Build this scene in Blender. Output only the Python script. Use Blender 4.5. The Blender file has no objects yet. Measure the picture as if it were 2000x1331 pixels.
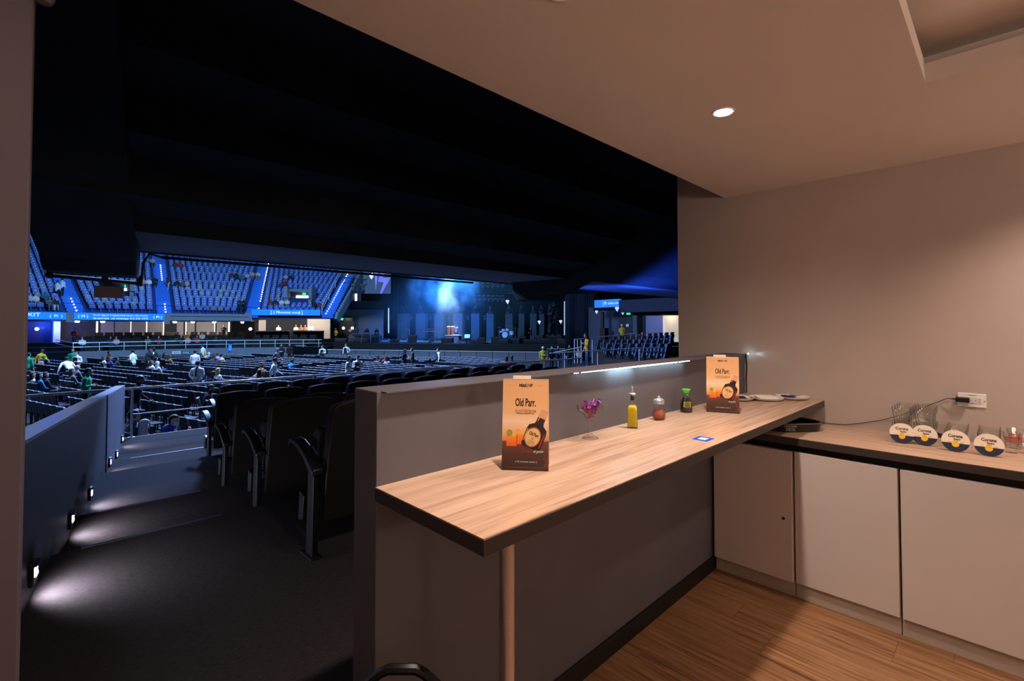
import bpy, bmesh, math, random
from mathutils import Vector, Matrix
S = bpy.context.scene
C = S.collection
PI = math.pi
rnd = random.Random(7)

# ------------------------------------------------------------------ camera, world, exposure
EYE = Vector((0, 0, 1.525)); FPX = 942.0; PITCH = math.radians(1.4); YAW = math.radians(-44.4)
cam_data = bpy.data.cameras.new('camera'); cam = bpy.data.objects.new('camera', cam_data); C.objects.link(cam)
cam_data.sensor_width = 36; cam_data.lens = FPX / 2000 * 36; cam_data.shift_y = -0.02525
cam_data.clip_start = 0.02; cam_data.clip_end = 400
cam.location = EYE; cam.rotation_euler = (PI / 2 + PITCH, 0, YAW)
S.camera = cam
S.view_settings.view_transform = 'Standard'; S.view_settings.look = 'None'
S.view_settings.exposure = 0.35; S.view_settings.gamma = 1.0; S.view_settings.use_curve_mapping = False
S.cycles.max_bounces = 16; S.cycles.transparent_max_bounces = 40; S.cycles.transmission_bounces = 12
S.cycles.sample_clamp_indirect = 4.0
W = bpy.data.worlds.new('world'); S.world = W; W.use_nodes = True
W.node_tree.nodes['Background'].inputs[0].default_value = (0.02, 0.06, 0.2, 1)
W.node_tree.nodes['Background'].inputs[1].default_value = 0.02

# ------------------------------------------------------------------ lights
def kelvin_warm(): return (1.0, 0.67, 0.47)
def light(name, kind, loc, power, color, target=None, size=0.1, spot=None, blend=0.3, size_y=None, spread=None):
    d = bpy.data.lights.new(name, kind); d.energy = power; d.color = color
    o = bpy.data.objects.new(name, d); C.objects.link(o); o.location = loc
    if kind == 'AREA':
        d.size = size
        if size_y: d.shape = 'RECTANGLE'; d.size_y = size_y
        if spread: d.spread = math.radians(spread)
    else: d.shadow_soft_size = size
    if kind == 'SPOT': d.spot_size = math.radians(spot or 90); d.spot_blend = blend
    if target is not None:
        o.rotation_euler = (Vector(target) - Vector(loc)).to_track_quat('-Z', 'Y').to_euler()
    return o
WARM = (1.0, 0.81, 0.69)
# suite down-lights (two in view, two read from shadows, three rear ones added as fill)
CEIL = 2.48
DOWNLIGHTS = [(1.04, 0.86), (2.16, 0.86)]
for x, y in DOWNLIGHTS:
    light('downlight_or_fill_lamp', 'SPOT', (x, y, CEIL - 0.012), 90, WARM, (x, y, 0), 0.035, 150, 1.0)
for x, y, p in [(-0.1, 0.86, 7), (3.06, -0.34, 64), (0.4, -1.7, 40), (1.7, -1.9, 46), (2.9, -1.9, 34)]:
    light('downlight_or_fill_lamp', 'SPOT', (x, y, CEIL - 0.012), p, WARM, (x, y, 0), 0.035, 125, 1.0)
# unseen upward fill lamps, added behind the viewpoint to brighten the ceiling
for x, y, p in [(-1.2, -1.6, 24), (3.2, -2.6, 24), (0.8, -3.2, 21)]:
    light('ceiling_fill_lamp', 'AREA', (x, y, 1.75), p, WARM, (x * .9 + .1, y * .85, 2.5), 0.5)
# arena rig, far above the floor
BW = (0.42, 0.62, 1.0); BB = (0.13, 0.50, 1.0)
light('rig_wash', 'AREA', (8, 30, 17), 5200, BW, (8, 32, -1.6), 9)
light('rig_wash', 'AREA', (-4, 34, 17), 3000, BW, (4, 20, -1.6), 7)
light('rig_tier_wash', 'AREA', (10, 34, 18), 4200, BB, (8, 62, 7), 8)
light('rig_tier_wash', 'AREA', (4, 36, 13), 700, BW, (8, 62, 6), 6)
light('rig_stage_wash', 'AREA', (36, 38, 16), 1500, BB, (40, 46, 0), 6)
light('rig_front_wash', 'AREA', (26, 36, 7.0), 1600, (0.36, 0.52, 1.0), (2, 9, 0), 1.2)
light('rig_front_wash', 'AREA', (10, 30, 13), 11000, (0.26, 0.44, 1.0), (2, 10, 0), 2.0)
light('bay_soffit_spot', 'SPOT', (13.3, 11.7, 1.3), 1000, (0.02, 0.10, 1.0), (20, 8.0, 4.0), 0.3, 80, 0.9)  # unseen blue spots set low in the bay, aimed up at its soffit
light('bay_soffit_spot', 'SPOT', (14.6, 10.4, 0.6), 2200, (0.02, 0.10, 1.0), (19, 4.6, 5.6), 0.3, 84, 0.9)

# ------------------------------------------------------------------ pixel rays (2000 x 1331 frame) for measuring the place
_fh = Vector((-math.sin(YAW), math.cos(YAW), 0)); _R = Vector((math.cos(YAW), math.sin(YAW), 0))
_F = _fh * math.cos(PITCH) + Vector((0, 0, math.sin(PITCH))); _U = -_fh * math.sin(PITCH) + Vector((0, 0, math.cos(PITCH)))
_CY = 665.5 - 0.02525 * 2000
def ray(px, py): return _F + _R * ((px - 1000) / FPX) - _U * ((py - _CY) / FPX)
def AZ(px, py, z): d = ray(px, py); return EYE + d * ((z - EYE.z) / d.z)
def AD(px, py, dep): d = ray(px, py); return EYE + d * (dep / d.dot(_fh))
def AY(px, py, y): d = ray(px, py); return EYE + d * (y / d.y)
def AX(px, py, x): d = ray(px, py); return EYE + d * (x / d.x)
def ACIRC(px, py, c, r):
    d = ray(px, py); a = d.x ** 2 + d.y ** 2; b = -2 * (d.x * c[0] + d.y * c[1]); q = c[0] ** 2 + c[1] ** 2 - r * r
    t = (-b + math.sqrt(max(0, b * b - 4 * a * q))) / (2 * a); return EYE + d * t
def PROJ(p):
    v = Vector(p) - EYE; z = v.dot(_F)
    if z < 0.05: return None
    return (1000 + FPX * v.dot(_R) / z, _CY - FPX * v.dot(_U) / z, z)

# ------------------------------------------------------------------ materials
def lin(c):
    r = []
    for v in c:
        v /= 255.0
        r.append(v / 12.92 if v <= 0.04045 else ((v + 0.055) / 1.055) ** 2.4)
    return tuple(r) + (1.0,)
MATS = {}
def mat(name, rgb, rough=0.5, metal=0.0, spec=0.5, vary=0.12, vscale=30.0, bump=0.0, bscale=200.0, emit=0.0, trans=0.0, ior=1.45, stretch=(1, 1, 1), coat=0.0, sheen=0.0, rand=0.0):
    if name in MATS: return MATS[name]
    m = bpy.data.materials.new(name); m.use_nodes = True; nt = m.node_tree; n = nt.nodes; L = nt.links
    b = n['Principled BSDF']; col = lin(rgb)
    b.inputs['Base Color'].default_value = col; b.inputs['Roughness'].default_value = rough; b.inputs['Metallic'].default_value = metal
    b.inputs['Specular IOR Level'].default_value = spec; b.inputs['IOR'].default_value = ior
    b.inputs['Transmission Weight'].default_value = trans; b.inputs['Coat Weight'].default_value = coat; b.inputs['Sheen Weight'].default_value = sheen
    if emit:
        b.inputs['Emission Color'].default_value = col; b.inputs['Emission Strength'].default_value = emit
    if (vary or bump) and not trans:
        tc = n.new('ShaderNodeTexCoord'); mp = n.new('ShaderNodeMapping'); mp.inputs['Scale'].default_value = stretch
        L.new(tc.outputs['Object'], mp.inputs['Vector'])
        if vary and not emit:
            nz = n.new('ShaderNodeTexNoise'); nz.inputs['Scale'].default_value = vscale; nz.inputs['Detail'].default_value = 4
            L.new(mp.outputs[0], nz.inputs['Vector'])
            rp = n.new('ShaderNodeValToRGB'); e = rp.color_ramp.elements
            e[0].position = 0.3; e[1].position = 0.7
            e[0].color = tuple(v * (1 - vary) for v in col[:3]) + (1,); e[1].color = tuple(min(1, v * (1 + vary)) for v in col[:3]) + (1,)
            L.new(nz.outputs[0], rp.inputs[0]); out = rp.outputs[0]
            if rand:
                oi = n.new('ShaderNodeObjectInfo'); hs = n.new('ShaderNodeHueSaturation'); mr = n.new('ShaderNodeMapRange')
                mr.inputs[3].default_value = 1 - rand; mr.inputs[4].default_value = 1 + rand
                L.new(oi.outputs['Random'], mr.inputs[0]); L.new(mr.outputs[0], hs.inputs['Value']); L.new(out, hs.inputs['Color']); out = hs.outputs[0]
            L.new(out, b.inputs['Base Color'])
        if bump:
            nb = n.new('ShaderNodeTexNoise'); nb.inputs['Scale'].default_value = bscale; nb.inputs['Detail'].default_value = 3
            L.new(mp.outputs[0], nb.inputs['Vector']); bp = n.new('ShaderNodeBump'); bp.inputs['Strength'].default_value = bump; bp.inputs['Distance'].default_value = 0.004
            L.new(nb.outputs[0], bp.inputs['Height']); L.new(bp.outputs[0], b.inputs['Normal'])
    MATS[name] = m; return m
def wood(name, cols, along, rough=0.35, rand=0.0, scale=1.0):
    """grain stretched along axis 0/1; cols = dark, mid, light"""
    if name in MATS: return MATS[name]
    m = bpy.data.materials.new(name); m.use_nodes = True; nt = m.node_tree; n = nt.nodes; L = nt.links; b = n['Principled BSDF']
    tc = n.new('ShaderNodeTexCoord'); mp = n.new('ShaderNodeMapping')
    sc = [26 * scale, 26 * scale, 26 * scale]; sc[along] = 1.1 * scale; mp.inputs['Scale'].default_value = sc
    L.new(tc.outputs['Object'], mp.inputs['Vector'])
    oi = n.new('ShaderNodeObjectInfo'); ad = n.new('ShaderNodeVectorMath'); ad.operation = 'ADD'; ml = n.new('ShaderNodeMath'); ml.operation = 'MULTIPLY'; ml.inputs[1].default_value = 50 if rand else 0
    L.new(oi.outputs['Random'], ml.inputs[0]); L.new(mp.outputs[0], ad.inputs[0]); L.new(ml.outputs[0], ad.inputs[1])
    n1 = n.new('ShaderNodeTexNoise'); n1.inputs['Scale'].default_value = 1.0; n1.inputs['Detail'].default_value = 6; n1.inputs['Roughness'].default_value = 0.62; n1.inputs['Distortion'].default_value = 0.6
    L.new(ad.outputs[0], n1.inputs['Vector'])
    rp = n.new('ShaderNodeValToRGB'); e = rp.color_ramp.elements
    e[0].position = 0.32; e[0].color = lin(cols[0]); e[1].position = 0.66; e[1].color = lin(cols[2]); x = e.new(0.48); x.color = lin(cols[1])
    L.new(n1.outputs[0], rp.inputs[0]); out = rp.outputs[0]
    if rand:
        hs = n.new('ShaderNodeHueSaturation'); mr = n.new('ShaderNodeMapRange'); mr.inputs[3].default_value = 1 - rand; mr.inputs[4].default_value = 1 + rand
        L.new(oi.outputs['Random'], mr.inputs[0]); L.new(mr.outputs[0], hs.inputs['Value']); L.new(out, hs.inputs['Color']); out = hs.outputs[0]
    L.new(out, b.inputs['Base Color']); b.inputs['Roughness'].default_value = rough
    bp = n.new('ShaderNodeBump'); bp.inputs['Strength'].default_value = 0.12; bp.inputs['Distance'].default_value = 0.001
    L.new(n1.outputs[0], bp.inputs['Height']); L.new(bp.outputs[0], b.inputs['Normal'])
    MATS[name] = m; return m
def glass(name, rgb, edge=0.9):
    """thin clear glass: see-through face-on, reflecting and slightly darker at grazing angles"""
    m = bpy.data.materials.new(name); m.use_nodes = True; nt = m.node_tree; n = nt.nodes; L = nt.links; n.remove(n['Principled BSDF'])
    lw = n.new('ShaderNodeLayerWeight'); lw.inputs[0].default_value = 0.5
    rp = n.new('ShaderNodeValToRGB'); e = rp.color_ramp.elements; e[0].position = 0.5; e[0].color = (0.985, 0.99, 0.988, 1); e[1].position = 0.97; e[1].color = (0.60, 0.63, 0.62, 1); L.new(lw.outputs['Facing'], rp.inputs[0])
    tr = n.new('ShaderNodeBsdfTransparent'); L.new(rp.outputs[0], tr.inputs[0]); gl = n.new('ShaderNodeBsdfGlossy'); gl.inputs['Roughness'].default_value = 0.05
    mx = n.new('ShaderNodeMixShader'); fr = n.new('ShaderNodeValToRGB'); e = fr.color_ramp.elements; e[0].position = 0.0; e[0].color = (.04, .04, .04, 1); e[1].position = 1.0; e[1].color = (.75, .75, .75, 1); x = e.new(.6); x.color = (.10, .10, .10, 1); L.new(lw.outputs['Facing'], fr.inputs[0]); L.new(fr.outputs[0], mx.inputs[0]); L.new(tr.outputs[0], mx.inputs[1]); L.new(gl.outputs[0], mx.inputs[2])
    L.new(mx.outputs[0], n['Material Output'].inputs[0]); MATS[name] = m; return m

# ------------------------------------------------------------------ mesh builder
class MB:
    def __init__(s): s.v = []; s.f = []; s.m = []
    def add(s, vs, fs, mi=0):
        o = len(s.v); s.v += [tuple(v) for v in vs]; s.f += [tuple(i + o for i in f) for f in fs]; s.m += [mi] * len(fs); return s
    def hexa(s, p, mi=0):   # 8 corners: bottom ring 0-3, top ring 4-7
        return s.add(p, [(3, 2, 1, 0), (4, 5, 6, 7), (0, 1, 5, 4), (1, 2, 6, 5), (2, 3, 7, 6), (3, 0, 4, 7)], mi)
    def box(s, x0, x1, y0, y1, z0, z1, mi=0, M=None):
        p = [Vector(q) for q in ((x0, y0, z0), (x1, y0, z0), (x1, y1, z0), (x0, y1, z0), (x0, y0, z1), (x1, y0, z1), (x1, y1, z1), (x0, y1, z1))]
        if M is not None: p = [M @ q for q in p]
        return s.hexa(p, mi)
    def cbox(s, c, size, rz=0, rx=0, ry=0, mi=0):
        M = Matrix.Translation(c) @ Matrix.Rotation(rz, 4, 'Z') @ Matrix.Rotation(rx, 4, 'X') @ Matrix.Rotation(ry, 4, 'Y')
        a, b, d = (q / 2 for q in size); return s.box(-a, a, -b, b, -d, d, mi, M)
    def tube(s, pts, r, n=8, mi=0, cap=True, flat=None):
        pts = [Vector(p) for p in pts]; k = len(pts); rs = r if isinstance(r, (list, tuple)) else [r] * k
        vs = []; fs = []; up = None
        for i, p in enumerate(pts):
            t = (pts[min(i + 1, k - 1)] - pts[max(i - 1, 0)]).normalized()
            if up is None: up = Vector((0, 0, 1)) if abs(t.z) < 0.9 else Vector((1, 0, 0))
            a = t.cross(up).normalized(); b = a.cross(t).normalized(); up = b
            ra, rb = (rs[i] if isinstance(rs[i], (tuple, list)) else (rs[i], rs[i]))
            for j in range(n):
                w = 2 * PI * j / n; vs.append(p + a * (ra * math.cos(w)) + b * (rb * math.sin(w)))
        for i in range(k - 1):
            for j in range(n):
                q = (j + 1) % n; fs.append((i * n + j, (i + 1) * n + j, (i + 1) * n + q, i * n + q))
        if cap: fs.append(tuple(range(n))); fs.append(tuple(range(k * n - 1, (k - 1) * n - 1, -1)))
        return s.add(vs, fs, mi)
    def lathe(s, prof, n=20, c=(0, 0, 0), mi=0, cap=True):
        vs = []; fs = []; k = len(prof)
        for r, z in prof:
            for j in range(n):
                w = 2 * PI * j / n; vs.append((c[0] + r * math.cos(w), c[1] + r * math.sin(w), c[2] + z))
        for i in range(k - 1):
            for j in range(n):
                q = (j + 1) % n; fs.append((i * n + j, i * n + q, (i + 1) * n + q, (i + 1) * n + j))
        if cap: fs.append(tuple(range(n - 1, -1, -1))); fs.append(tuple(range((k - 1) * n, k * n)))
        return s.add(vs, fs, mi)
    def prism(s, poly, h0, h1, M=None, mi=0):   # poly in local xy, extruded along local z
        k = len(poly); vs = [Vector((x, y, h0)) for x, y in poly] + [Vector((x, y, h1)) for x, y in poly]
        if M is not None: vs = [M @ v for v in vs]
        fs = [tuple(range(k - 1, -1, -1)), tuple(range(k, 2 * k))] + [(i, (i + 1) % k, k + (i + 1) % k, k + i) for i in range(k)]
        return s.add(vs, fs, mi)
    def sphere(s, c, r, nu=10, nv=7, mi=0):
        r = r if isinstance(r, (tuple, list)) else (r, r, r); vs = [(c[0], c[1], c[2] - r[2])]; fs = []
        for i in range(1, nv):
            a = -PI / 2 + PI * i / nv
            for j in range(nu):
                w = 2 * PI * j / nu; vs.append((c[0] + r[0] * math.cos(a) * math.cos(w), c[1] + r[1] * math.cos(a) * math.sin(w), c[2] + r[2] * math.sin(a)))
        vs.append((c[0], c[1], c[2] + r[2])); T = len(vs) - 1
        for j in range(nu):
            q = (j + 1) % nu; fs.append((0, 1 + q, 1 + j)); fs.append((T, T - nu + j, T - nu + q))
            for i in range(nv - 2): a = 1 + i * nu; fs.append((a + j, a + q, a + nu + q, a + nu + j))
        return s.add(vs, fs, mi)
    def mesh(s, name, mats, smooth=False):
        me = bpy.data.meshes.new(name); me.from_pydata(s.v, [], s.f)
        for m in (mats if isinstance(mats, (list, tuple)) else [mats]): me.materials.append(m)
        me.polygons.foreach_set('material_index', s.m)
        if smooth:
            me.polygons.foreach_set('use_smooth', [True] * len(s.f)); me.set_sharp_from_angle(angle=0.7)
        me.update(); return me
    def build(s, name, mats, parent=None, smooth=False, bevel=0.0, loc=None, kind=None, rz=0):
        o = bpy.data.objects.new(name, s.mesh(name, mats, smooth)); C.objects.link(o)
        if parent: o.parent = parent
        if loc is not None: o.location = loc
        if rz: o.rotation_euler = (0, 0, rz)
        if bevel:
            b = o.modifiers.new('bevel', 'BEVEL'); b.width = bevel; b.segments = 2; b.limit_method = 'ANGLE'; b.angle_limit = 0.6
        if kind: o['kind'] = kind
        return o
def B(*a, **k): return MB().box(*a, **k)
def tag(o, label, cat, group=None, kind=None):
    o['label'] = label; o['category'] = cat
    if group: o['group'] = group
    if kind: o['kind'] = kind
    return o
def thing(name, label, cat, loc=(0, 0, 0), rz=0, group=None):
    o = bpy.data.objects.new(name, None); C.objects.link(o); o.empty_display_size = 0.1
    o.location = loc; o.rotation_euler = (0, 0, rz); return tag(o, label, cat, group)
def dup(root, loc, rz=None, label=None):
    r = root.copy(); C.objects.link(r); r.location = loc
    if rz is not None: r.rotation_euler = (0, 0, rz)
    if label: r['label'] = label
    for ch in list(root.children):
        c = ch.copy(); C.objects.link(c); c.parent = r
        for g in list(ch.children):
            d = g.copy(); C.objects.link(d); d.parent = c
    return r
def struct(o, label=None):
    o['kind'] = 'structure'
    if label: o['label'] = label
    return o
def text(name, body, m, size, M, parent=None, sx=1.0, ext=0.0004, align='CENTER', shear=0.0, bend=None, bold=0.0):
    cu = bpy.data.curves.new(name, 'FONT'); cu.body = body; cu.size = size; cu.align_x = align; cu.align_y = 'CENTER'; cu.extrude = ext; cu.shear = shear; cu.resolution_u = 3
    t = bpy.data.objects.new(name, cu); C.objects.link(t)
    dg = bpy.context.evaluated_depsgraph_get(); me = bpy.data.meshes.new_from_object(t.evaluated_get(dg)); bpy.data.objects.remove(t)
    if bold:
        bm = bmesh.new(); bm.from_mesh(me); g0 = bm.verts[:] + bm.edges[:] + bm.faces[:]
        for dx, dy in ((bold, 0), (-bold, 0), (0, bold), (0, -bold)):
            r = bmesh.ops.duplicate(bm, geom=g0); bmesh.ops.translate(bm, verts=[x for x in r['geom'] if isinstance(x, bmesh.types.BMVert)], vec=(dx / sx, dy, 0))
        bm.to_mesh(me); bm.free()
    for v in me.vertices:
        p = Vector((v.co.x * sx, v.co.y, v.co.z)); p = bend(p) if bend else p
        v.co = M @ p
    me.materials.clear(); me.materials.append(m); me.name = name
    o = bpy.data.objects.new(name, me); C.objects.link(o)
    if parent: o.parent = parent
    return o
def frame_M(o, xdir, ydir):   # local x along xdir, local y along ydir, z = x cross y
    x = Vector(xdir).normalized(); y = Vector(ydir).normalized(); z = x.cross(y)
    return Matrix(((x.x, y.x, z.x, o[0]), (x.y, y.y, z.y, o[1]), (x.z, y.z, z.z, o[2]), (0, 0, 0, 1)))
# ================================================================== THE SUITE (room shell)
m_wall = mat('painted_wall', (176, 159, 149), 0.75, vary=0.03, vscale=3, bump=0.15, bscale=350)
m_ceil = mat('ceiling_paint', (205, 190, 178), 0.8, vary=0.02, vscale=2, bump=0.08, bscale=300)
m_half = mat('half_wall_paint', (90, 86, 91), 0.48, vary=0.05, vscale=4, bump=0.12, bscale=300)
m_jamb = mat('jamb_paint', (80, 71, 78), 0.7, vary=0.03, vscale=4)
m_black = mat('black_trim', (16, 14, 14), 0.45, vary=0.1)
m_edge = mat('dark_edge_band', (58, 50, 47), 0.5, vary=0.06)
m_oak = wood('light_oak', ((156, 122, 100), (186, 152, 128), (200, 168, 144)), 0, 0.24, scale=1.7)
m_oak_y = wood('light_oak_side', ((156, 122, 100), (186, 152, 128), (200, 168, 144)), 1, 0.34, scale=1.7)
m_plank = wood('vinyl_plank', ((92, 62, 40), (134, 94, 62), (160, 118, 82)), 1, 0.4, rand=0.10, scale=2.2)
m_cab = mat('cabinet_laminate', (205, 192, 186), 0.5, vary=0.02, vscale=3, bump=0.05, bscale=400)
m_kick = mat('plinth_laminate', (176, 160, 146), 0.55, vary=0.04)
m_steel = mat('brushed_steel', (208, 202, 198), 0.28, 0.85, vary=0.06, stretch=(1, 1, 0.05))
m_chrome = mat('chrome', (225, 225, 230), 0.2, 0.75, vary=0)
m_lamp = mat('lamp_glow', (255, 232, 214), 0.5, emit=28, vary=0)
m_white = mat('white_plastic', (225, 218, 210), 0.4, vary=0.02)

XW, YB0, YB1 = 3.62, 1.31, 1.45      # kitchen wall, half wall front and back
struct(B(XW, XW + 0.14, -3.6, 1.45 + 0.36, -0.02, 3.3).build('wall_right', m_wall))
jx = AY(52, 640, 1.30).x
struct(B(-1.6, jx, 1.30, 1.44, -0.02, 3.3).build('wall_left', m_jamb, bevel=0.004))
struct(B(-1.74, -1.6, -3.6, 1.44, -0.02, 3.3).build('wall_side', m_wall))
struct(B(-1.74, XW + 0.14, -3.74, -3.6, -0.02, 3.3).build('wall_back', m_wall))
# ceiling with a recessed tray
rx1, ry1 = 2.46, 0.20
cb = MB(); rx0, ry0 = -0.9, -2.6
for a in ((-1.6, XW, ry1, 1.44), (-1.6, XW, -3.6, ry0), (rx1, XW, ry0, ry1), (-1.6, rx0, ry0, ry1)):
    cb.box(a[0], a[1], a[2], a[3], CEIL, CEIL + 0.075)
cb.box(-1.6, XW, -3.6, 1.44, CEIL + 0.15, CEIL + 0.5)
cb.box(-1.6, XW, 1.36, 1.44, CEIL + 0.075, CEIL + 0.15)
ceil = struct(cb.build('ceiling', m_ceil))
for n_, a in enumerate(((rx0 - .12, rx1 + .12, ry1 + .12, ry1 + .16), (rx0 - .12, rx1 + .12, ry0 - .16, ry0 - .12), (rx1 + .12, rx1 + .16, ry0 - .12, ry1 + .12), (rx0 - .16, rx0 - .12, ry0 - .12, ry1 + .12))):
    struct(B(a[0], a[1], a[2], a[3], CEIL + 0.075, CEIL + 0.15).build('trim_%d' % (n_ + 2), m_ceil, ceil))
# floor slab and its vinyl planks
fl = struct(B(-1.6, XW, -3.6, 1.45, -0.05, -0.006).build('floor', mat('floor_screed', (50, 36, 28), 0.8)))
pl_me = {}
for i in range(24):
    x0 = -1.0 + i * 0.19; y = -2.2 - rnd.random() * 1.1
    while y < 1.3:
        y1 = min(y + 1.22, 1.42); y0c = max(y, -3.5)
        if y1 - y0c > 0.05:
            key = round(y1 - y0c, 2)
            if key not in pl_me: pl_me[key] = B(0.0007, 0.1893, 0.0007, key - 0.0007, -0.006, 0).mesh('plank', m_plank)
            o = bpy.data.objects.new('plank', pl_me[key]); C.objects.link(o); o.parent = fl; o.location = (x0, y0c, 0)
        y += 1.22
struct(B(0.72, 3.05, YB0 - 0.014, YB0, 0, 0.085).build('baseboard_bar', m_black, bevel=0.003))
# half wall between suite and seats, with its projecting front ledge
hw = struct(B(0.72, XW, YB0, YB1, -0.02, 1.33).build('wall_bar', m_half, bevel=0.003))
struct(B(0.735, XW, YB0 - 0.03, YB0 + 0.002, 1.3265, 1.3308).build('trim_1', m_half))

# down-light fittings
for i, (x, y) in enumerate(DOWNLIGHTS):
    t = thing('recessed_downlight', ['bright recessed ceiling downlight at the top edge of the photo', 'bright round recessed ceiling downlight above the far menu card'][i], 'downlight', (x, y, CEIL), group=None)
    MB().lathe([(0.036, -0.0005), (0.046, -0.004), (0.050, -0.003), (0.050, 0.0)], 28, cap=False).build('trim_ring', m_white, t, True)
    MB().lathe([(0.0005, -0.004), (0.036, -0.0035)], 28, cap=False).build('lens', m_lamp, t)
# small bracket at the head of the left jamb
t = thing('door_stop_knob', 'small rounded bracket at the top corner of the left wall end', 'bracket', AY(86, -4, 1.29))
MB().lathe([(0.001, -0.012), (0.012, -0.010), (0.016, 0), (0.016, 0.05), (0.001, 0.06)], 14).build('knob', m_jamb, t, True)

# ------------------------------------------------------------------ bar counter
bc = thing('bar_counter', 'long oak-topped bar counter fixed along the grey half wall', 'counter', (0, 0, 0))
BZ = 1.05
B(0.715, XW - 0.001, 0.82, YB0 - 0.001, BZ - 0.040, BZ - 0.002).build('counter_edge', m_edge, bc, bevel=0.0015)
B(0.7165, XW - 0.001, 0.8215, YB0 - 0.001, BZ - 0.002, BZ).build('counter_top', m_oak, bc)
p = AY(990, 1065, 0.93)
post = MB().tube([(p.x, p.y, 0.006), (p.x, p.y, BZ - 0.04)], 0.021, 20).build('support_post', m_steel, bc, True)
MB().lathe([(0.05, 0.0), (0.05, 0.006), (0.024, 0.012)], 20, (p.x, p.y, 0)).build('foot_plate', m_steel, post, True)

# ------------------------------------------------------------------ kitchen run: worktop, three cabinets
KZ = 0.90
kw = thing('kitchen_worktop', 'oak worktop with dark front edge holding glasses and coasters', 'worktop')
B(3.03, XW - 0.001, -3.4, YB0 - 0.001, KZ - 0.042, KZ - 0.002).build('worktop_edge', m_edge, kw, bevel=0.0015)
B(3.0315, XW - 0.001, -3.4, YB0 - 0.001, KZ - 0.002, KZ).build('worktop_surface', m_oak_y, kw)
B(3.085, 3.11, -3.4, YB0 - 0.02, KZ - 0.085, KZ - 0.042).build('finger_rail', m_black, kw)
cabs = [(1.296, 0.850, 3.035, 'white base cabinet in the corner under the bar, its door with a black lock'), (0.846, 0.382, 3.05, 'white base cabinet with a plain door, next to the locked corner one'),
        (0.378, -0.092, 3.05, 'white base cabinet at the right edge of the photo, below the shot glasses')]
for i, (ya, yb, xf, lab) in enumerate(cabs):
    t = thing('base_cabinet', lab, 'cabinet', (0, 0, 0), group='white base cabinets under the worktop')
    B(3.072, XW - 0.002, yb + 0.001, ya - 0.001, 0.09, KZ - 0.088).build('body', m_kick, t)
    B(3.072, 3.09, yb, ya, 0.0, 0.09).build('plinth', m_kick, t)
    d = B(xf, 3.07, yb + 0.003, ya - 0.003, 0.088, 0.818).build('door', m_cab, t, bevel=0.003)
    if i == 0:
        q = AX(1530, 1013, xf)
        MB().lathe([(0.008, 0), (0.008, 0.004), (0.005, 0.005), (0.001, 0.003)], 16).build('lock', m_black, d, True, loc=(xf + 0.001, q.y, q.z)).rotation_euler = (0, -PI / 2, 0)

# ------------------------------------------------------------------ LED strip along the ledge
ls = thing('led_strip', 'thin lit white light strip along the front edge of the half wall', 'light strip')
B(1.60, 2.72, YB0 - 0.0325, YB0 - 0.03, 1.322, 1.3305).build('backing_tape', m_edge, ls)
m_led = mat('led_glow', (215, 238, 255), 0.4, emit=9, vary=0)
lb = MB(); lb2 = MB(); x = 1.62
while x < 2.71:
    f = 1 - abs((x - 2.18) / 0.55)
    if rnd.random() < 0.55 + f:
        r = 0.0018 + 0.0022 * max(0, f); lb.cbox((x, YB0 - 0.034, 1.3265), (r * 2.2, 0.003, r * 1.5))
    x += 0.0125
lb.build('led_chip', m_led, ls, kind='stuff')
for x, ln, pw in [(2.02, 0.22, 0.34), (2.42, 0.5, 0.26), (1.78, 0.25, 0.05)]:
    light('led_glow_lamp', 'AREA', (x, YB0 - 0.027, 1.322), pw, (0.50, 0.84, 1.0), (x, YB0 + 0.002, 1.27), ln, size_y=0.004)
t = thing('led_strip_end', 'bright bluish loose strip end where the half wall meets the side wall', 'light', (XW - 0.045, YB0 - 0.035, 1.332))
MB().cbox((0, 0, 0), (0.012, 0.006, 0.008)).build('tape_end', m_white, t)
MB().sphere((0.008, -0.003, 0), 0.0045, 8, 6).build('led_chip', mat('led_glow_end', (190, 235, 255), 0.4, emit=50, vary=0), t)
light('led_end_lamp', 'SPOT', (XW - 0.016, YB0 - 0.045, 1.333), 0.42, (0.5, 0.8, 1.0), (XW + 0.012, YB0 - 0.40, 1.318), 0.003, 40, 0.4)
t = tag(MB().tube([(XW - 0.012, YB0 - 0.012, 1.325), (XW - 0.016, YB0 - 0.02, 1.25), (XW - 0.010, YB0 - 0.012, 1.15), (XW - 0.012, YB0 - 0.014, 1.08), (XW - 0.03, YB0 - 0.02, 1.056)], 0.005, 8).build('led_cable', m_black, smooth=True), 'thin dark cable running down the corner from the light strip end', 'cable')

# ------------------------------------------------------------------ wall socket, adapter, cord
sc_ = AX(1898, 782, XW)
t = thing('wall_socket', 'white horizontal double wall socket above the glasses', 'socket', (XW, sc_.y, sc_.z))
B(-0.007, 0, -0.057, 0.057, -0.037, 0.037).build('faceplate', m_white, t, bevel=0.003)
B(-0.009, -0.006, -0.038, 0.040, -0.017, 0.017).build('receptacle', mat('socket_insert', (205, 198, 190), 0.45, vary=0), t, bevel=0.001)
for y0 in (-0.024, 0.018):
    g = MB(); g.cbox((-0.0091, y0 - 0.006, 0.006), (0.001, 0.009, 0.002)); g.cbox((-0.0091, y0 - 0.006, -0.006), (0.001, 0.008, 0.002))
    g.tube([(-0.0086, y0 + 0.008, 0), (-0.0096, y0 + 0.008, 0)], 0.0024, 8); g.build('slots', m_black, t)
MB().tube([(-0.006, -0.050, 0), (-0.0085, -0.050, 0)], 0.003, 10).build('screw', m_steel, t)
text('lettering', 'CORRIENTE', m_black, 0.006, frame_M((-0.0075, 0.0, 0.026), (0, -1, 0), (0, 0, 1)), t)
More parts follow.
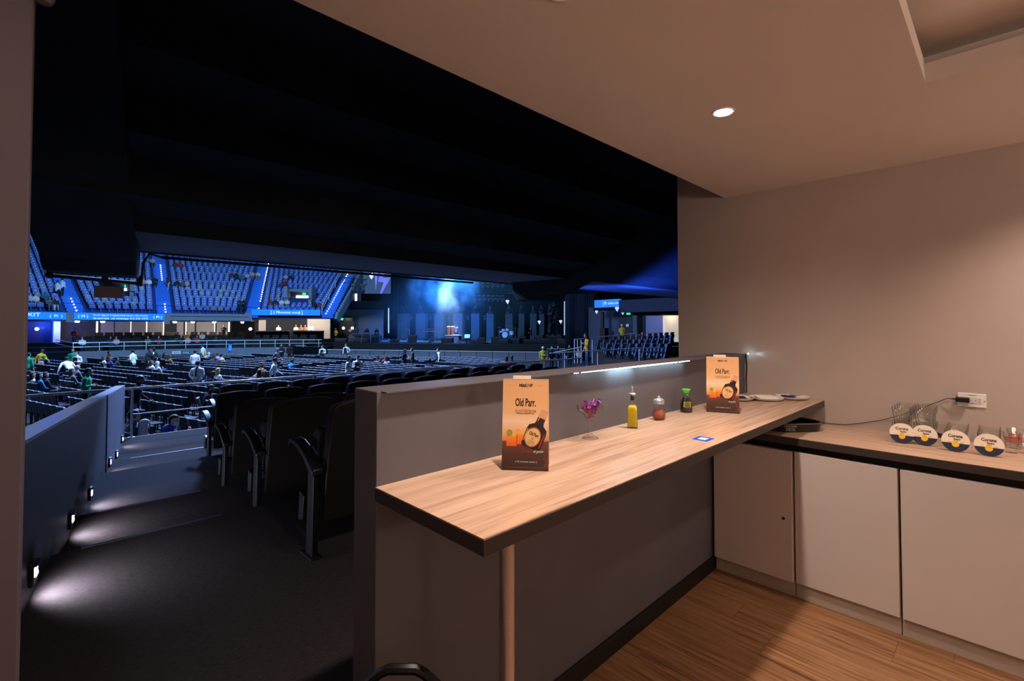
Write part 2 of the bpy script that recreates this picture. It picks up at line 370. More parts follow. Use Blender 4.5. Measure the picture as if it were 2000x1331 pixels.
ad = thing('power_adapter', 'small black plug-in adapter in the left half of the wall socket', 'adapter', (XW - 0.009, sc_.y + 0.034, sc_.z))
B(-0.034, 0, -0.027, 0.030, -0.011, 0.014).build('body', m_black, ad, bevel=0.004)
MB().tube([(-0.02, 0.030, 0.002), (-0.02, 0.048, 0.002)], [0.005, 0.003], 8).build('strain_relief', m_black, ad, True)
def cord_pts(pxs): return [AX(px, py, XW - dx) for px, py, dx in pxs]
cp = [Vector((XW - 0.029, sc_.y + 0.08, sc_.z + 0.002))] + cord_pts([(1850, 778.5, 0.02), (1825, 788, 0.012), (1797, 798, 0.01), (1770, 808, 0.012), (1752, 813, 0.02), (1728, 820, 0.014), (1700, 824.5, 0.008), (1675, 828, 0.008), (1650, 830, 0.008), (1620, 828, 0.008), (1596, 825, 0.01)])
tag(MB().tube(cp, 0.0022, 6).build('charger_cable', m_black, smooth=True), 'thin black cord from the wall adapter trailing along the worktop', 'cord')

# ------------------------------------------------------------------ bar stool tucked under the counter end (only its back shows)
sp = Vector((0.622, 1.0, 0)); st = thing('bar_stool', 'black metal bar stool at the near end of the half wall, only its back visible', 'stool', sp, rz=math.radians(-44))
m_stool = mat('stool_metal', (14, 12, 12), 0.4, 0.3)
zt = 0.722
out = [(-0.14, 0.40), (-0.14, 0.64), (-0.055, zt - 0.010), (-0.035, zt), (0.030, zt), (0.050, zt - 0.010), (0.14, 0.63), (0.14, 0.40)]
bf = MB().tube([(x, 0.0, z) for x, z in out], 0.012, 8).build('back_frame', m_stool, st, True)
MB().prism([(x * 0.62, z - 0.035 if z > .5 else z) for x, z in out], -0.005, 0.005, frame_M((0, 0.0, 0), (1, 0, 0), (0, 0, 1))).build('back_panel', m_stool, bf)
MB().lathe([(0.001, 0.40), (0.15, 0.40), (0.16, 0.42), (0.15, 0.44), (0.001, 0.445)], 20, (0, -0.13, 0)).build('seat', m_stool, st, True)
for sx in (-1, 1):
    for y in (0.0, -0.26): MB().tube([(sx * 0.11, y * 0.9 - 0.01, 0.40), (sx * 0.15, y * 1.2 + 0.03, 0.0)], 0.012, 8).build('leg', m_stool, st, True)
# ================================================================== THINGS ON THE BAR COUNTER
def grad_mat(name, stops, axis='Z', size=1.0, rough=0.35):
    m = bpy.data.materials.new(name); m.use_nodes = True; nt = m.node_tree; n = nt.nodes; L = nt.links; b = n['Principled BSDF']
    tc = n.new('ShaderNodeTexCoord'); sx = n.new('ShaderNodeSeparateXYZ'); L.new(tc.outputs['Object'], sx.inputs[0])
    dv = n.new('ShaderNodeMath'); dv.operation = 'DIVIDE'; dv.inputs[1].default_value = size; L.new(sx.outputs[axis], dv.inputs[0])
    nz = n.new('ShaderNodeTexNoise'); nz.inputs['Scale'].default_value = 18; nz.inputs['Detail'].default_value = 4; L.new(tc.outputs['Object'], nz.inputs[0])
    ma = n.new('ShaderNodeMath'); ma.operation = 'MULTIPLY_ADD'; ma.inputs[1].default_value = 0.07; L.new(nz.outputs[0], ma.inputs[0]); L.new(dv.outputs[0], ma.inputs[2])
    rp = n.new('ShaderNodeValToRGB'); e = rp.color_ramp.elements
    while len(e) < len(stops): e.new(0.5)
    for i, (p, c) in enumerate(stops): e[i].position = p; e[i].color = lin(c)
    L.new(ma.outputs[0], rp.inputs[0]); L.new(rp.outputs[0], b.inputs['Base Color']); b.inputs['Roughness'].default_value = rough
    return m
m_card = grad_mat('menu_print', [(0.0, (40, 22, 20)), (0.2, (70, 42, 34)), (0.335, (104, 58, 40)), (0.36, (200, 134, 84)), (0.44, (226, 168, 118)), (0.56, (234, 198, 160)), (0.66, (224, 174, 124)), (0.8, (216, 162, 110)), (1.0, (208, 154, 104))], 'Z', 0.30)
m_ink = mat('brown_ink', (48, 28, 18), 0.4, vary=0); m_ink2 = mat('tan_ink', (150, 100, 62), 0.4, vary=0); m_ink3 = mat('white_ink', (235, 228, 222), 0.4, vary=0); m_inkr = mat('red_ink', (170, 36, 28), 0.4, vary=0)
m_pb = mat('printed_bottle', (44, 20, 14), 0.3, vary=0.3, vscale=60); m_pl = mat('printed_label', (222, 176, 116), 0.4, vary=0.05); m_po = grad_mat('printed_drink', [(0.0, (214, 84, 30)), (0.45, (230, 130, 40)), (0.55, (240, 170, 70)), (1.0, (232, 190, 120))], 'Z', 0.07)
m_pc = mat('printed_capsule', (206, 150, 110), 0.4, vary=0.1); m_pg = mat('printed_lime', (150, 140, 60), 0.4, vary=0.1); m_hand = mat('printed_hand', (96, 44, 34), 0.5, vary=0.2)
m_paper = mat('card_back', (214, 196, 180), 0.6, vary=0.02)
def menu_card(bl, br, Wd, Hh, label):
    """tent card; front face bottom-left and bottom-right on the counter"""
    d = (br - bl); d.z = 0; d.normalize(); rz = math.atan2(d.y, d.x)
    t = thing('menu_card', label, 'menu', ((bl + br) / 2).to_tuple()[:2] + (BZ,), rz)
    lean = math.radians(8); M0 = Matrix.Rotation(-lean, 4, 'X')
    f = B(-Wd / 2, Wd / 2, 0, 0.0012, 0, Hh).build('front_panel', m_card, t); f.rotation_euler = (-lean, 0, 0)
    bk = B(-Wd / 2, Wd / 2, -0.0012, 0, 0, Hh * 1.0).build('rear_panel', m_paper, t); bk.location = (0.0, 2 * Hh * math.sin(lean), 0.0); bk.rotation_euler = (lean, 0, 0)
    B(-Wd / 2 + 0.004, Wd / 2 - 0.004, 0.004, 2 * Hh * math.sin(lean) - 0.004, 0.0002, 0.0012).build('base_panel', m_paper, t)
    B(-Wd * .28, Wd * .11, 0.0014, 0.002, 0.01, Hh * 1.038).build('inner_sheet', m_paper, f)
    def M(x, z, k=1): return frame_M((x * Wd, -0.0003 * k, z * Hh), (1, 0, 0), (0, 0, 1))
    s = Wd / 0.155
    text('heading', 'MENÚ VIP', m_ink, 0.0140 * s, M(0, 0.925), f, sx=0.74, bold=0.0004)
    MB().box(-Wd * .36, -Wd * .26, -0.0004, 0, Hh * .924, Hh * .926).build('heading_rule', m_ink2, f); MB().box(Wd * .26, Wd * .36, -0.0004, 0, Hh * .924, Hh * .926).build('heading_rule', m_ink2, f)
    text('logo_lettering', 'Old Parr.', m_ink, 0.037 * s, M(0, 0.735), f, sx=0.50, bold=0.0005)
    text('logo_lettering', 'cumbiana', m_ink2, 0.0185 * s, M(0, 0.648), f, sx=1.02)
    text('tagline', 'INSPIRADO EN EL SABOR DE MI TIERRA', m_ink, 0.0046 * s, M(0, 0.617), f, sx=0.72)
    # printed glasses
    for gx, gz, w_, h_, k in ((-0.29, 0.258, 0.125, 0.185, 1), (-0.085, 0.28, 0.115, 0.165, 1)):
        q = MB(); q.prism([(-w_ * Wd * .9, 0), (w_ * Wd * .9, 0), (w_ * Wd * 1.02, h_ * Hh), (-w_ * Wd * 1.02, h_ * Hh)], 0, 0.0003, frame_M((0, 0, 0), (1, 0, 0), (0, 0, 1)))
        g = q.build('drink_picture', m_po, f); g.location = (gx * Wd, -0.0001, gz * Hh)
        q = MB()
        for a in range(5): q.prism([(0.006 * math.cos(a * 1.57 + i * PI / 2 + .4) + (a - 2) * 0.006, 0.006 * math.sin(a + i * PI / 2) + h_ * Hh * (0.8 + 0.13 * (a % 2))) for i in range(4)], 0.0003, 0.0005, frame_M((0, 0, 0), (1, 0, 0), (0, 0, 1)))
        q.build('ice_picture', m_pl, f).location = (gx * Wd, -0.0001, gz * Hh)
    MB().lathe([(0.0005, 0.0006), (0.010 * s, 0.0006)], 16, cap=False).build('lime_picture', m_pg, f, loc=(-0.34 * Wd, -0.0008, 0.405 * Hh)).rotation_euler = (PI / 2, 0, 0)
    # printed bottle, tilted
    ol = [(-.19, 0), (.19, 0), (.215, .02), (.22, .19), (.20, .235), (.10, .27), (.085, .30), (.085, .37), (-.085, .37), (-.085, .30), (-.10, .27), (-.20, .235), (-.22, .19), (-.215, .02)]
    a = math.radians(-22); Mb = frame_M((0.10 * Wd, 0.0, 0.245 * Hh), (math.cos(a), 0, math.sin(a)), (-math.sin(a), 0, math.cos(a)))
    def bp(mb, pts, k, m, nm): return MB().prism([(x * 0.155 * s, z * 0.30 * s) for x, z in pts], 0, 0.0002, Mb @ Matrix.Translation((0, 0, 0.0006 + k * 0.0002))).build(nm, m, f)
    bp(None, ol, 0, m_pb, 'bottle_picture')
    bp(None, [(-.085, .345), (.085, .345), (.08, .44), (-.08, .44)], 1, m_pc, 'capsule_picture')
    bp(None, [(-.03 + .155 * math.cos(i * PI / 10), .118 + .10 * math.sin(i * PI / 10)) for i in range(20)], 1, m_pl, 'label_picture')
    bp(None, [(-.03 + .172 * math.cos(i * PI / 10), .118 + .112 * math.sin(i * PI / 10)) for i in range(20)], .5, m_ink2, 'label_border')
    bp(None, [(.165, .03), (.19, .04), (.195, .18), (.175, .20)], 1, m_inkr, 'bottle_glow'); bp(None, [(-.205, .05), (-.19, .05), (-.185, .19), (-.20, .185)], 1, m_pc, 'bottle_highlight'); bp(None, [(-.06, .305), (-.045, .305), (-.045, .345), (-.06, .345)], 1, m_pc, 'neck_highlight')
    text('label_lettering', 'Old Parr', m_ink, 0.0165 * s, Mb @ Matrix.Translation((-0.004 * s, 0.045 * s, 0.0012)), f, sx=0.55, bold=0.0002)
    text('label_lettering', '12', m_ink, 0.010 * s, Mb @ Matrix.Translation((-0.004 * s, 0.031 * s, 0.0012)), f, sx=0.7)
    q = MB()
    for i in range(3): q.cbox((-0.004 * s, (0.022 - i * 0.005) * s, 0.0012), (0.024 * s, 0.0012, 0.0002))
    o = q.build('label_small_print', m_ink2, f); o.data.transform(Mb)
    MB().box(-Wd * .004, Wd * .004, -0.0003, 0, Hh * .13, Hh * .29).build('plank_line', m_ink, f)
    text('slogan', 'Cambia', m_inkr, 0.0115 * s, M(0.04, 0.205, 6), f, sx=0.85, shear=0.3)
    text('slogan', 'el guión', m_ink3, 0.0125 * s, M(0.28, 0.208, 6), f, sx=0.85, shear=0.3)
    text('venue_lettering', '(: M movistar arena :)', m_ink3, 0.0082 * s, M(0.02, 0.095), f, bold=0.0001)
    MB().box(-Wd * .42, Wd * .42, -0.0003, 0, Hh * .031, Hh * .0335).build('foot_rule', m_ink2, f)
    hp = [(.50, .02), (.42, .03), (.39, .06), (.43, .09), (.38, .125), (.42, .145), (.39, .165), (.44, .20), (.50, .18)]
    MB().prism([(x * Wd, z * Hh) for x, z in hp], 0, 0.0003, frame_M((0, 0, 0), (1, 0, 0), (0, 0, 1))).build('hand_picture', m_hand, f)
    return t
menu_card(AZ(979.5, 918.5, BZ), AZ(1071.5, 921.5, BZ), 0.155, 0.30, 'orange and brown printed menu tent card at the near end of the bar')
menu_card(AZ(1382.5, 805, BZ), AZ(1441.5, 809, BZ), 0.166, 0.308, 'orange and brown printed menu tent card near the side wall, before the plates')

# margarita glass with wrapped sweets
m_glass = glass('clear_glass', (250, 252, 252))
p = AZ(1152.5, 857, BZ)
t = thing('margarita_glass', 'stemmed margarita glass full of purple wrapped sweets on the bar', 'glass', p)
prof = [(0.001, 0.004), (0.034, 0.0005), (0.036, 0.002), (0.030, 0.006), (0.014, 0.012), (0.0065, 0.022), (0.005, 0.05), (0.006, 0.068), (0.014, 0.076), (0.022, 0.086), (0.026, 0.098), (0.030, 0.104), (0.047, 0.112), (0.055, 0.125), (0.0565, 0.140),
        (0.0552, 0.140), (0.053, 0.126), (0.046, 0.1145), (0.029, 0.1065), (0.0235, 0.099), (0.019, 0.088), (0.010, 0.080), (0.001, 0.078)]
MB().lathe(prof[:6][:1] + prof[1:], 30, cap=False).build('bowl_and_stem', m_glass, t, True)
m_wrap = mat('purple_wrapper', (112, 34, 116), 0.25, 0.35, vary=0.5, vscale=120, bump=0.5, bscale=150)
m_wrap2 = mat('magenta_wrapper', (150, 40, 96), 0.25, 0.35, vary=0.5, vscale=120, bump=0.5, bscale=150)
for i in range(13):
    a = i * 2.4; rr = 0.010 + 0.028 * ((i * 0.37) % 1); L_ = 0.05; tilt = 0.35 + 0.9 * ((i * 0.61) % 1); zc = 0.118 + 0.012 * (i % 3)
    dv = Vector((math.cos(a) * math.sin(tilt), math.sin(a) * math.sin(tilt), math.cos(tilt)))
    c = Vector((rr * math.cos(a), rr * math.sin(a), zc))
    if i < 2: c = Vector((0.004 * (-1) ** i, 0, 0.094)); dv = Vector((1, 0.3 * i, 0.1)).normalized(); L_ = 0.03
    pts = [c + dv * (L_ * k) for k in (-.5, -.36, -.28, -.1, .1, .28, .36, .5)]
    o = MB().tube(pts, [0.0075, 0.006, 0.0028, 0.0075, 0.0078, 0.0028, 0.006, 0.0085], 7).build('wrapped_sweet', m_wrap if i % 3 else m_wrap2, smooth=True)
    o.location = p; tag(o, 'small sweet in a purple foil wrapper, in the margarita glass', 'sweet', 'wrapped sweets in the margarita glass')

# oil bottle with pourer
p = AZ(1235.5, 836, BZ)
t = thing('oil_bottle', 'square glass bottle of golden olive oil with a steel pourer', 'bottle', p, math.radians(28))
def sq(mb, secs, n=24, pw=5.0):   # rounded square sections: (half, z)
    vs = []; fs = []; k = len(secs)
    for h, z, e in secs:
        for j in range(n):
            w = 2 * PI * (j + 0.5) / n; c, s_ = math.cos(w), math.sin(w); r = h / ((abs(c) ** e + abs(s_) ** e) ** (1 / e)); vs.append((r * c, r * s_, z))
    for i in range(k - 1):
        for j in range(n): q = (j + 1) % n; fs.append((i * n + j, i * n + q, (i + 1) * n + q, (i + 1) * n + j))
    fs.append(tuple(range(n - 1, -1, -1))); fs.append(tuple(range((k - 1) * n, k * n))); return mb.add(vs, fs)
sq(MB(), [(0.022, 0, 6), (0.0235, 0.003, 7), (0.0235, 0.095, 7), (0.021, 0.105, 5), (0.012, 0.116, 3), (0.0095, 0.124, 2), (0.0095, 0.148, 2), (0.011, 0.150, 2), (0.011, 0.154, 2)], 32).build('glass_body', m_glass, t, True)
m_oil = mat('olive_oil', (184, 158, 6), 0.2, 0, 0.5, vary=0.06, vscale=20)
sq(MB(), [(0.0205, 0.006, 7), (0.0212, 0.008, 7), (0.0212, 0.094, 7), (0.019, 0.101, 5), (0.012, 0.106, 3)], 32).build('oil', m_oil, t, True)
MB().lathe([(0.008, 0.132), (0.0085, 0.153), (0.014, 0.154), (0.017, 0.157), (0.0165, 0.161), (0.012, 0.163)], 20).build('stopper', m_chrome, t, True)
MB().lathe([(0.0078, 0.128), (0.0085, 0.133), (0.0085, 0.152)], 16).build('cork', m_black, t, True)
sp_ = MB().tube([(0, 0, 0.162), (0, 0, 0.176), (-0.004, 0, 0.186), (-0.011, 0, 0.193)], [0.0055, 0.0048, 0.0042, 0.003], 12).build('pourer_spout', m_chrome, t, True)
MB().sphere((0.004, 0, 0.186), 0.0055, 10, 7).tube([(0.004, 0, 0.18), (0.012, 0, 0.178)], 0.002, 8).build('pourer_flap', m_chrome, sp_, True)

# chilli-flake shaker
p = AZ(1287, 820.5, BZ)
t = thing('spice_shaker', 'round glass shaker of red chilli flakes with a chrome lid', 'shaker', p)
def ribbed(prof, n, amp):
    mb = MB(); vs = []; fs = []; k = len(prof)
    for r, z, a in prof:
        for j in range(n): w = 2 * PI * j / n; q = r * (1 + amp * a * (1 if j % 2 else -1)); vs.append((q * math.cos(w), q * math.sin(w), z))
    for i in range(k - 1):
        for j in range(n): q = (j + 1) % n; fs.append((i * n + j, i * n + q, (i + 1) * n + q, (i + 1) * n + j))
    fs.append(tuple(range(n - 1, -1, -1))); fs.append(tuple(range((k - 1) * n, k * n))); return mb.add(vs, fs)
ribbed([(0.026, 0, 0), (0.029, 0.004, .5), (0.033, 0.022, 1), (0.032, 0.034, 1), (0.027, 0.048, 1), (0.0245, 0.06, 1), (0.0245, 0.084, 1), (0.0235, 0.088, 0)], 36, 0.025).build('glass_body', m_glass, t, True)
m_chili = mat('chilli_flakes', (150, 70, 44), 0.7, vary=0.75, vscale=320, bump=0.8, bscale=300)
ribbed([(0.022, 0.005, 0), (0.028, 0.012, 0), (0.0295, 0.024, 0), (0.0285, 0.034, 0), (0.024, 0.048, 0), (0.018, 0.054, 0)], 24, 0).build('chilli_flakes', m_chili, t, True)
MB().lathe([(0.0265, 0.082), (0.0275, 0.092), (0.027, 0.101), (0.022, 0.106), (0.009, 0.110), (0.005, 0.113), (0.0075, 0.117), (0.005, 0.121), (0.001, 0.122)], 24).build('lid', m_chrome, t, True)

# soy-sauce bottle
p = AZ(1340.5, 805.5, BZ)
t = thing('soy_sauce_bottle', 'teardrop soy sauce bottle with a bright green cap', 'bottle', p, math.radians(-62))
m_soy = mat('soy_sauce', (14, 7, 5), 0.06, 0, 0.6, vary=0.1)
MB().lathe([(0.028, 0), (0.032, 0.003), (0.033, 0.012), (0.031, 0.045), (0.026, 0.068), (0.0185, 0.084), (0.0145, 0.092), (0.0145, 0.108)], 26).build('glass_body', m_glass, t, True)
MB().lathe([(0.027, 0.003), (0.0305, 0.006), (0.0312, 0.014), (0.0292, 0.044), (0.0245, 0.066), (0.017, 0.081)], 26).build('soy_sauce', m_soy, t, True)
MB().lathe([(0.0155, 0.106), (0.016, 0.112), (0.021, 0.118), (0.0235, 0.124), (0.023, 0.128), (0.001, 0.129)], 24).build('cap', mat('green_cap', (88, 200, 70), 0.4, vary=0.03), t, True)
lab = MB(); vs = []; fs = []
for i in range(7):
    w = math.radians(-118 + i * 12); vs += [(0.0338 * math.cos(w), 0.0338 * math.sin(w), 0.03), (0.0325 * math.cos(w), 0.0325 * math.sin(w), 0.062)]
for i in range(6): fs.append((2 * i, 2 * i + 2, 2 * i + 3, 2 * i + 1))
lb_ = lab.add(vs, fs).build('paper_label', mat('soy_label', (150, 140, 60), 0.5, vary=0.3, vscale=120), t)
q = MB()
for i in range(4):
    w = math.radians(-82); q.cbox((0.0345 * math.cos(w), 0.0345 * math.sin(w), 0.036 + i * 0.0065), (0.026, 0.0006, 0.0025), rz=w + PI / 2)
q.build('label_print', m_black, lb_)

# blue printed sticker (code square left blank)
cs = [AZ(px, py, BZ + 0.0006) for px, py in ((1351.5, 857.8), (1380, 863), (1396, 857), (1366, 852.3))]
t = thing('blue_sticker', 'small blue printed sticker lying flat on the bar top', 'sticker')
MB().hexa([Vector((c.x, c.y, BZ + 0.0001)) for c in cs] + [Vector((c.x, c.y, BZ + 0.0007)) for c in cs]).build('sheet', mat('blue_print', (10, 70, 200), 0.6, spec=.15, vary=0.04), t)
ctr = sum(cs, Vector()) / 4
MB().hexa([Vector((*(ctr.lerp(c, 0.52)).to_tuple()[:2], BZ + 0.0006)) for c in cs] + [Vector((*(ctr.lerp(c, 0.52)).to_tuple()[:2], BZ + 0.0010)) for c in cs]).build('white_square', mat('sticker_white', (225, 225, 225), 0.4, vary=0), t)

# plates by the wall
m_plate = mat('white_ceramic', (222, 214, 206), 0.25, vary=0.02)
def plate_mesh(R, e=2.6):
    vs = []; fs = []; n = 36; secs = [(R * .55, 0), (R * .80, 0.004), (R * .99, 0.017), (R, 0.020), (R * .97, 0.020), (R * .80, 0.0095), (R * .5, 0.007)]
    for h, z in secs:
        for j in range(n):
            w = 2 * PI * j / n; c, s_ = math.cos(w), math.sin(w); r = h / ((abs(c) ** e + abs(s_) ** e) ** (1 / e)); vs.append((r * c, r * s_, z))
    for i in range(len(secs) - 1):
        for j in range(n): q = (j + 1) % n; fs.append((i * n + j, i * n + q, (i + 1) * n + q, (i + 1) * n + j))
    fs.append(tuple(range(n - 1, -1, -1))); fs.append(tuple(range((len(secs) - 1) * n, len(secs) * n)))
    return MB().add(vs, fs)
pl = []
for (px, py, R, rz, lab) in ((1441, 781, 0.10, 0.2, 'white square-round plate half hidden behind the far menu card'), (1497, 781.5, 0.098, 0.5, 'white plate piled with folded paper napkins, middle of the three'), (1548, 779.5, 0.095, 0.9, 'white plate holding small blue sachets, beside the wall')):
    c = AZ(px, py, BZ); t = thing('plate', lab, 'plate', c, rz, 'three plates at the wall end of the bar'); plate_mesh(R).build('dish', m_plate, t, True); pl.append(c)
m_dark = mat('dark_napkin', (30, 27, 27), 0.7, vary=0.2)
o = B(-0.07, 0.05, -0.06, 0.06, 0.0085, 0.0125).box(-0.065, 0.055, -0.055, 0.065, 0.0125, 0.0165).build('folded_napkin', m_dark, loc=pl[0] + Vector((0.0, 0.01, 0)), rz=0.5); tag(o, 'dark folded napkin on the plate behind the far menu card', 'napkin')
for i in range(3):
    o = B(-0.062, 0.062, -0.055, 0.055, 0.0083 + i * 0.004, 0.0118 + i * 0.004).build('paper_napkin', mat('napkin_paper', (226, 220, 214), 0.8, vary=0.03, bump=0.3, bscale=60), loc=pl[1] + Vector((0.004 * i, 0.003 * i, 0)), rz=0.4 + 0.13 * i)
    tag(o, '%s white folded paper napkin in the pile on the middle plate' % ['lowest', 'middle', 'topmost'][i], 'napkin', 'paper napkins on the middle plate')
m_sb = mat('blue_sachet', (44, 54, 120), 0.4, vary=0.25, vscale=80); m_sw = mat('white_sachet', (215, 205, 200), 0.5, vary=0.1)
for i in range(10):
    a = i * 1.9; c = pl[2] + Vector((0.05 * math.cos(a) * ((i * .7) % 1) - 0.014, 0.05 * math.sin(a) * ((i * .7) % 1) + 0.012, 0.0105 + 0.0032 * (i // 2)))
    o = MB().box(-0.026, 0.026, -0.016, 0.016, -0.0012, 0.0012, 0).box(-0.017, 0.017, -0.010, 0.010, -0.0022, 0.0022, 0).build('sachet', m_sw if i in (3, 7) else m_sb, loc=c, rz=a * 1.3)
    tag(o, 'small white paper sachet on the plate by the wall' if i in (3, 7) else 'small blue paper sachet on the plate by the wall', 'sachet', 'white sachets on the end plate' if i in (3, 7) else 'blue sachets on the end plate')

# ================================================================== THINGS ON THE KITCHEN WORKTOP
# black rounded-triangle tray
ca = AZ(1538, 836, KZ); t = thing('serving_tray', 'deep black rounded triangular tray with white lettering under the bar end', 'tray', ca, math.radians(0))
def tri(R, n=36):   # rounded triangle
    P = []; d1 = (AZ(1560, 847.5, KZ) - AZ(1500, 848, KZ)); a0 = math.atan2(d1.y, d1.x)
    for j in range(n):
        w = 2 * PI * j / n; r = R * (1 + 0.13 * math.cos(3 * (w - (a0 + PI / 2))) ); P.append((r * math.cos(w), r * math.sin(w)))
    return P
vs = []; fs = []; secs = [(0.125, 0), (0.150, 0.003), (0.156, 0.046), (0.1585, 0.049), (0.153, 0.050), (0.147, 0.006), (0.10, 0.005)]; n = 36
for R, z in secs: vs += [(x, y, z) for x, y in tri(R)]
for i in range(len(secs) - 1):
    for j in range(n): q = (j + 1) % n; fs.append((i * n + j, i * n + q, (i + 1) * n + q, (i + 1) * n + j))
fs.append(tuple(range(n - 1, -1, -1))); fs.append(tuple(range((len(secs) - 1) * n, len(secs) * n)))
MB().add(vs, fs).build('tray_body', mat('tray_black', (20, 18, 18), 0.35, vary=0.1), t, True)
MB().tube([(x, y, 0.050) for x, y in tri(0.157)] + [(x, y, 0.05) for x, y in tri(0.157)][:1], 0.0028, 6).build('rim', mat('tray_rim', (120, 112, 108), 0.3, 0.5, vary=0), t, True)
nm = (EYE - ca); nm.z = 0; nm.normalize(); xd = Vector((-nm.y, nm.x, 0))
def traybend(p):   # wrap onto the tray's side wall
    best = None
    w0 = math.atan2(nm.y, nm.x) + p.x / 0.145
    d1 = (AZ(1560, 847.5, KZ) - AZ(1500, 848, KZ)); a0 = math.atan2(d1.y, d1.x)
    R = 0.1515 + 0.0045 * (p.y / 0.046) ; r = R * (1 + 0.13 * math.cos(3 * (w0 - (a0 + PI / 2)))) + 0.0012 + p.z
    return Vector((r * math.cos(w0), r * math.sin(w0), p.y))
m_tl = mat('tray_lettering', (176, 166, 158), 0.5, vary=0)
text('lettering', 'SOMETHING', m_tl, 0.019, Matrix.Identity(4), t, sx=0.62, bend=lambda p: traybend(p + Vector((0.018, 0.036, 0))))
text('lettering', 'SPECIAL', m_tl, 0.026, Matrix.Identity(4), t, sx=0.55, bend=lambda p: traybend(p + Vector((0.018, 0.017, 0))))

# tumblers, coasters, shot glasses
m_rim = m_glass
def tumbler_mesh():
    return MB().lathe([(0.030, 0.0), (0.033, 0.003), (0.0345, 0.03), (0.0365, 0.055), (0.041, 0.062), (0.0425, 0.098), (0.0412, 0.098), (0.0395, 0.063), (0.035, 0.056), (0.032, 0.012), (0.001, 0.011)], 24, cap=False).add([(0, 0, 0)], []) 
def tumbler_build():
    mb = MB().lathe([(0.001, 0.0015), (0.030, 0.0), (0.033, 0.003), (0.0345, 0.03), (0.0365, 0.055), (0.041, 0.062), (0.0425, 0.098), (0.0412, 0.0985), (0.0395, 0.063), (0.035, 0.056), (0.032, 0.012), (0.001, 0.011)], 24, cap=False)
    return mb.mesh('tumbler', m_glass, True)
tm = tumbler_build()
m_cw = mat('coaster_white', (226, 206, 186), 0.6, vary=0.02); m_cb = mat('coaster_navy', (28, 30, 58), 0.6, vary=0.05); m_cy = mat('coaster_gold', (226, 176, 44), 0.6, vary=0.08); m_ct = mat('coaster_text', (34, 30, 48), 0.6, vary=0)
RC = 0.053
def coaster(loc, face, label, proto=[None], tilt=14):
    rz = math.atan2(face.y, face.x) + PI / 2
    if proto[0] is None:
        t = thing('beer_coaster', label, 'coaster', loc, rz, 'round beer coasters leaning on tumblers')
        bd = MB().lathe([(RC, -0.0007), (RC, 0.0007)], 40).build('board', m_cw, t); 
        bd.data.transform(Matrix.Translation((0, 0, RC)) @ Matrix.Rotation(PI / 2, 4, 'X'))
        ph = [(RC * math.cos(a), RC * math.sin(a)) for a in [math.radians(v) for v in range(192, 349, 6)]]
        F = Matrix.Translation((0, 0, RC)) @ Matrix.Rotation(PI / 2, 4, 'X')
        MB().prism(ph, 0.0008, 0.0011, F).build('navy_print', m_cb, t)
        MB().prism([(0.014 * math.cos(i * PI / 10), -0.0165 + 0.0135 * math.sin(i * PI / 10)) for i in range(20)], 0.0012, 0.0014, F).build('gold_seal', m_cy, t)
        q = MB()
        for sx in (-1, 1):
            q.prism([(sx * 0.016, -0.010), (sx * 0.030, -0.0095), (sx * 0.033, -0.004), (sx * 0.026, -0.0065), (sx * 0.020, -0.002)][::sx], 0.0012, 0.0014, F)
        q.prism([(-0.008, -0.004), (0.008, -0.004), (0.010, 0.003), (0.004, 0.0), (0, 0.004), (-0.004, 0), (-0.010, 0.003)], 0.0012, 0.0014, F)
        q.build('gold_crest', m_cy, t)
        text('lettering', 'Corona', m_ct, 0.021, F @ Matrix.Translation((0, 0.0235, 0.0011)), t, sx=0.82, bold=0.0005)
        text('lettering', 'Extra', m_ct, 0.013, F @ Matrix.Translation((0.006, 0.0085, 0.0011)), t, sx=0.9, bold=0.0003)
        proto[0] = t
    else:
        t = dup(proto[0], loc, rz, label)
    t.rotation_euler = (math.radians(-tilt), 0, rz); return t
def face_dir(p): d = EYE - p; d.z = 0; return d.normalized()
GX = Vector((1, 0, 0))
groups = [(1762, 867, 4, 2, 'leftmost', 0.088), (1806, 871.5, 4, 2, 'second from left', 0.088), (1866.5, 883.5, 4, 1, 'second from right', 0.088), (1932, 892.5, 4, 1, 'rightmost', 0.088)]
for px, py, nrow, nst, pos, pitch in groups:
    c = AZ(px, py, KZ); fd = face_dir(c)
    coaster(c + Vector((0, 0, 0.0015)), fd, 'white and navy round beer coaster, %s of the four facing us' % pos)
    g0 = c + fd * -0.066; side = 0.0
    for i in range(nrow):
        for k in range(nst):
            q = g0 + GX * (pitch * i)
            o = bpy.data.objects.new('tumbler', tm); C.objects.link(o); o.location = (q.x, q.y, KZ + k * 0.0565 + (0.0005))
            if nst == 2 and k == 1: o.location.z = KZ + 0.0866
            pr = ['front', 'second', 'third', 'rear'][i]
            nb = 'line of tumblers behind the %s facing coaster' % pos
            tag(o, 'clear tumbler, %s%s of the line behind the %s coaster' % ('upper, ' if (k and nst == 2) else ('lower, ' if nst == 2 else ''), pr, pos), 'glass', 'clear tumblers on the worktop')
cx_ = AZ(1843, 858, KZ); coaster(cx_ + Vector((0.02, 0, 0.0015)), face_dir(cx_), 'round beer coaster half hidden between the second and third tumbler lines')
cx_ = AZ(1893, 862, KZ); coaster(cx_ + Vector((0.02, 0.0, 0.0015)), face_dir(cx_), 'round beer coaster mostly hidden behind the third tumbler line')
cx_ = AZ(1796, 858, KZ); coaster(cx_ + Vector((0.03, 0.0, 0.0015)), face_dir(cx_), 'round beer coaster peeping out between the two left stacks')
m_red = mat('red_glass_print', (190, 56, 40), 0.4, vary=0)
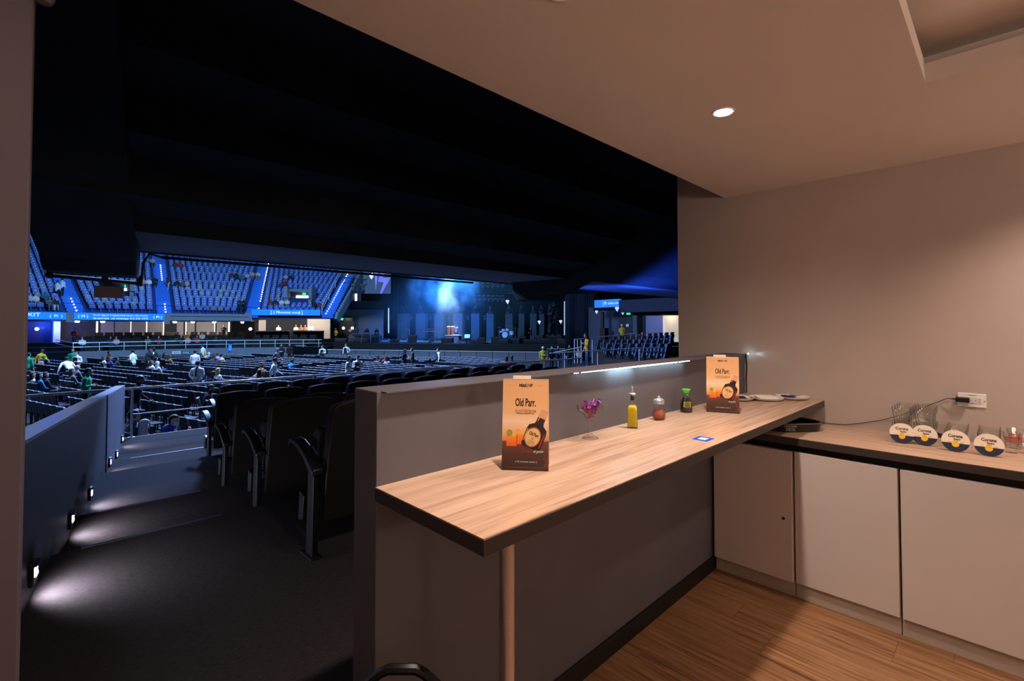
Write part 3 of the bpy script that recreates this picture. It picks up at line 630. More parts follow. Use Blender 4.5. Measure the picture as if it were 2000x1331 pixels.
sm = MB().lathe([(0.001, 0.001), (0.021, 0), (0.022, 0.003), (0.022, 0.03), (0.0335, 0.102), (0.0322, 0.102), (0.0205, 0.032), (0.02, 0.024), (0.001, 0.022)], 14, cap=False).mesh('shot_glass', m_glass, False)
for i, (px, py, lab) in enumerate(((1976, 885, 'tapered shot glass with red print, front one'), (1984, 877, 'tapered shot glass just behind the front red-printed one'), (2003, 886, 'tapered shot glass cut by the right edge of the photo'))):
    c = AZ(px, py, KZ); t = thing('shot_glass', lab, 'glass', c, 0.4 * i, 'shot glasses at the right end of the worktop')
    o = bpy.data.objects.new('glass_body', sm); C.objects.link(o); o.parent = t
    fd = face_dir(c); w0 = math.atan2(fd.y, fd.x) - 0.4 * i
    def bend(p, w0=w0): r = 0.022 + (p.y - 0.03) * 0.16 + 0.0012 + p.z; w = w0 + p.x / 0.028; return Vector((r * math.cos(w), r * math.sin(w), p.y))
    q = MB()
    for k in range(3):
        vs = []
        for j in range(7):
            w = w0 - 0.9 + j * 0.28
            for dz in (0, 0.005): z = 0.056 + k * 0.009 + dz; r = 0.022 + (z - 0.03) * 0.16 + 0.0012; vs.append((r * math.cos(w), r * math.sin(w), z))
        q.add(vs, [(2 * j, 2 * j + 2, 2 * j + 3, 2 * j + 1) for j in range(6)])
    q.build('red_bands', m_red, t)
# ================================================================== OUR TIER: aisle, steps, parapet, soffit, rails, seats
m_carpet = mat('charcoal_carpet', (54, 49, 50), 0.95, vary=0.35, vscale=90, bump=1.0, bscale=160, stretch=(0.35, 1.6, 1), spec=0.1)
m_par = mat('parapet_dark', (34, 34, 47), 0.6, vary=0.05, vscale=3)
m_par2 = mat('parapet_grey', (104, 106, 124), 0.6, vary=0.05, vscale=3)
m_soff = mat('soffit_black', (64, 63, 66), 0.9, vary=0.1, vscale=2, spec=0.15)
m_soffg = mat('soffit_grey', (124, 126, 136), 0.9, vary=0.06, vscale=2, spec=0.15)
m_rail = mat('rail_steel', (226, 230, 238), 0.25, 0.15, vary=0.03)
m_nose = mat('nosing_metal', (180, 180, 190), 0.3, 1.0, vary=0.1)
def parX(y): return -0.02 + 0.15 * (y - 3.78)
EDGES = [1.45, 4.47, 5.76, 7.88, 9.2, 11.75]; TZ = [0, -0.15, -0.3, -0.45, -0.6]
for i in range(5):
    y0, y1, z = EDGES[i], EDGES[i + 1], TZ[i]
    a, b = parX(y0) - 0.02, parX(y1) - 0.02
    if i == 0: a = jx - 0.3
    s_ = MB().hexa([(a, y0, -1.6), (21, y0, -1.6), (21, y1, -1.6), (b, y1, -1.6), (a, y0, z), (21, y0, z), (21, y1, z), (b, y1, z)]).build('seating_step', m_carpet)
    struct(s_)
    if i < 4 and i != 2:
        x0, x1 = [(0.23, 1.08), (0.41, 1.20), (0, 0), (1.01, 2.0)][i]
        B(x0, x1, y1 - 0.02, y1 + 0.004, z - 0.012, z + 0.004).build('nosing_strip', m_nose, s_)
    if i == 4:
        B(b, 21, y1 - 0.03, y1 + 0.006, z - 0.02, z + 0.006).build('edge_trim', mat('edge_trim_grey', (96, 98, 106), 0.6), s_)
# parapet beside the aisle, near panel dark, far panel and caps paler
def par_panel(ya, yb, m, dx, nm):
    def zt(y): return 0.913 - 0.0633 * (y - 3.59)
    mb = MB(); p = []
    for z in (0, 1):
        for y, o in ((ya, -0.14 + dx), (ya, dx), (yb, dx), (yb, -0.14 + dx)):
            p.append((parX(y) + o, y, zt(y) if z else -1.6))
    q = [p[0], p[1], p[2], p[3], p[4], p[5], p[6], p[7]]
    o = struct(mb.hexa(q).build(nm, m, bevel=0.006))
    MB().hexa([v + Vector((0, 0, .001)) for v in map(Vector, p[4:])] + [v + Vector((0, 0, .012)) for v in map(Vector, p[4:])]).build('cap', mat('parapet_cap', (150, 152, 176), .4, vary=.04), o)
    return o
par_panel(1.46, 8.16, m_par, 0.0, 'aisle_parapet'); par_panel(8.2, 11.68, m_par2, 0.012, 'aisle_parapet')
# step lights
m_sl = mat('step_light_glow', (232, 226, 255), 0.4, emit=18, vary=0)
SL = [(68, 1118, 0.15), (148, 1013, 0.0), (188, 962, -0.15), (213, 903.5, -0.30), (230, 888, -0.45), (242, 858, -0.45)]
SLN = ['nearest to the camera', 'second from the camera', 'third from the camera', 'fourth from the camera', 'last but one, near the railing', 'farthest, by the railing post']
for i, (px, py, z) in enumerate(SL):
    q = AZ(px, py, z); y = q.y; x = parX(y) + (0.012 if y > 8.2 else 0)
    t = thing('step_light', 'small lit step light low on the aisle parapet, ' + SLN[i], 'step light', (x, y, z), math.radians(-8.5), 'step lights along the aisle parapet')
    B(0.0, 0.022, -0.05, 0.05, -0.065, 0.065).build('housing', mat('step_light_frame', (60, 58, 60), 0.4, 0.6), t, bevel=0.006)
    g = MB()
    for k in range(5): g.sphere((0.024, -0.026 + 0.013 * k, 0.02 * math.cos(k * 2.1)), (0.006, 0.011, 0.014), 8, 6)
    g.build('lens', m_sl, t, kind='stuff')
    B(0.02, 0.036, -0.05, 0.05, 0.045, 0.062).build('hood', m_black, t)
    light('step_lamp', 'SPOT', (x + 0.04, y + 0.006, z), [28, 21, 18, 12, 10, 10][i], (0.86, 0.84, 1.0), (x + 0.45, y + 0.03, z - 0.28), 0.02, 150, 0.8)
# front railing
YR = 11.72
fr = thing('front_railing', 'steel tube railing along the front edge of our seating tier', 'railing', (0, 0, 0))
MB().tube([(-4, YR, 0.335), (5, YR, 0.335), (14.6, YR - 0.6, 0.335)], 0.024, 10).build('top_rail', m_rail, fr, True)
MB().tube([(-4, YR, -0.20), (0.9, YR, -0.20)], 0.012, 8).tube([(1.29, YR, -0.16), (4.8, YR, -0.16)], 0.012, 8).build('mid_rail', m_rail, fr, True, kind='stuff')
for x in (-2.6, -1.0, 1.29, 2.9, 4.75, 9.2, 11.5, 13.3):
    y = YR if x <= 5 else YR - 0.6 * (x - 5) / 9.6
    po = MB().tube([(x, y, -0.6), (x, y, 0.33)], 0.021, 10).build('post', m_rail, fr, True)
    MB().lathe([(0.06, 0), (0.06, 0.012), (0.025, 0.02)], 14, (x, y, -0.6)).build('foot', m_rail, po, True)
B(4.85, 9.0, YR + 0.01, YR + 0.05, -0.6, 0.29).build('solid_panel', m_par2, fr)
# soffit of the tier above: flat front then folds rising towards us
SX1 = 26.0
def SX0(y): return 0.35 + 0.15 * (y - 11.5)
prof = [(12.0, 3.03), (9.4, 3.0), (9.25, 3.22)]
y, z = 9.25, 3.22
for k in range(7):
    prof.append((y - 0.95, z + 0.10)); prof.append((y - 1.17, z + 0.5)); y -= 1.17; z += 0.5
def soff(pr, nm, m, SX1=26.0, SX0=SX0):
    mb = MB(); n = len(pr); vs = [(SX0(a), a, b) for a, b in pr] + [(SX1, a, b) for a, b in pr] + [(SX0(a), a, b + 0.25) for a, b in pr] + [(SX1, a, b + 0.25) for a, b in pr]; fs = []
    for i in range(n - 1):
        fs.append((i, i + 1, n + i + 1, n + i)); fs.append((2 * n + i, 3 * n + i, 3 * n + i + 1, 2 * n + i + 1))
        fs.append((i, 2 * n + i, 2 * n + i + 1, i + 1)); fs.append((n + i, n + i + 1, 3 * n + i + 1, 3 * n + i))
    return struct(mb.add(vs, fs).build(nm, m))
soff(prof[:2], 'soffit_front', m_soffg); soff(prof[1:], 'soffit_folds', m_soff, 12.1); soff([(9.4, 3.0), (8.6, 3.25), (1.5, 6.45)], 'soffit_slope', m_soff, 26.0, lambda y: 12.1)
struct(B(0.42, SX1, 12.0, 12.15, 3.01, 4.1).build('tier_fascia', m_soff))
struct(B(0.5, 27, 0.2, 1.45, 6.3, 6.5).build('soffit_back', m_soff)); struct(B(-1.6, 27, 1.44, 1.6, 3.3, 6.5).build('upper_back_wall', m_soff))
struct(B(-1.6, 3.76, 1.44, 1.5, 2.79, 3.3).build('suite_header', m_soff))
struct(B(3.76, 24, 1.44, 1.6, -0.1, 3.3).build('neighbour_wall', m_soff))
# sloping raker beams under the tier
def raker(xa, xb, skew, sl, zb, nm, lab_z=2.9):
    def X(x, y): return x + skew * (y - 11.5)
    P = [(11.5, zb + 0.02), (11.75, zb + 0.35), (11.75, 3.4), (1.55, 3.4 + sl * 10 + 0.8), (1.55, zb + sl * 9.3), (10.3, zb + sl * 0.55), (10.6, zb)]
    n = len(P); ch = 0.1
    vs = [(X(xa, y), y, z) for y, z in P] + [(X(xb, y), y, z) for y, z in P]
    fs = [tuple(range(n)), tuple(range(2 * n - 1, n - 1, -1))] + [(i, n + i, n + (i + 1) % n, (i + 1) % n) for i in range(n)]
    return struct(MB().add(vs, fs).build(nm, m_soff, bevel=0.05))
raker(0.14, 1.34, 0.15, 0.37, 2.41, 'raker_beam'); raker(11.5, 12.65, 0.0, 0.36, 2.36, 'raker_beam'); raker(23.5, 24.7, 0.0, 0.36, 2.36, 'raker_beam')
t = thing('soffit_conduit', 'black conduit pipe along the soffit edge, bending down by the left beam', 'pipe')
MB().tube([(1.75, 11.9, 2.92), (4, 11.9, 2.925), (9.9, 11.9, 2.925)], 0.03, 8).build('long_run', m_black, t, True)
pa = AY(292, 496, 11.9); pb_ = AY(279, 515, 11.85); pc = AY(276, 552, 11.8)
MB().tube([(1.75, 11.9, 2.92), pa, pb_, pc], 0.022, 8).build('bend', m_black, t, True)
t = thing('beam_crossbar', 'black crossbar with clamps under the end of the left beam', 'bar')
MB().tube([AY(96, 538, 11.75), AY(276, 554, 11.75)], 0.035, 8).build('bar', m_black, t, True)
for px in (97, 205, 272): 
    q = AY(px, 538 + (px - 96) * 0.09, 11.75); MB().cbox((q.x, q.y, q.z + 0.05), (0.09, 0.08, 0.2)).build('clamp', m_black, t)
a_, b_ = AY(184, 558, 11.6), AY(242, 583, 11.6)
t = thing('hanging_display', 'small brown-grey display panel hanging below the left beam', 'screen', (a_.x, 11.6, b_.z))
B(0, b_.x - a_.x, 0, 0.05, 0, a_.z - b_.z).build('panel', mat('display_face', (176, 146, 132), 0.35, vary=0.05), t, bevel=0.006)
B((b_.x - a_.x) * .3, (b_.x - a_.x) * .6, 0.02, 0.06, a_.z - b_.z, a_.z - b_.z + 0.12).build('bracket', m_black, t)
for i, (px, py, Y) in enumerate(((1070, 543, 9.7), (1135, 488, 8.3), (1205, 437, 7.2), (1285, 380, 6.1))):
    q = AY(px, py, Y); t = thing('soffit_light', 'unlit round soffit light, %s up the dark slope' % ['lowest', 'second', 'third', 'highest'][i], 'light', q)
    MB().lathe([(0.13, -0.03), (0.15, 0.0), (0.15, 0.25)], 16).build('housing', mat('soffit_light_grey', (110, 110, 118), 0.5), t, True)
# ------------------------------------------------------------------ theatre seats
m_fab = mat('seat_fabric', (60, 58, 68), 0.95, vary=0.12, vscale=300, bump=0.4, bscale=500, spec=0.1)
m_shell = mat('seat_shell', (27, 23, 22), 0.6, vary=0.08)
m_arm = mat('armrest_plastic', (30, 33, 40), 0.36, vary=0.05)
m_std = mat('seat_standard', (20, 20, 23), 0.45, 0.2, vary=0.05)
def outline(x0, x1, z0, zt, r, arch):
    P = [(x0, z0 + 0.02), (x0 + 0.02, z0), (x1 - 0.02, z0), (x1, z0 + 0.02)]; mid = (x0 + x1) / 2; h = (x1 - x0) / 2
    def az(x): return zt - arch * ((x - mid) / h) ** 2
    P.append((x1, az(x1) - r))
    for k in range(1, 5): w = k * PI / 8; P.append((x1 - r + r * math.cos(w), az(x1 - r) - r + r * math.sin(w)))
    for k in range(1, 8): x = x1 - r - (x1 - x0 - 2 * r) * k / 8; P.append((x, az(x)))
    for k in range(0, 4): w = PI / 2 + k * PI / 8; P.append((x0 + r + r * math.cos(w), az(x0 + r) - r + r * math.sin(w)))
    P.append((x0, az(x0) - r)); return P
def make_seat(label, loc, far_end=False):
    t = thing('theatre_seat', label, 'seat', loc, 0, 'black theatre seats of our tier')
    sh = Matrix(((1, 0, 0, 0), (0, 1, -0.21, 0.05), (0, 0, 1, 0), (0, 0, 0, 1)))
    R = frame_M((0, 0, 0), (1, 0, 0), (0, 0, 1))   # local z points to -y
    bk = MB().prism(outline(0.055, 0.605, 0.22, 1.04, 0.05, 0.03), 0.0, 0.03, sh @ R).build('back_shell', m_shell, t, True, bevel=0.008)
    MB().prism(outline(0.06, 0.60, 0.40, 1.032, 0.05, 0.03), -0.085, 0.0, sh @ R).build('back_cushion', m_fab, t, True, bevel=0.018)
    MB().prism(outline(0.075, 0.585, 0.36, 0.82, 0.06, 0.0), -0.27, -0.16, Matrix(((1, 0, 0, 0), (0, 1, -0.12, 0.03), (0, 0, 1, 0), (0, 0, 0, 1))) @ R).build('seat_cushion', m_fab, t, True, bevel=0.02)
    w = 0.038; pr = [(-0.055, 0.585), (0.04, 0.645), (0.14, 0.695), (0.26, 0.73), (0.345, 0.735), (0.375, 0.715), (0.385, 0.675), (0.365, 0.67), (0.345, 0.70), (0.25, 0.69), (0.13, 0.645), (0.03, 0.575), (-0.055, 0.545)]
    MB().prism(pr, -w, w, frame_M((0.012, 0, 0), (0, 1, 0), (0, 0, 1))).build('armrest', m_arm, t, True, bevel=0.008)
    MB().hexa([(-0.01, -0.02, 0), (0.03, -0.02, 0), (0.03, 0.09, 0), (-0.01, 0.09, 0), (-0.01, -0.035, 0.56), (0.03, -0.035, 0.56), (0.03, 0.06, 0.62), (-0.01, 0.06, 0.62)]).build('standard', m_std, t, bevel=0.006)
    B(-0.03, 0.05, -0.05, 0.14, 0, 0.012).build('foot_plate', m_std, t, bevel=0.003)
    MB().hexa([(-0.02, 0.12, 0.22), (0.035, 0.12, 0.22), (0.035, 0.20, 0.20), (-0.02, 0.20, 0.20), (-0.02, 0.10, 0.38), (0.035, 0.10, 0.38), (0.035, 0.18, 0.40), (-0.02, 0.18, 0.40)]).build('hinge_box', m_arm, t, bevel=0.005)
    return t
ROWS = [(3.22, 0, 1.31, 9), (4.56, -0.15, 1.37, 10), (5.86, -0.30, 1.44, 10), (7.96, -0.45, 1.75, 11), (10.35, -0.60, 2.36, 13)]
RN = ['first', 'second', 'third', 'fourth', 'fifth']; CN = ['at the aisle end', 'second from the aisle', 'third from the aisle', 'fourth from the aisle', 'fifth from the aisle', 'sixth from the aisle', 'seventh from the aisle', 'eighth from the aisle', 'ninth from the aisle', 'tenth from the aisle', 'eleventh from the aisle', 'twelfth from the aisle', 'thirteenth from the aisle']
seat0 = None
for r, (y, z, x0, n) in enumerate(ROWS):
    for k in range(n):
        lab = 'black high-backed theatre seat, %s in the %s row down' % (CN[k], RN[r]); x = x0 + 0.642 * k; yy = y - 0.004 * k * k * (r > 2)
        if seat0 is None: seat0 = make_seat(lab, (x, yy, z))
        else: dup(seat0, (x, yy, z), rnd.uniform(-0.012, 0.012), lab)
# ================================================================== THE ARENA BOWL
FZ = -1.65; CC = (6.2, 31.5); R0 = 26.5
def TH(px, R=R0): q = ACIRC(px, 660, CC, R); return math.atan2(q.x - CC[0], q.y - CC[1])
def PT(th, R, z): return Vector((CC[0] + R * math.sin(th), CC[1] + R * math.cos(th), z))
def arcband(mb, th0, th1, r0, r1, z0, z1, n=24, mi=0):
    for i in range(n):
        a = th0 + (th1 - th0) * i / n; b = th0 + (th1 - th0) * (i + 1) / n
        mb.hexa([PT(a, r0, z0), PT(b, r0, z0), PT(b, r1, z0), PT(a, r1, z0), PT(a, r0, z1), PT(b, r0, z1), PT(b, r1, z1), PT(a, r1, z1)], mi)
    return mb
m_floor = mat('arena_floor', (44, 46, 54), 0.6, vary=0.1, vscale=1)
m_conc = mat('concrete', (120, 122, 134), 0.75, vary=0.08, vscale=1.2)
m_cpanel = mat('grey_wall_panel', (150, 148, 150), 0.7, vary=0.05, vscale=1)
m_dark = mat('dark_shell', (18, 20, 26), 0.9, vary=0.1, vscale=1, spec=0.1)
m_blue = mat('blue_step_paint', (8, 104, 206), 0.6, vary=0.06)
m_tier = mat('tier_riser_paint', (10, 44, 110), 0.7, vary=0.08)
m_seatb = mat('blue_seat_plastic', (8, 66, 160), 0.45, vary=0.05, rand=0.12)
m_seatk = mat('dark_seat_plastic', (30, 34, 44), 0.35, vary=0.05)
m_glossw = mat('glint_and_plain_white', (240, 240, 245), 0.25, vary=0)  # painted glint on the blue seats; plain white on signs and drumheads
m_ribbon = mat('ribbon_screen', (16, 110, 215), 0.4, emit=0.75, vary=0)
m_ribtxt = mat('ribbon_screen_text', (215, 232, 255), 0.4, emit=0.7, vary=0)
m_lampw = mat('cool_lamp_glow', (255, 248, 235), 0.4, emit=14, vary=0)
m_slot = mat('wall_light_slot', (255, 236, 208), 0.4, emit=1.6, vary=0)
struct(B(-40, 75, 11.9, 95, FZ - 0.2, FZ).build('arena_floor', m_floor))
sh = MB(); arcband(sh, -PI * 0.62, PI * 0.75, 55, 55.6, -2, 24, 48); struct(sh.build('arena_shell', m_dark))
struct(B(-60, 75, 8, 95, 24, 24.3).build('arena_roof', m_dark))
tL, tR = TH(143), TH(566)
struct(arcband(MB(), tL, tR, R0, R0 + 0.22, FZ, -0.72, 30).build('concourse_wall', m_conc))
# rising floors behind the low wall, back wall, slab
for i, (r0, r1, z) in enumerate(((R0 + .22, R0 + 2.2, -0.72), (R0 + 2.2, R0 + 4.2, -0.36), (R0 + 4.2, R0 + 8, 0.0))):
    struct(arcband(MB(), TH(60), TH(640), r0, r1, FZ, z, 30).build('concourse_step', m_dark))
tSplit = TH(488)
RB = R0 + 7.2
bw = struct(arcband(MB(), TH(47, RB), TH(600, RB), RB, RB + 0.3, 0.0, 3.1, 36).build('concourse_back_wall', mat('back_wall_dark', (40, 42, 52), 0.8)))
for pa, pb in ((196, 222), (224, 254), (256, 285), (287, 318), (345, 358), (361, 380), (383, 420), (423, 444)):
    arcband(MB(), TH(pa, RB), TH(pb, RB), RB - 0.06, RB, 0.0, 2.3, 3).build('panel', m_cpanel, bw)
for px, w in ((189, 3.2), (255, 1.2), (286, 1.6), (319, 1.6), (363, 1.4), (419, 1.4), (447, 3)):
    arcband(MB(), TH(px - w / 2, RB), TH(px + w / 2, RB), RB - 0.08, RB, 0.0, 2.3, 1).build('light_slot', m_slot, bw)
arcband(MB(), TH(600, RB), TH(645, RB), RB - .1, RB + .2, 0, 3.1, 4).build('panel', mat('cream_panel', (205, 196, 186), 0.7), bw)
arcband(MB(), TH(505, RB), TH(519, RB), RB - .1, RB, 0, 2.3, 2).build('panel', mat('cream_panel', (205, 196, 186), 0.7), bw)
dr = arcband(MB(), TH(452, RB), TH(497, RB), RB - 0.07, RB, 0.0, 2.1, 3).build('dark_door', m_dark, bw)
def disc_on_back(px, py, r, m, parent, nm):
    q = ACIRC(px, py, CC, RB - 0.12); th = math.atan2(q.x - CC[0], q.y - CC[1])
    o = MB().lathe([(0.001, -0.02), (r, -0.02), (r, 0.02)], 18).build(nm, m, parent); o.matrix_world = Matrix.Translation(q) @ Matrix.Rotation(-th, 4, 'Z') @ Matrix.Rotation(PI / 2, 4, 'X'); return o
m_pane = mat('lit_window_pane', (225, 238, 255), 0.4, emit=1.5, vary=0)
disc_on_back(489, 643, 0.19, m_pane, dr, 'round_window')
struct(arcband(MB(), TH(47), tSplit, R0 + 0.6, R0 + 8, 2.05, 2.2, 30).build('concourse_soffit', m_dark))
struct(arcband(MB(), tSplit, TH(650), R0 + 0.6, R0 + 8, 2.62, 2.78, 16).build('concourse_soffit', m_dark))
# fascia: ribbon screens and concrete pieces
def fascia(pa, pb, z0, z1, m, nm, label=None, cat=None, txt=()):
    a, b = TH(pa, R0 + .45), TH(pb, R0 + .45); mb = MB(); P = [PT(a, R0 + .45, z0), PT(b, R0 + .45, z0), PT(b, R0 + .75, z0), PT(a, R0 + .75, z0)]
    P = P + [p + Vector((0, 0, z1 - z0)) for p in P]
    if not cat: return struct(mb.hexa(P).build(nm, m))
    t = thing(nm, label, cat); mb.hexa(P).build('screen_face', m, t)
    for u, v, s, body, sx in txt:
        o = P[0].lerp(P[1], u); o.z = z0 + (z1 - z0) * v; xd = (P[1] - P[0]).normalized(); nr = xd.cross(Vector((0, 0, 1)))
        text('lettering', body, m_ribtxt, s, frame_M(o + nr * 0.02, xd, (0, 0, 1)), t, sx=sx)
    return t
fascia(40, 128, 2.12, 2.76, m_ribbon, 'ribbon_screen', 'blue ribbon screen at the far left reading exit, above the blue lit doors', 'screen', ((0.22, 0.62, 0.42, 'EXIT', 1.3), (0.77, 0.5, 0.34, '(  M  )', 1.0)))
fascia(128, 143, 1.9, 2.76, m_conc, 'fascia_bracket')
fascia(144, 320, 2.12, 2.76, m_ribbon, 'ribbon_screen', 'long blue ribbon screen below the left blue seats with two lines of text', 'screen', ((0.09, 0.5, 0.36, '( M )', 1.0), (0.92, 0.5, 0.36, '( M )', 1.0), (0.5, 0.7, 0.2, 'Si ves alguna irregularidad dentro del recinto,', 1.1), (0.5, 0.25, 0.22, '#repórtala  vía whatsapp 313 375 1919', 1.15)))
fascia(320, 331, 1.75, 2.85, m_conc, 'fascia_bracket')
for i, (a, b) in enumerate(((331, 409), (409, 486))):
    fascia(a, b, 2.12, 2.84, m_conc, 'fascia_beam'); fascia(a, b, 2.5, 2.58, mat('beam_shadow_line', (70, 72, 84), 0.7), 'fascia_shadow_band')
fascia(478, 491, 2.1, 3.0, m_conc, 'fascia_bracket')
fascia(491, 624, 2.74, 3.36, m_ribbon, 'ribbon_screen', 'blue ribbon screen under the right blue seats with a venue name', 'screen', ((0.335, 0.5, 0.46, '[ ( M', 0.95), (0.545, 0.5, 0.38, 'movistar arena', 0.92), (0.715, 0.5, 0.46, ') ]', 0.95)))
# small ceiling lamps under the slab
for i, (px, py, z) in enumerate(((150, 626, 2.06), (200, 626, 2.06), (341, 626, 2.06), (376, 626, 2.06), (418, 626, 2.06), (473, 626, 2.06), (513, 627, 2.62), (542, 628, 2.62), (550, 627, 2.62), (587, 627, 2.62), (603, 628, 2.62), (622, 627, 2.62))):
    th = TH(px, R0 + 4.5); q = PT(th, R0 + 4.5, z)
    t = thing('concourse_downlight', 'small lit ceiling lamp under the far stand, number %d from the left end' % (i + 1), 'lamp', q, 0, 'ceiling lamps under the far stand')
    t['label'] = 'small lit ceiling lamp under the far stand'
    MB().lathe([(0.001, -0.16), (0.14, -0.16), (0.18, -0.05), (0.18, 0.0)], 12).build('lamp_body', m_lampw, t)
    if i % 2 == 0 or i > 9: light('concourse_lamp', 'POINT', q + Vector((0, 0, -0.4)), 120, (1.0, 0.86, 0.74), size=0.2)
# left end: blue-lit door recess and steps
dl = PT(TH(75, RB), RB - 0.4, 0.0); thd = TH(75, RB)
for i in range(5): struct(arcband(MB(), TH(40), tL, R0 + 0.4 * i, R0 + 2.6, FZ, FZ + 0.19 * (i + 1), 6).build('entrance_step', m_dark))
dd = thing('entrance_door', 'dark double door lit deep blue at the far left below the exit screen', 'door', (0, 0, 0))
arcband(MB(), TH(40, RB), TH(96, RB), RB - 0.5, RB - 0.4, 0, 2.0, 4).build('leaf', mat('door_navy', (16, 22, 52), 0.5), dd)
disc_on_back(72, 643, 0.16, m_pane, dd, 'round_window').location += Vector((0, -0.5, 0))
arcband(MB(), TH(64, RB), TH(84, RB), RB - 0.56, RB - 0.5, 1.25, 1.5, 1).build('sign', mat('door_sign', (40, 60, 110), 0.5), dd)
arcband(MB(), TH(98, RB), TH(112, RB), RB - 1.2, RB - 0.2, 0, 2.0, 2).build('blue_lit_jamb', mat('jamb_white', (200, 205, 225), 0.6), dd)
light('entrance_lamp', 'POINT', PT(TH(92, RB), RB - 2.3, 1.7), 520, (0.03, 0.10, 1.0), size=0.2)
# railing on the low wall
cr = thing('concourse_railing', 'long steel railing on top of the far low wall', 'railing')
def arcpts(th0, th1, R, z, n=30): return [PT(th0 + (th1 - th0) * i / n, R, z) for i in range(n + 1)]
tq = PT(TH(110, R0 + 2.6), R0 + 2.8, 0.35)
MB().tube([tq] + arcpts(tL, TH(628), R0 + 0.1, 0.06), 0.035, 6).build('top_rail', m_rail, cr, True)
MB().tube([tq - Vector((0, 0, .37))] + arcpts(tL, TH(628), R0 + 0.1, -0.32), 0.024, 6).build('mid_rail', m_rail, cr, True)
for px in (144, 195, 243, 286, 323, 363, 404, 442, 478, 508, 537, 565, 592, 622):
    q = PT(TH(px), R0 + 0.1, -0.74); MB().tube([q, q + Vector((0, 0, 0.8))], 0.032, 6).build('post', m_rail, cr, True)
# ------------------------------------------------------------------ upper tier: terraces, blue aisles, seats
NR = 42
def TR(k): return R0 + 0.85 + 0.53 * k
def TZ_(k): return 2.86 + 0.287 * k
aisles = [TH(147, TR(0)), TH(320, TR(0)), TH(492, TR(0)), TH(641, TR(0))]
thA, thB = TH(40, TR(0)) - 0.35, aisles[3] + 0.02
ut = MB()
for k in range(NR): arcband(ut, thA, thB, TR(k) - 0.1, TR(k) + 0.50, TZ_(k) - 0.5, TZ_(k), 22)
ut = struct(ut.build('upper_tier', m_tier))
for ai, th in enumerate(aisles):
    for k in range(NR):
        hw_ = 0.62 / TR(k)
        arcband(MB(), th - hw_, th + hw_, TR(k) - 0.32, TR(k) + 0.27, TZ_(k) - 0.4, TZ_(k) + 0.04, 1).build('blue_step', m_blue, ut)
lamp_me = MB().sphere((0, 0, 0.05), (0.05, 0.05, 0.05), 8, 6).mesh('aisle_lamp', m_lampw)
for ai, (th, side, rng) in enumerate(((aisles[0], 0.0, range(0, 5)), (aisles[1], 0.1, list(range(0, 4)) + list(range(13, 21))), (aisles[2], 0.55, range(0, 25)), (aisles[3], -0.2, range(0, 30)))):
    for k in rng:
        if ai == 2 and k in (3, 4): continue
        o = bpy.data.objects.new('aisle_lamp', lamp_me); C.objects.link(o); o.location = PT(th + side / TR(k), TR(k) - 0.2, TZ_(k) + 0.05)
        tag(o, 'tiny white step lamp on the %s blue aisle of the far stand' % ['leftmost', 'second', 'third', 'rightmost'][ai], 'lamp', 'step lamps, %s blue aisle' % ['leftmost', 'second', 'third', 'rightmost'][ai])
HEAD = {'sit': 1.27, 'sitlean': 1.22, 'sitchin': 1.25, 'bend': 1.40}
def head_h(p): return HEAD.get(p, 1.70)
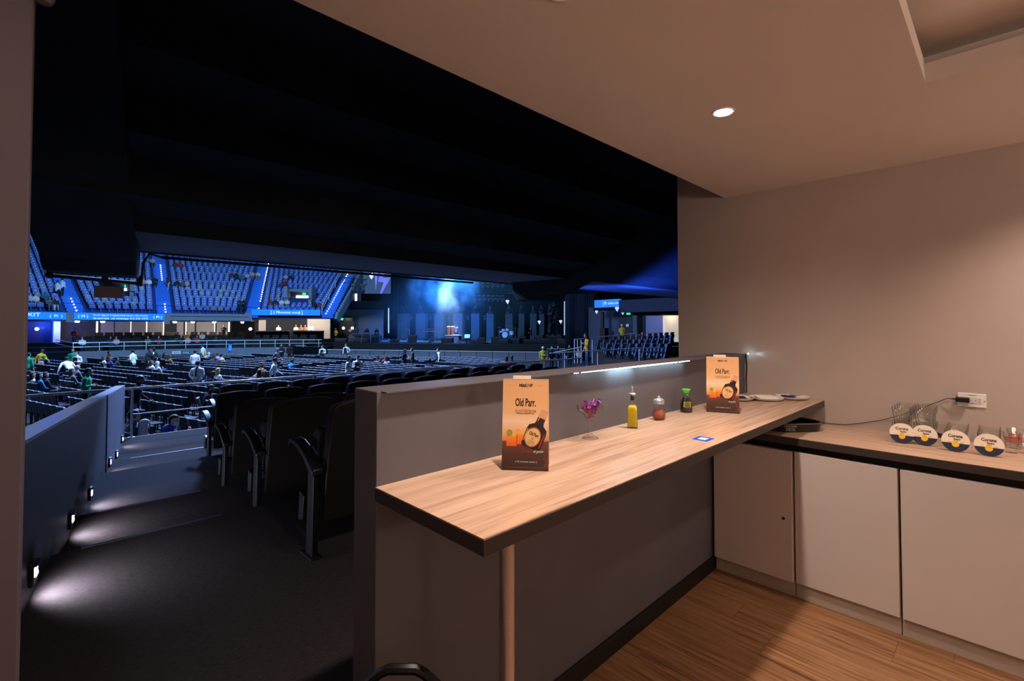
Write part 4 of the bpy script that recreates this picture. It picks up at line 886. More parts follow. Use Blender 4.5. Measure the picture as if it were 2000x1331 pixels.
# people in the upper stand: placed on the terrace their feet stand on
def on_tier(px, py, hh):
    best = None
    for k in range(NR):
        q = ACIRC(px, py, CC, TR(k) + .15); e = abs(q.z - hh - TZ_(k))
        if best is None or e < best[0]: best = (e, k, q)
    q = best[2]; q.z = TZ_(best[1]); return q
UP = [(112, 547, 'stand', 'white', 'black', ('short', 'black'), 'A', 'left of two people in white shirts climbing the left blue aisle'), (121.5, 546, 'stand', 'white', 'black', ('short', 'black'), 'A', 'right of two people in white shirts climbing the left blue aisle'),
 (94, 516, 'walk', 'white', 'jeans', ('short', 'brown'), 'A', 'person in white high on the left blue aisle, by the beam'), (329, 537, 'walk', 'maroon', 'cream', ('short', 'brown'), 'A', 'person in maroon and pale trousers climbing the second blue aisle'),
 (70, 572, 'sit', 'cream', 'lilac', ('short', 'brown'), None, 'pale-clad person seated at the far left of the blue stand'), (88, 571, 'sitlean', 'teal', 'dark', ('long', 'blond'), None, 'blond person in teal seated at the far left of the blue stand'),
 (60, 570, 'sit', 'lilac', 'dark', ('short', 'brown'), None, 'lilac-clad person at the very left of the blue stand'), (97, 594, 'sit', 'grey', 'grey', ('short', 'black'), None, 'person in grey in the lowest blue rows at the left'), (108, 593, 'sit', 'dark', 'white', ('short', 'brown'), None, 'dark-topped person in the lowest blue rows at the left'),
 (281, 541, 'sit', 'pink', 'dark', ('short', 'black'), None, 'left of three people seated left of the second blue aisle'), (291, 542, 'sit', 'white', 'dark', ('short', 'black'), None, 'person in white seated left of the second blue aisle'), (303, 541, 'sit', 'dark', 'dark', ('short', 'brown'), None, 'right of three people seated left of the second blue aisle'),
 (345, 545, 'sit', 'dark', 'dark', ('short', 'brown'), None, 'left of three people seated right of the second blue aisle'), (356, 549, 'sitlean', 'grey', 'dark', ('short', 'black'), None, 'middle of three people seated right of the second blue aisle'), (365, 545, 'sit', 'pink', 'dark', ('short', 'brown'), None, 'right of three people seated right of the second blue aisle'),
 (343, 511, 'sit', 'maroon', 'dark', ('short', 'brown'), None, 'left of two people high right of the second blue aisle'), (353, 509, 'sit', 'red', 'dark', ('short', 'brown'), None, 'right of two people high right of the second blue aisle'), (298, 504, 'sit', 'pink', 'dark', ('short', 'brown'), None, 'person in pink high in the stand under the soffit edge'),
 (453, 529, 'sit', 'maroon', 'dark', ('short', 'brown'), None, 'first of the group left of the third blue aisle'), (462, 529, 'sit', 'dark', 'dark', ('short', 'black'), None, 'second of the group left of the third blue aisle'), (473, 534, 'sit', 'grey', 'dark', ('short', 'brown'), None, 'third of the group left of the third blue aisle'), (483, 531, 'sit', 'lilac', 'dark', ('short', 'black'), None, 'fourth of the group left of the third blue aisle'), (493, 529, 'sit', 'pink', 'khaki', ('short', 'brown'), None, 'fifth of the group left of the third blue aisle'), (504, 528, 'sitlean', 'cream', 'khaki', ('short', 'black'), None, 'last of the group left of the third blue aisle'),
 (558, 534, 'sit', 'pink', 'dark', ('short', 'brown'), None, 'left of two people high right of the third blue aisle'), (568, 535, 'sit', 'dark', 'dark', ('short', 'black'), None, 'right of two people high right of the third blue aisle'),
 (549, 548, 'sit', 'maroon', 'dark', ('short', 'brown'), None, 'left of two people above the lit passage, dark red top'), (557, 546, 'sit', 'maroon', 'dark', ('short', 'black'), None, 'right of two people above the lit passage, dark red top'), (613, 558, 'front', 'white', 'black', ('short', 'black'), 'L', 'person in white standing right of the lit passage'),
 (528, 582, 'sit', 'maroon', 'dark', ('short', 'brown'), None, 'first of four people seated under the lit passage'), (538, 583, 'sit', 'dark', 'dark', ('short', 'brown'), None, 'second of four people seated under the lit passage'), (550, 583, 'sit', 'cream', 'cream', ('short', 'brown'), None, 'third of four people seated under the lit passage, cream top'), (561, 582, 'sit', 'cream', 'dark', ('long', 'brown'), None, 'fourth of four people seated under the lit passage, cream top'),
 (616, 584, 'bend', 'dark', 'dark', ('short', 'brown'), 'L', 'person bending in the lowest blue rows right of the passage'), (624, 590, 'sit', 'maroon', 'dark', ('short', 'brown'), None, 'person in maroon in the lowest blue rows at the right'), (468, 582, 'front', 'navy', 'dark', ('short', 'brown'), 'C', 'person in navy standing left of the third blue aisle foot'), (477, 586, 'front', 'black', 'black', ('long', 'blond'), 'C', 'person in black standing left of the third blue aisle foot')]
UPPOS = [on_tier(u_[0], u_[1], head_h(u_[2])) for u_ in UP]
def seat_mesh(nm, m):
    mb = MB(); w = 0.225
    mb.hexa([(-w, 0.10, 0.30), (w, 0.10, 0.30), (w, 0.16, 0.30), (-w, 0.16, 0.30), (-w * .92, 0.22, 0.80), (w * .92, 0.22, 0.80), (w * .92, 0.27, 0.79), (-w * .92, 0.27, 0.79)])
    mb.hexa([(-w, -0.02, 0.36), (w, -0.02, 0.36), (w, 0.06, 0.34), (-w, 0.06, 0.34), (-w * .9, 0.03, 0.72), (w * .9, 0.03, 0.72), (w * .9, 0.10, 0.72), (-w * .9, 0.10, 0.72)])
    mb.box(-0.05, 0.05, 0.05, 0.2, 0.0, 0.36)
    mb.box(-0.05, 0.06, 0.205, 0.215, 0.735, 0.79, 1)  # small white patch stands for the specular glint on the seat top
    return mb.mesh(nm, [m, m_glossw])
def open_seat():
    mb = MB(); w = 0.225
    mb.hexa([(-w, 0.16, 0.40), (w, 0.16, 0.40), (w, 0.20, 0.40), (-w, 0.20, 0.40), (-w * .92, 0.24, 0.80), (w * .92, 0.24, 0.80), (w * .92, 0.29, 0.79), (-w * .92, 0.29, 0.79)])
    mb.box(-w, w, -0.24, 0.18, 0.38, 0.42); mb.box(-0.05, 0.05, 0.05, 0.2, 0.0, 0.38); mb.box(-0.05, 0.06, 0.225, 0.235, 0.735, 0.79, 1); return mb.mesh('arena_seat_open', [m_seatb, m_glossw])
sm_open = open_seat()
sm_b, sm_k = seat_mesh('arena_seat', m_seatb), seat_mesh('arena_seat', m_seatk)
vom = [(TH(553, TR(4)), TH(612, TR(4)), 3, 10), (TH(196, TR(5)), TH(262, TR(5)), 4, 9)]
nind = 0; stuffb = MB()
def seat_geo(): return [v.co.copy() for v in sm_b.vertices], [tuple(p.vertices) for p in sm_b.polygons], [p.material_index for p in sm_b.polygons]
gv, gf, gm = seat_geo()
secs_ = [thA] + aisles
SEATS = {}
for k in range(NR):
    R = TR(k) + 0.12; st = 0.56 / R
    for i in range(5):
        a = (secs_[i] + 0.85 / R) if i > 0 else thA; b = (aisles[i] - 0.85 / R) if i < 4 else thB
        if i == 4: continue
        n = int((b - a) / st)
        for j in range(n):
            th = a + (j + 0.5) * (b - a) / n
            if any(v0 < th < v1 and k0 <= k < k1 for v0, v1, k0, k1 in vom): continue
            q = PT(th, R, TZ_(k)); pr = PROJ(q + Vector((0, 0, .6)))
            if pr is None or pr[0] < 46 or pr[0] > 705 or pr[1] < 428: continue
            if any((q - v).length < .5 for v in UPPOS): continue
            if nind < 300:
                dk = rnd.random() < 0.10
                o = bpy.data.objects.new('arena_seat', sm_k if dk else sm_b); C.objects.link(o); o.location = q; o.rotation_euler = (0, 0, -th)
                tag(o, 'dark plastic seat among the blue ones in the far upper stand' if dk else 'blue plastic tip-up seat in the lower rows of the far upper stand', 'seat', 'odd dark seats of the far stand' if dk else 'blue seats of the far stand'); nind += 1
            else:
                c, s_ = math.cos(-th), math.sin(-th); o = len(stuffb.v)
                stuffb.v += [(q.x + v.x * c - v.y * s_, q.y + v.x * s_ + v.y * c, q.z + v.z) for v in gv]
                stuffb.f += [tuple(x + o for x in f) for f in gf]; stuffb.m += gm
o = stuffb.build('blue_seat_mass', [m_seatb, m_glossw]); tag(o, 'blue plastic seats filling the upper rows of the far stand', 'seats', None, 'stuff')
# guard rail in front of the first row
gr_ = thing('tier_guard_rail', 'dark thin guard rail in front of the lowest blue seats', 'railing')
MB().tube(arcpts(TH(40, TR(0)), aisles[3], TR(0) - 0.42, TZ_(0) + 0.72), 0.022, 5).build('top_rail', m_black, gr_)
for px in range(66, 640, 48):
    q = PT(TH(px, TR(0) - .42), TR(0) - 0.42, TZ_(0) - 0.1); MB().tube([q, q + Vector((0, 0, 0.82))], 0.02, 5).build('post', m_black, gr_)
# vomitories: lit passage openings cut into the stand
def vomitory(v, k0, lab, frac, col):
    t = thing('stand_entrance', lab, 'entrance'); r = TR(k0) + 0.1; z0 = TZ_(k0 - 1) ; a, b = v[0] + .004, v[1] - .004; h = 2.15
    arcband(MB(), a, a + 0.012, r - 0.2, r + 3.0, z0, z0 + h + .5, 1).build('side_wall', m_conc, t); arcband(MB(), b - 0.012, b, r - 0.2, r + 3.0, z0, z0 + h + .5, 1).build('side_wall', m_conc, t)
    arcband(MB(), a, b, r + 2.4, r + 2.9, z0, z0 + h + .4, 3).build('back_wall', m_conc, t); arcband(MB(), a, b, r + 0.9, r + 2.5, z0 + h, z0 + h + .25, 3).build('lintel', m_conc, t)
    f0, f1 = a + (b - a) * frac[0], a + (b - a) * frac[1]
    arcband(MB(), f0, f1, r + 2.30, r + 2.4, z0 + 0.85, z0 + 1.75, 2).build('lit_opening', mat('lit_opening', (255, 255, 250), 0.4, emit=2.6, vary=0), t)
    arcband(MB(), f0 + (f1 - f0) * .45, f0 + (f1 - f0) * .7, r + 2.28, r + 2.34, z0 + 1.85, z0 + 2.1, 1).build('exit_sign', mat('exit_green', (40, 220, 150), 0.4, emit=1.2, vary=0), t)
    MB().tube([PT(a + (b - a) * i / 4, r - 0.3, z0 + 1.3) for i in range(5)], 0.025, 5).tube([PT(a, r - .3, z0 + 1.3), PT(a, r - .3, z0)], 0.025, 5).tube([PT(b, r - .3, z0 + 1.3), PT(b, r - .3, z0)], 0.025, 5).build('barrier', m_black, t, kind='stuff')
vomitory(vom[0], 3, 'lit passage opening in the blue seats right of the third aisle', (0.30, 0.78), 0)
vomitory(vom[1], 4, 'lit passage opening in the blue seats behind the hanging display', (0.70, 0.86), 0)
# stair side wall closing the stand on the right, with handrail
sw = MB(); th = aisles[3] + 0.9 / TR(0)
P = []
for k in range(NR): P += [(TR(k) - 0.3, TZ_(k) + 0.3), (TR(k) + 0.24, TZ_(k) + 0.3)]
P += [(TR(NR), TZ_(NR) - 2.2), (TR(0) - .2, TZ_(0) - 0.9), (TR(0) - 1.0, TZ_(0) - 0.5)]
Mw = Matrix(((math.sin(th), 0, math.cos(th), CC[0]), (math.cos(th), 0, -math.sin(th), CC[1]), (0, 1, 0, 0), (0, 0, 0, 1)))
struct(sw.prism(P, 0, 0.3, Mw).build('stair_side_wall', m_conc))
hr = thing('stair_handrail', 'pale handrail climbing beside the rightmost blue aisle', 'handrail')
th = aisles[3] - 0.75 / TR(3)
for dz, nm in ((1.0, 'top_rail'), (0.55, 'mid_rail')): MB().tube([PT(th, TR(k), TZ_(k) + dz) for k in range(0, 22)], 0.04, 6).build(nm, m_rail, hr)
for k in (0, 6, 12, 18): q = PT(th, TR(k), TZ_(k)); MB().tube([q, q + Vector((0, 0, 1))], 0.035, 6).build('post', m_rail, hr)
# dark lounge seats behind the railing
lm = MB().box(-0.32, 0.32, -0.1, 0.42, 0, 0.42).box(-0.32, 0.32, 0.42, 0.58, 0, 0.92).box(-0.40, -0.32, -0.1, 0.5, 0, 0.62).box(0.32, 0.40, -0.1, 0.5, 0, 0.62).mesh('lounge_seat', mat('lounge_black', (22, 24, 30), 0.7, vary=0.1))
lpx = [r for r in range(170, 330, 19)] + [r for r in range(337, 470, 18)] + list(range(480, 610, 18))
for j, (r, z) in enumerate(((R0 + 1.0, -0.72), (R0 + 2.9, -0.36), (R0 + 4.8, 0.0))):
    for i, px in enumerate(lpx):
        if (i * 7 + j * 5) % 11 == 3 or (j == 2 and px > 478): continue
        th = TH(px + 3 * j, r); o = bpy.data.objects.new('lounge_seat', lm); C.objects.link(o); o.location = PT(th, r, z); o.rotation_euler = (0, 0, -th)
        tag(o, 'dark lounge seat behind the far railing', 'seat', 'dark lounge seats behind the far railing')
# counters in the right-hand boxes
for pa, pb, lab in ((500, 565, 'long dark counter in the box below the right ribbon screen'), (573, 632, 'shorter dark counter at the right end of the box, beside the pale wall')):
    t = thing('box_counter', lab, 'counter'); arcband(MB(), TH(pa, R0 + 5), TH(pb, R0 + 5), R0 + 4.6, R0 + 5.2, 0.0, 0.95, 5).build('front', m_dark, t); arcband(MB(), TH(pa, R0 + 5), TH(pb, R0 + 5), R0 + 4.5, R0 + 5.3, 0.95, 1.02, 5).build('top', m_conc, t)
q = PT(TH(607, R0 + 5), R0 + 5, 1.02); t = thing('till_screen', 'bright small till screen on the box counter', 'screen', q, -TH(607, R0 + 5))
B(-0.26, 0.26, -0.03, 0.03, 0.12, 0.52).build('screen', mat('till_glow', (190, 220, 255), 0.4, emit=2.2, vary=0), t); B(-0.05, 0.05, -0.03, 0.03, 0, 0.12).build('stand', m_black, t)
# signs on and by the low wall
def wall_sign(px0, px1, py0, py1, m, lab, txt=None, mt=None, R=R0 - 0.08):
    a = ACIRC(px0, py1, CC, R); b = ACIRC(px1, py0, CC, R); xd = Vector((b.x - a.x, b.y - a.y, 0)); w = xd.length; xd.normalize(); M = frame_M(a, xd, (0, 0, 1))
    t = thing('small_sign', lab, 'sign'); MB().box(0, w, 0, b.z - a.z, 0, 0.03, 0, M).build('board', m, t)
    if txt: text('lettering', txt, mt or m_glossw, (b.z - a.z) * 0.3, M @ Matrix.Translation((w / 2, (b.z - a.z) / 2, 0.035)), t)
    else:
        k = MB()
        for i in range(3): k.box(w * .15, w * .85, (b.z - a.z) * (.25 + .2 * i), (b.z - a.z) * (.32 + .2 * i), 0.03, 0.035, 0, M)
        k.build('print_lines', mt or m_glossw, t, kind='stuff')
    return t
m_wsign = mat('white_sign', (220, 226, 235), 0.5, vary=0.02)
wall_sign(336, 353, 686, 692, m_wsign, 'white small sign on the far low wall beside a green one', None, m_seatk); wall_sign(354, 372, 686, 692, mat('green_sign', (20, 120, 110), 0.5), 'green small sign on the far low wall beside a white one')
wall_sign(446, 453, 672, 687, mat('blue_sign', (20, 110, 220), 0.5, emit=0.3, vary=0), 'small upright blue sign on the far low wall')

# ================================================================== STAGE
PA = AZ(640, 697.5, FZ); PB = AZ(1060, 704.5, FZ); SE = (PA - PB); SE.z = 0; SL_ = SE.length; SE.normalize(); SN = Vector((-SE.y, SE.x, 0))
if SN.x < 0: SN = -SN
def ST(px, py, t): d = ray(px, py); o = PB + SN * t; k = (o - EYE).dot(SN) / d.dot(SN); return EYE + d * k
SRZ = math.atan2(SE.y, SE.x) + PI    # local +x points to the right as seen from the audience
def SX(t, p, z): q = p.copy(); q.z = z; return q
m_bar = mat('barricade_metal', (150, 156, 170), 0.35, 0.75, vary=0.08)
n_b = 14; bp0 = None
for i in range(n_b):
    c = PB + SE * (SL_ * (i + 0.5) / n_b); w = SL_ / n_b
    lab = 'metal barricade panel before the stage, %s from the right' % ['first', 'second', 'third', 'fourth', 'fifth', 'sixth', 'seventh', 'eighth', 'ninth', 'tenth', 'eleventh', 'twelfth', 'thirteenth', 'fourteenth'][i]
    if bp0 is None:
        bp0 = thing('barricade_panel', lab, 'barrier', c, SRZ, 'metal barricade panels before the stage')
        B(-w / 2 + .03, w / 2 - .03, -0.02, 0.02, 0.06, .74).build('sheet', m_bar, bp0); B(-w / 2 + .01, w / 2 - .01, -0.10, 0.08, .74, .80).build('top_ledge', m_rail, bp0); B(-w / 2 + .03, w / 2 - .03, -0.5, 0.02, 0, 0.05).build('foot', m_bar, bp0)
    else: dup(bp0, c, SRZ, lab)
cb_ = AZ(571, 694, FZ); cb2 = AZ(598, 694, FZ); t = thing('crowd_fence', 'silver crowd fence with vertical bars by the far low wall', 'barrier', cb_, math.atan2((cb2 - cb_).y, (cb2 - cb_).x)); w = (cb2 - cb_).length
MB().tube([(0, 0, 0.05), (0, 0, 0.95), (0.12, 0, 1.06), (w - .12, 0, 1.06), (w, 0, 0.95), (w, 0, 0.05)], 0.03, 6).build('frame', m_rail, t)
for i in range(1, 10): MB().tube([(w * i / 10, 0, 0.2), (w * i / 10, 0, 1.05)], 0.013, 5).build('bar', m_rail, t)
DZ = -0.32
m_deck = mat('stage_black', (16, 18, 24), 0.6, vary=0.2, vscale=2)
def stage_box(pxa, pxb, t0, t1, z0, z1, m, nm, parent=None):
    a = ST(pxa, 660, t0); b = ST(pxb, 660, t0); o = SN * (t1 - t0); P = [a, b, b + o, a + o]
    return MB().hexa([SX(0, p, z0) for p in P] + [SX(0, p, z1) for p in P]).build(nm, m, parent)
t = thing('stage_deck', 'long low black stage deck behind the metal barricade', 'stage'); stage_box(650, 1118, 3.0, 22, DZ - 0.12, DZ, m_deck, 'deck', t); stage_box(650, 1118, 3.02, 3.1, FZ, DZ - .12, m_deck, 'skirt', t)
m_cloth = mat('black_drape', (20, 24, 34), 0.95, vary=0.2, vscale=2, spec=0.1)
def drape(pa, pb, amp, n, z0, z1, m, nm, lab, cat='curtain'):
    d = pb - pa; d.z = 0; L_ = d.length; d.normalize(); nr = Vector((-d.y, d.x, 0)); vs = []; fs = []
    for i in range(n + 1):
        p = pa + d * (L_ * i / n) + nr * (amp * math.sin(i * 1.9) + amp * .4 * math.sin(i * 4.1)); vs += [(p.x, p.y, z0), (p.x, p.y, z1)]
    for i in range(n): fs.append((2 * i, 2 * i + 2, 2 * i + 3, 2 * i + 1))
    o = MB().add(vs, fs).build(nm, m, smooth=True); s = o.modifiers.new('solid', 'SOLIDIFY'); s.thickness = 0.04; return tag(o, lab, cat)
drape(ST(742, 640, 19), ST(1110, 640, 19), 0.12, 160, DZ, 11.5, m_cloth, 'backdrop_curtain', 'tall black backdrop curtain hanging behind the whole stage')
# grey tower banners with moving heads on top
m_tower = mat('tower_cloth', (58, 62, 74), 0.85, vary=0.06, vscale=3)
m_head = mat('lamp_head_black', (40, 44, 54), 0.4, 0.2, vary=0.1)
m_lensd = mat('lamp_lens', (190, 210, 240), 0.1, 0.4, vary=0)
ORD = ['first', 'second', 'third', 'fourth', 'fifth', 'sixth', 'seventh', 'eighth', 'ninth', 'tenth']
mh0 = None
def moving_head(loc, rz, label, group, sc=1.0, flip=False, cat='stage light'):
    global mh0
    if mh0 is None:
        t = thing('moving_head_light', label, cat, loc, rz, group)
        B(-.2, .2, -.2, .2, 0, 0.16).build('base', m_head, t, bevel=0.02)
        B(-.21, -.15, -.09, .09, 0.16, 0.5).build('yoke_arm', m_head, t); B(.15, .21, -.09, .09, 0.16, 0.5).build('yoke_arm', m_head, t)
        MB().lathe([(0.10, 0.30), (0.145, 0.36), (0.145, 0.62), (0.13, 0.68), (0.001, 0.68)], 14).build('head', m_head, t, True)
        MB().lathe([(0.001, 0.682), (0.115, 0.684), (0.115, 0.67)], 14).build('lens', m_lensd, t)
        mh0 = t; o = t
    else: o = dup(mh0, loc, rz, label)
    o['group'] = group; o.scale = (sc, sc, sc * (-1 if False else 1))
    o.rotation_euler = (PI if flip else 0, 0, rz); return o
for i, (pa, pb) in enumerate(((776, 795), (812, 830), (848, 866), (885, 903), (920, 936), (950, 964), (987, 1001), (1013, 1024), (1035, 1048), (1053, 1063))):
    tt = 15.0; zt = ST((pa + pb) / 2, 613, tt).z
    t = thing('tower_banner', 'tall grey cloth tower at the back of the stage, %s from the left' % ORD[i], 'banner', (0, 0, 0), 0, 'grey cloth towers at the back of the stage')
    stage_box(pa, pb, tt, tt + 0.9, DZ, zt, m_tower, 'cloth', t); c = ST((pa + pb) / 2, 640, tt + 0.45)
    a = ST(pa + 1, 640, tt + .45); b = ST(pb - 1, 640, tt + .45); a.z = b.z = zt + 0.03; MB().tube([a, b], 0.05, 6).build('top_bar', m_head, t)
    c.z = zt + 0.07; moving_head(c, SRZ + i, 'moving-head lamp standing on the %s grey tower from the left' % ORD[i], 'lamps on the grey towers', 1.35)
for i, px in enumerate((764, 802, 840, 876, 914, 947)):
    c = ST(px, 617, 16); moving_head(c, SRZ, 'small lamp hanging in the gap left of the %s grey tower' % ORD[i], 'small lamps between the grey towers', 0.9, True)
    tr = MB().tube([c, c + Vector((0, 0, 9))], 0.03, 5).build('hanging_cable', m_black); tag(tr, 'thin black line carrying the lamp left of the %s grey tower' % ORD[i], 'cable', 'lines carrying the small lamps')
def truss(a, b, h, nm, lab, n):
    t = thing(nm, lab, 'truss'); d = (b - a) / n; up = Vector((0, 0, h)); k = MB(); e = MB()
    k.tube([a, b], 0.05, 6).tube([a + up, b + up], 0.05, 6); k.build('chords', m_head, t, kind='stuff')
    for i in range(n): e.tube([a + d * i + (up if i % 2 else Vector()), a + d * (i + 1) + (Vector() if i % 2 else up)], 0.03, 5)
    e.build('lattice', m_head, t, kind='stuff'); return t
truss(ST(905, 548, 14), ST(1010, 552, 14), 0.5, 'lighting_truss', 'upper horizontal truss carrying lamps high over the stage', 16)
truss(ST(905, 571, 15), ST(1010, 574, 15), 0.4, 'lighting_truss', 'lower horizontal truss carrying lamps over the stage', 16)
for i in range(7):
    c = ST(925 + 9.5 * i, 552, 14); moving_head(c, SRZ, 'hanging lamp on the upper truss, %s from the left' % ORD[i], 'lamps on the upper truss', 1.1, True)
    c = ST(928 + 9 * i, 577, 15); moving_head(c, SRZ, 'hanging lamp on the lower truss, %s from the left' % ORD[i], 'lamps on the lower truss', 1.3, True)
# wedges and flight cases along the stage front
m_box = mat('equipment_grey', (96, 102, 116), 0.5, vary=0.1); m_case = mat('flight_case', (26, 28, 34), 0.5, vary=0.2)
wd0 = None
for i, (px, tt) in enumerate(((753, 5.5), (789, 5.5), (822, 5.2), (833, 4.5), (857, 4.5), (953, 5.0))):
    c = SX(0, ST(px, 670, tt), DZ)
    lab = 'wedge stage monitor at the stage front, %s from the left' % ORD[i]
    if wd0 is None:
        wd0 = thing('stage_monitor', lab, 'speaker', c, SRZ, 'wedge monitors at the stage front')
        MB().prism([(-.35, 0), (.3, 0), (.35, .12), (-.05, .5), (-.35, .38)], -.42, .42, frame_M((0, 0, 0), (0, -1, 0), (0, 0, 1))).build('cabinet', m_box, wd0, bevel=0.02)
        MB().add([(-.38, -.33, .12), (.38, -.33, .12), (.38, .03, .50), (-.38, .03, .50)], [(0, 1, 2, 3)]).build('grille', m_head, wd0)
    else: dup(wd0, c, SRZ + 0.2 * (i % 3 - 1), lab)
for i, (px, w, h, tt) in enumerate(((668, 1.6, .5, 5), (690, 1.1, .7, 6), (708, 1.8, .55, 5), (729, 1.2, .8, 5.5), (771, 1.2, .4, 6), (806, .9, .9, 5), (874, 1.25, .62, 4.6), (930, 1.2, .45, 5), (941, .8, .7, 4.2), (970, 1.1, .75, 5), (985, 1.0, .5, 4.4), (1008, 1.1, .6, 5), (1020, .8, .8, 6), (1036, 1.3, .5, 5), (1052, 1.0, .9, 7), (1066, 1.2, .6, 6), (1085, 1.4, .9, 6), (1098, .9, .6, 5))):
    c = SX(0, ST(px, 672, tt), DZ); t = thing('flight_case', 'dark flight case along the stage front, %s from the left end' % (ORD + ['eleventh', 'twelfth', 'thirteenth', 'fourteenth', 'fifteenth', 'sixteenth', 'seventeenth', 'eighteenth'])[i], 'case', c, SRZ + rnd.uniform(-.3, .3), 'dark flight cases along the stage front')
    B(-w / 2, w / 2, -.3, .3, .06, h - .12).build('body', m_case, t, bevel=0.02); B(-w / 2, w / 2, -.3, .3, h - .11, h).build('lid', m_case, t, bevel=0.02); B(-w / 2 - .01, w / 2 + .01, -.31, .31, h - .13, h - .10).build('edge_trim', m_box, t)
# floor lamps in the left gear pile
for i, (px, tt) in enumerate(((686, 7.5), (697, 7), (706, 8), (716, 7), (726, 8), (736, 7.4))):
    c = SX(0, ST(px, 668, tt), DZ); c.z += 0.75 if i % 2 else 0.0
    if i % 2: tag(B(-.45, .45, -.35, .35, 0, .75).build('flight_case', m_case, loc=SX(0, ST(px, 668, tt), DZ), rz=SRZ), 'dark case under the %s lamp of the left gear pile' % ORD[i], 'case')
    moving_head(c, i, 'floor lamp in the gear pile at the left stage end, %s from the left' % ORD[i], 'lamps of the left gear pile', 1.3)
for i, (px, tt) in enumerate(((1060, 9), (1070, 8.5), (1080, 9), (1092, 8.6))):
    c = SX(0, ST(px, 664, tt), DZ); moving_head(c, i, 'floor lamp at the right stage end, %s from the left' % ORD[i], 'lamps of the right gear pile', 1.4)
# keyboards
kz = lambda px, py, tt: ST(px, py, tt)
c = SX(0, ST(838, 660, 11), DZ + 0.35)
struct(stage_box(815, 886, 10, 14, DZ, DZ + 0.35, m_deck, 'stage_riser')); struct(stage_box(962, 1012, 10, 14.4, DZ, DZ + 0.45, m_deck, 'stage_riser'))
t = thing('keyboard_rig', 'two keyboards, the upper one red, on a crossed-leg stand on stage', 'keyboard', c, SRZ)
B(-.75, .75, -.16, .16, 1.12, 1.24).build('red_keyboard', mat('keyboard_red', (160, 30, 40), 0.4), t, bevel=0.01); B(-.85, .85, -.22, .16, .82, .92).build('lower_keyboard', m_box, t, bevel=0.01)
for sx in (-1, 1): MB().tube([(sx * .6, -.1, 0), (-sx * .45, .0, .85)], 0.03, 6).build('stand_leg', m_head, t); MB().tube([(sx * .55, .1, .8), (sx * .55, .1, 1.12)], 0.025, 6).build('upper_arm', m_head, t)
# DJ podium with congas
tp = 6.5; c = ST(886, 672, tp); pz = ST(886, 655, tp).z; t = thing('dj_podium', 'dark podium table with a light top on stage, under the bright beam', 'table', SX(0, c, DZ), SRZ); w = (ST(900, 660, tp) - ST(872, 660, tp)).length
B(-w / 2, w / 2, -.5, .6, pz - DZ - .06, pz - DZ).build('top', m_conc, t); B(-w / 2 + .1, w / 2 - .1, -.45, .5, 0, pz - DZ - .06).build('cloth_front', mat('podium_cloth', (22, 46, 90), 0.8), t)
for i, px in enumerate((876, 884)):
    q = SX(0, ST(px, 655, tp), pz); t = thing('conga_drum', 'tall wooden conga drum on the podium, %s one' % ['left', 'right'][i], 'drum', q)
    MB().lathe([(.16, 0), (.2, .3), (.24, .6), (.2, .98)], 16).build('shell', mat('conga_wood', (84, 58, 54), 0.4), t, True); MB().lathe([(.21, .94), (.215, 1.0), (.001, 1.01)], 16).build('drumhead', m_glossw, t, True); MB().lathe([(.215, .9), (.225, .9), (.225, .97), (.215, .97)], 16, cap=False).build('rim', m_chrome, t)
q = SX(0, ST(893, 655, tp), pz); tag(MB().box(-.5, .3, -.25, .25, 0, .1).build('mixing_console', m_box, loc=q - SN * .15, rz=SRZ), 'low grey mixing console on the podium table', 'console')
q = SX(0, ST(911, 672, 5), DZ); t = thing('laptop_stand', 'small bright-topped stand with an open laptop right of the podium', 'stand', q, SRZ)
B(-.5, .5, -.2, .2, .55, .6).build('shelf', m_conc, t); MB().tube([(0, 0, 0), (0, 0, .55)], .04, 6).build('pole', m_head, t); MB().cbox((.05, .1, .8), (.6, .03, .4), rx=-.3).build('laptop_lid', mat('laptop_glow', (120, 200, 240), .4, emit=.8, vary=0), t)
# drum kit
q = SX(0, ST(990, 661, 12), DZ + .45); t = thing('drum_kit', 'white and chrome drum kit on its riser at the right of the stage', 'drums', q, SRZ)
m_drum = mat('drum_white', (210, 218, 232), 0.25, vary=0.03)
def drum(c, r, h, axis, nm):
    M = Matrix.Translation(c) @ (Matrix.Rotation(PI / 2, 4, 'X') if axis else Matrix.Identity(4)); d = MB().lathe([(r, -h / 2), (r, h / 2)], 16); d.v = [tuple(M @ Vector(v)) for v in d.v]; o = d.build(nm, m_drum, t, True)
drum((-.2, 0, .38), .36, .5, 1, 'bass_drum'); drum((-.45, .1, .95), .2, .25, 0, 'tom'); drum((.05, .1, .98), .2, .25, 0, 'tom'); drum((.55, .2, .6), .26, .45, 0, 'floor_tom'); drum((-.75, .3, .75), .22, .16, 0, 'snare_drum')
for i, (x, y, z) in enumerate(((-.95, .2, 1.3), (-.1, .3, 1.55), (.6, .3, 1.45), (1.0, .1, 1.2))):
    MB().lathe([(.001, .03), (.28, 0), (.28, -.01)], 16, (x, y, z)).build('cymbal', m_chrome, t); MB().tube([(x, y, 0), (x, y, z)], 0.02, 5).build('cymbal_stand', m_chrome, t)
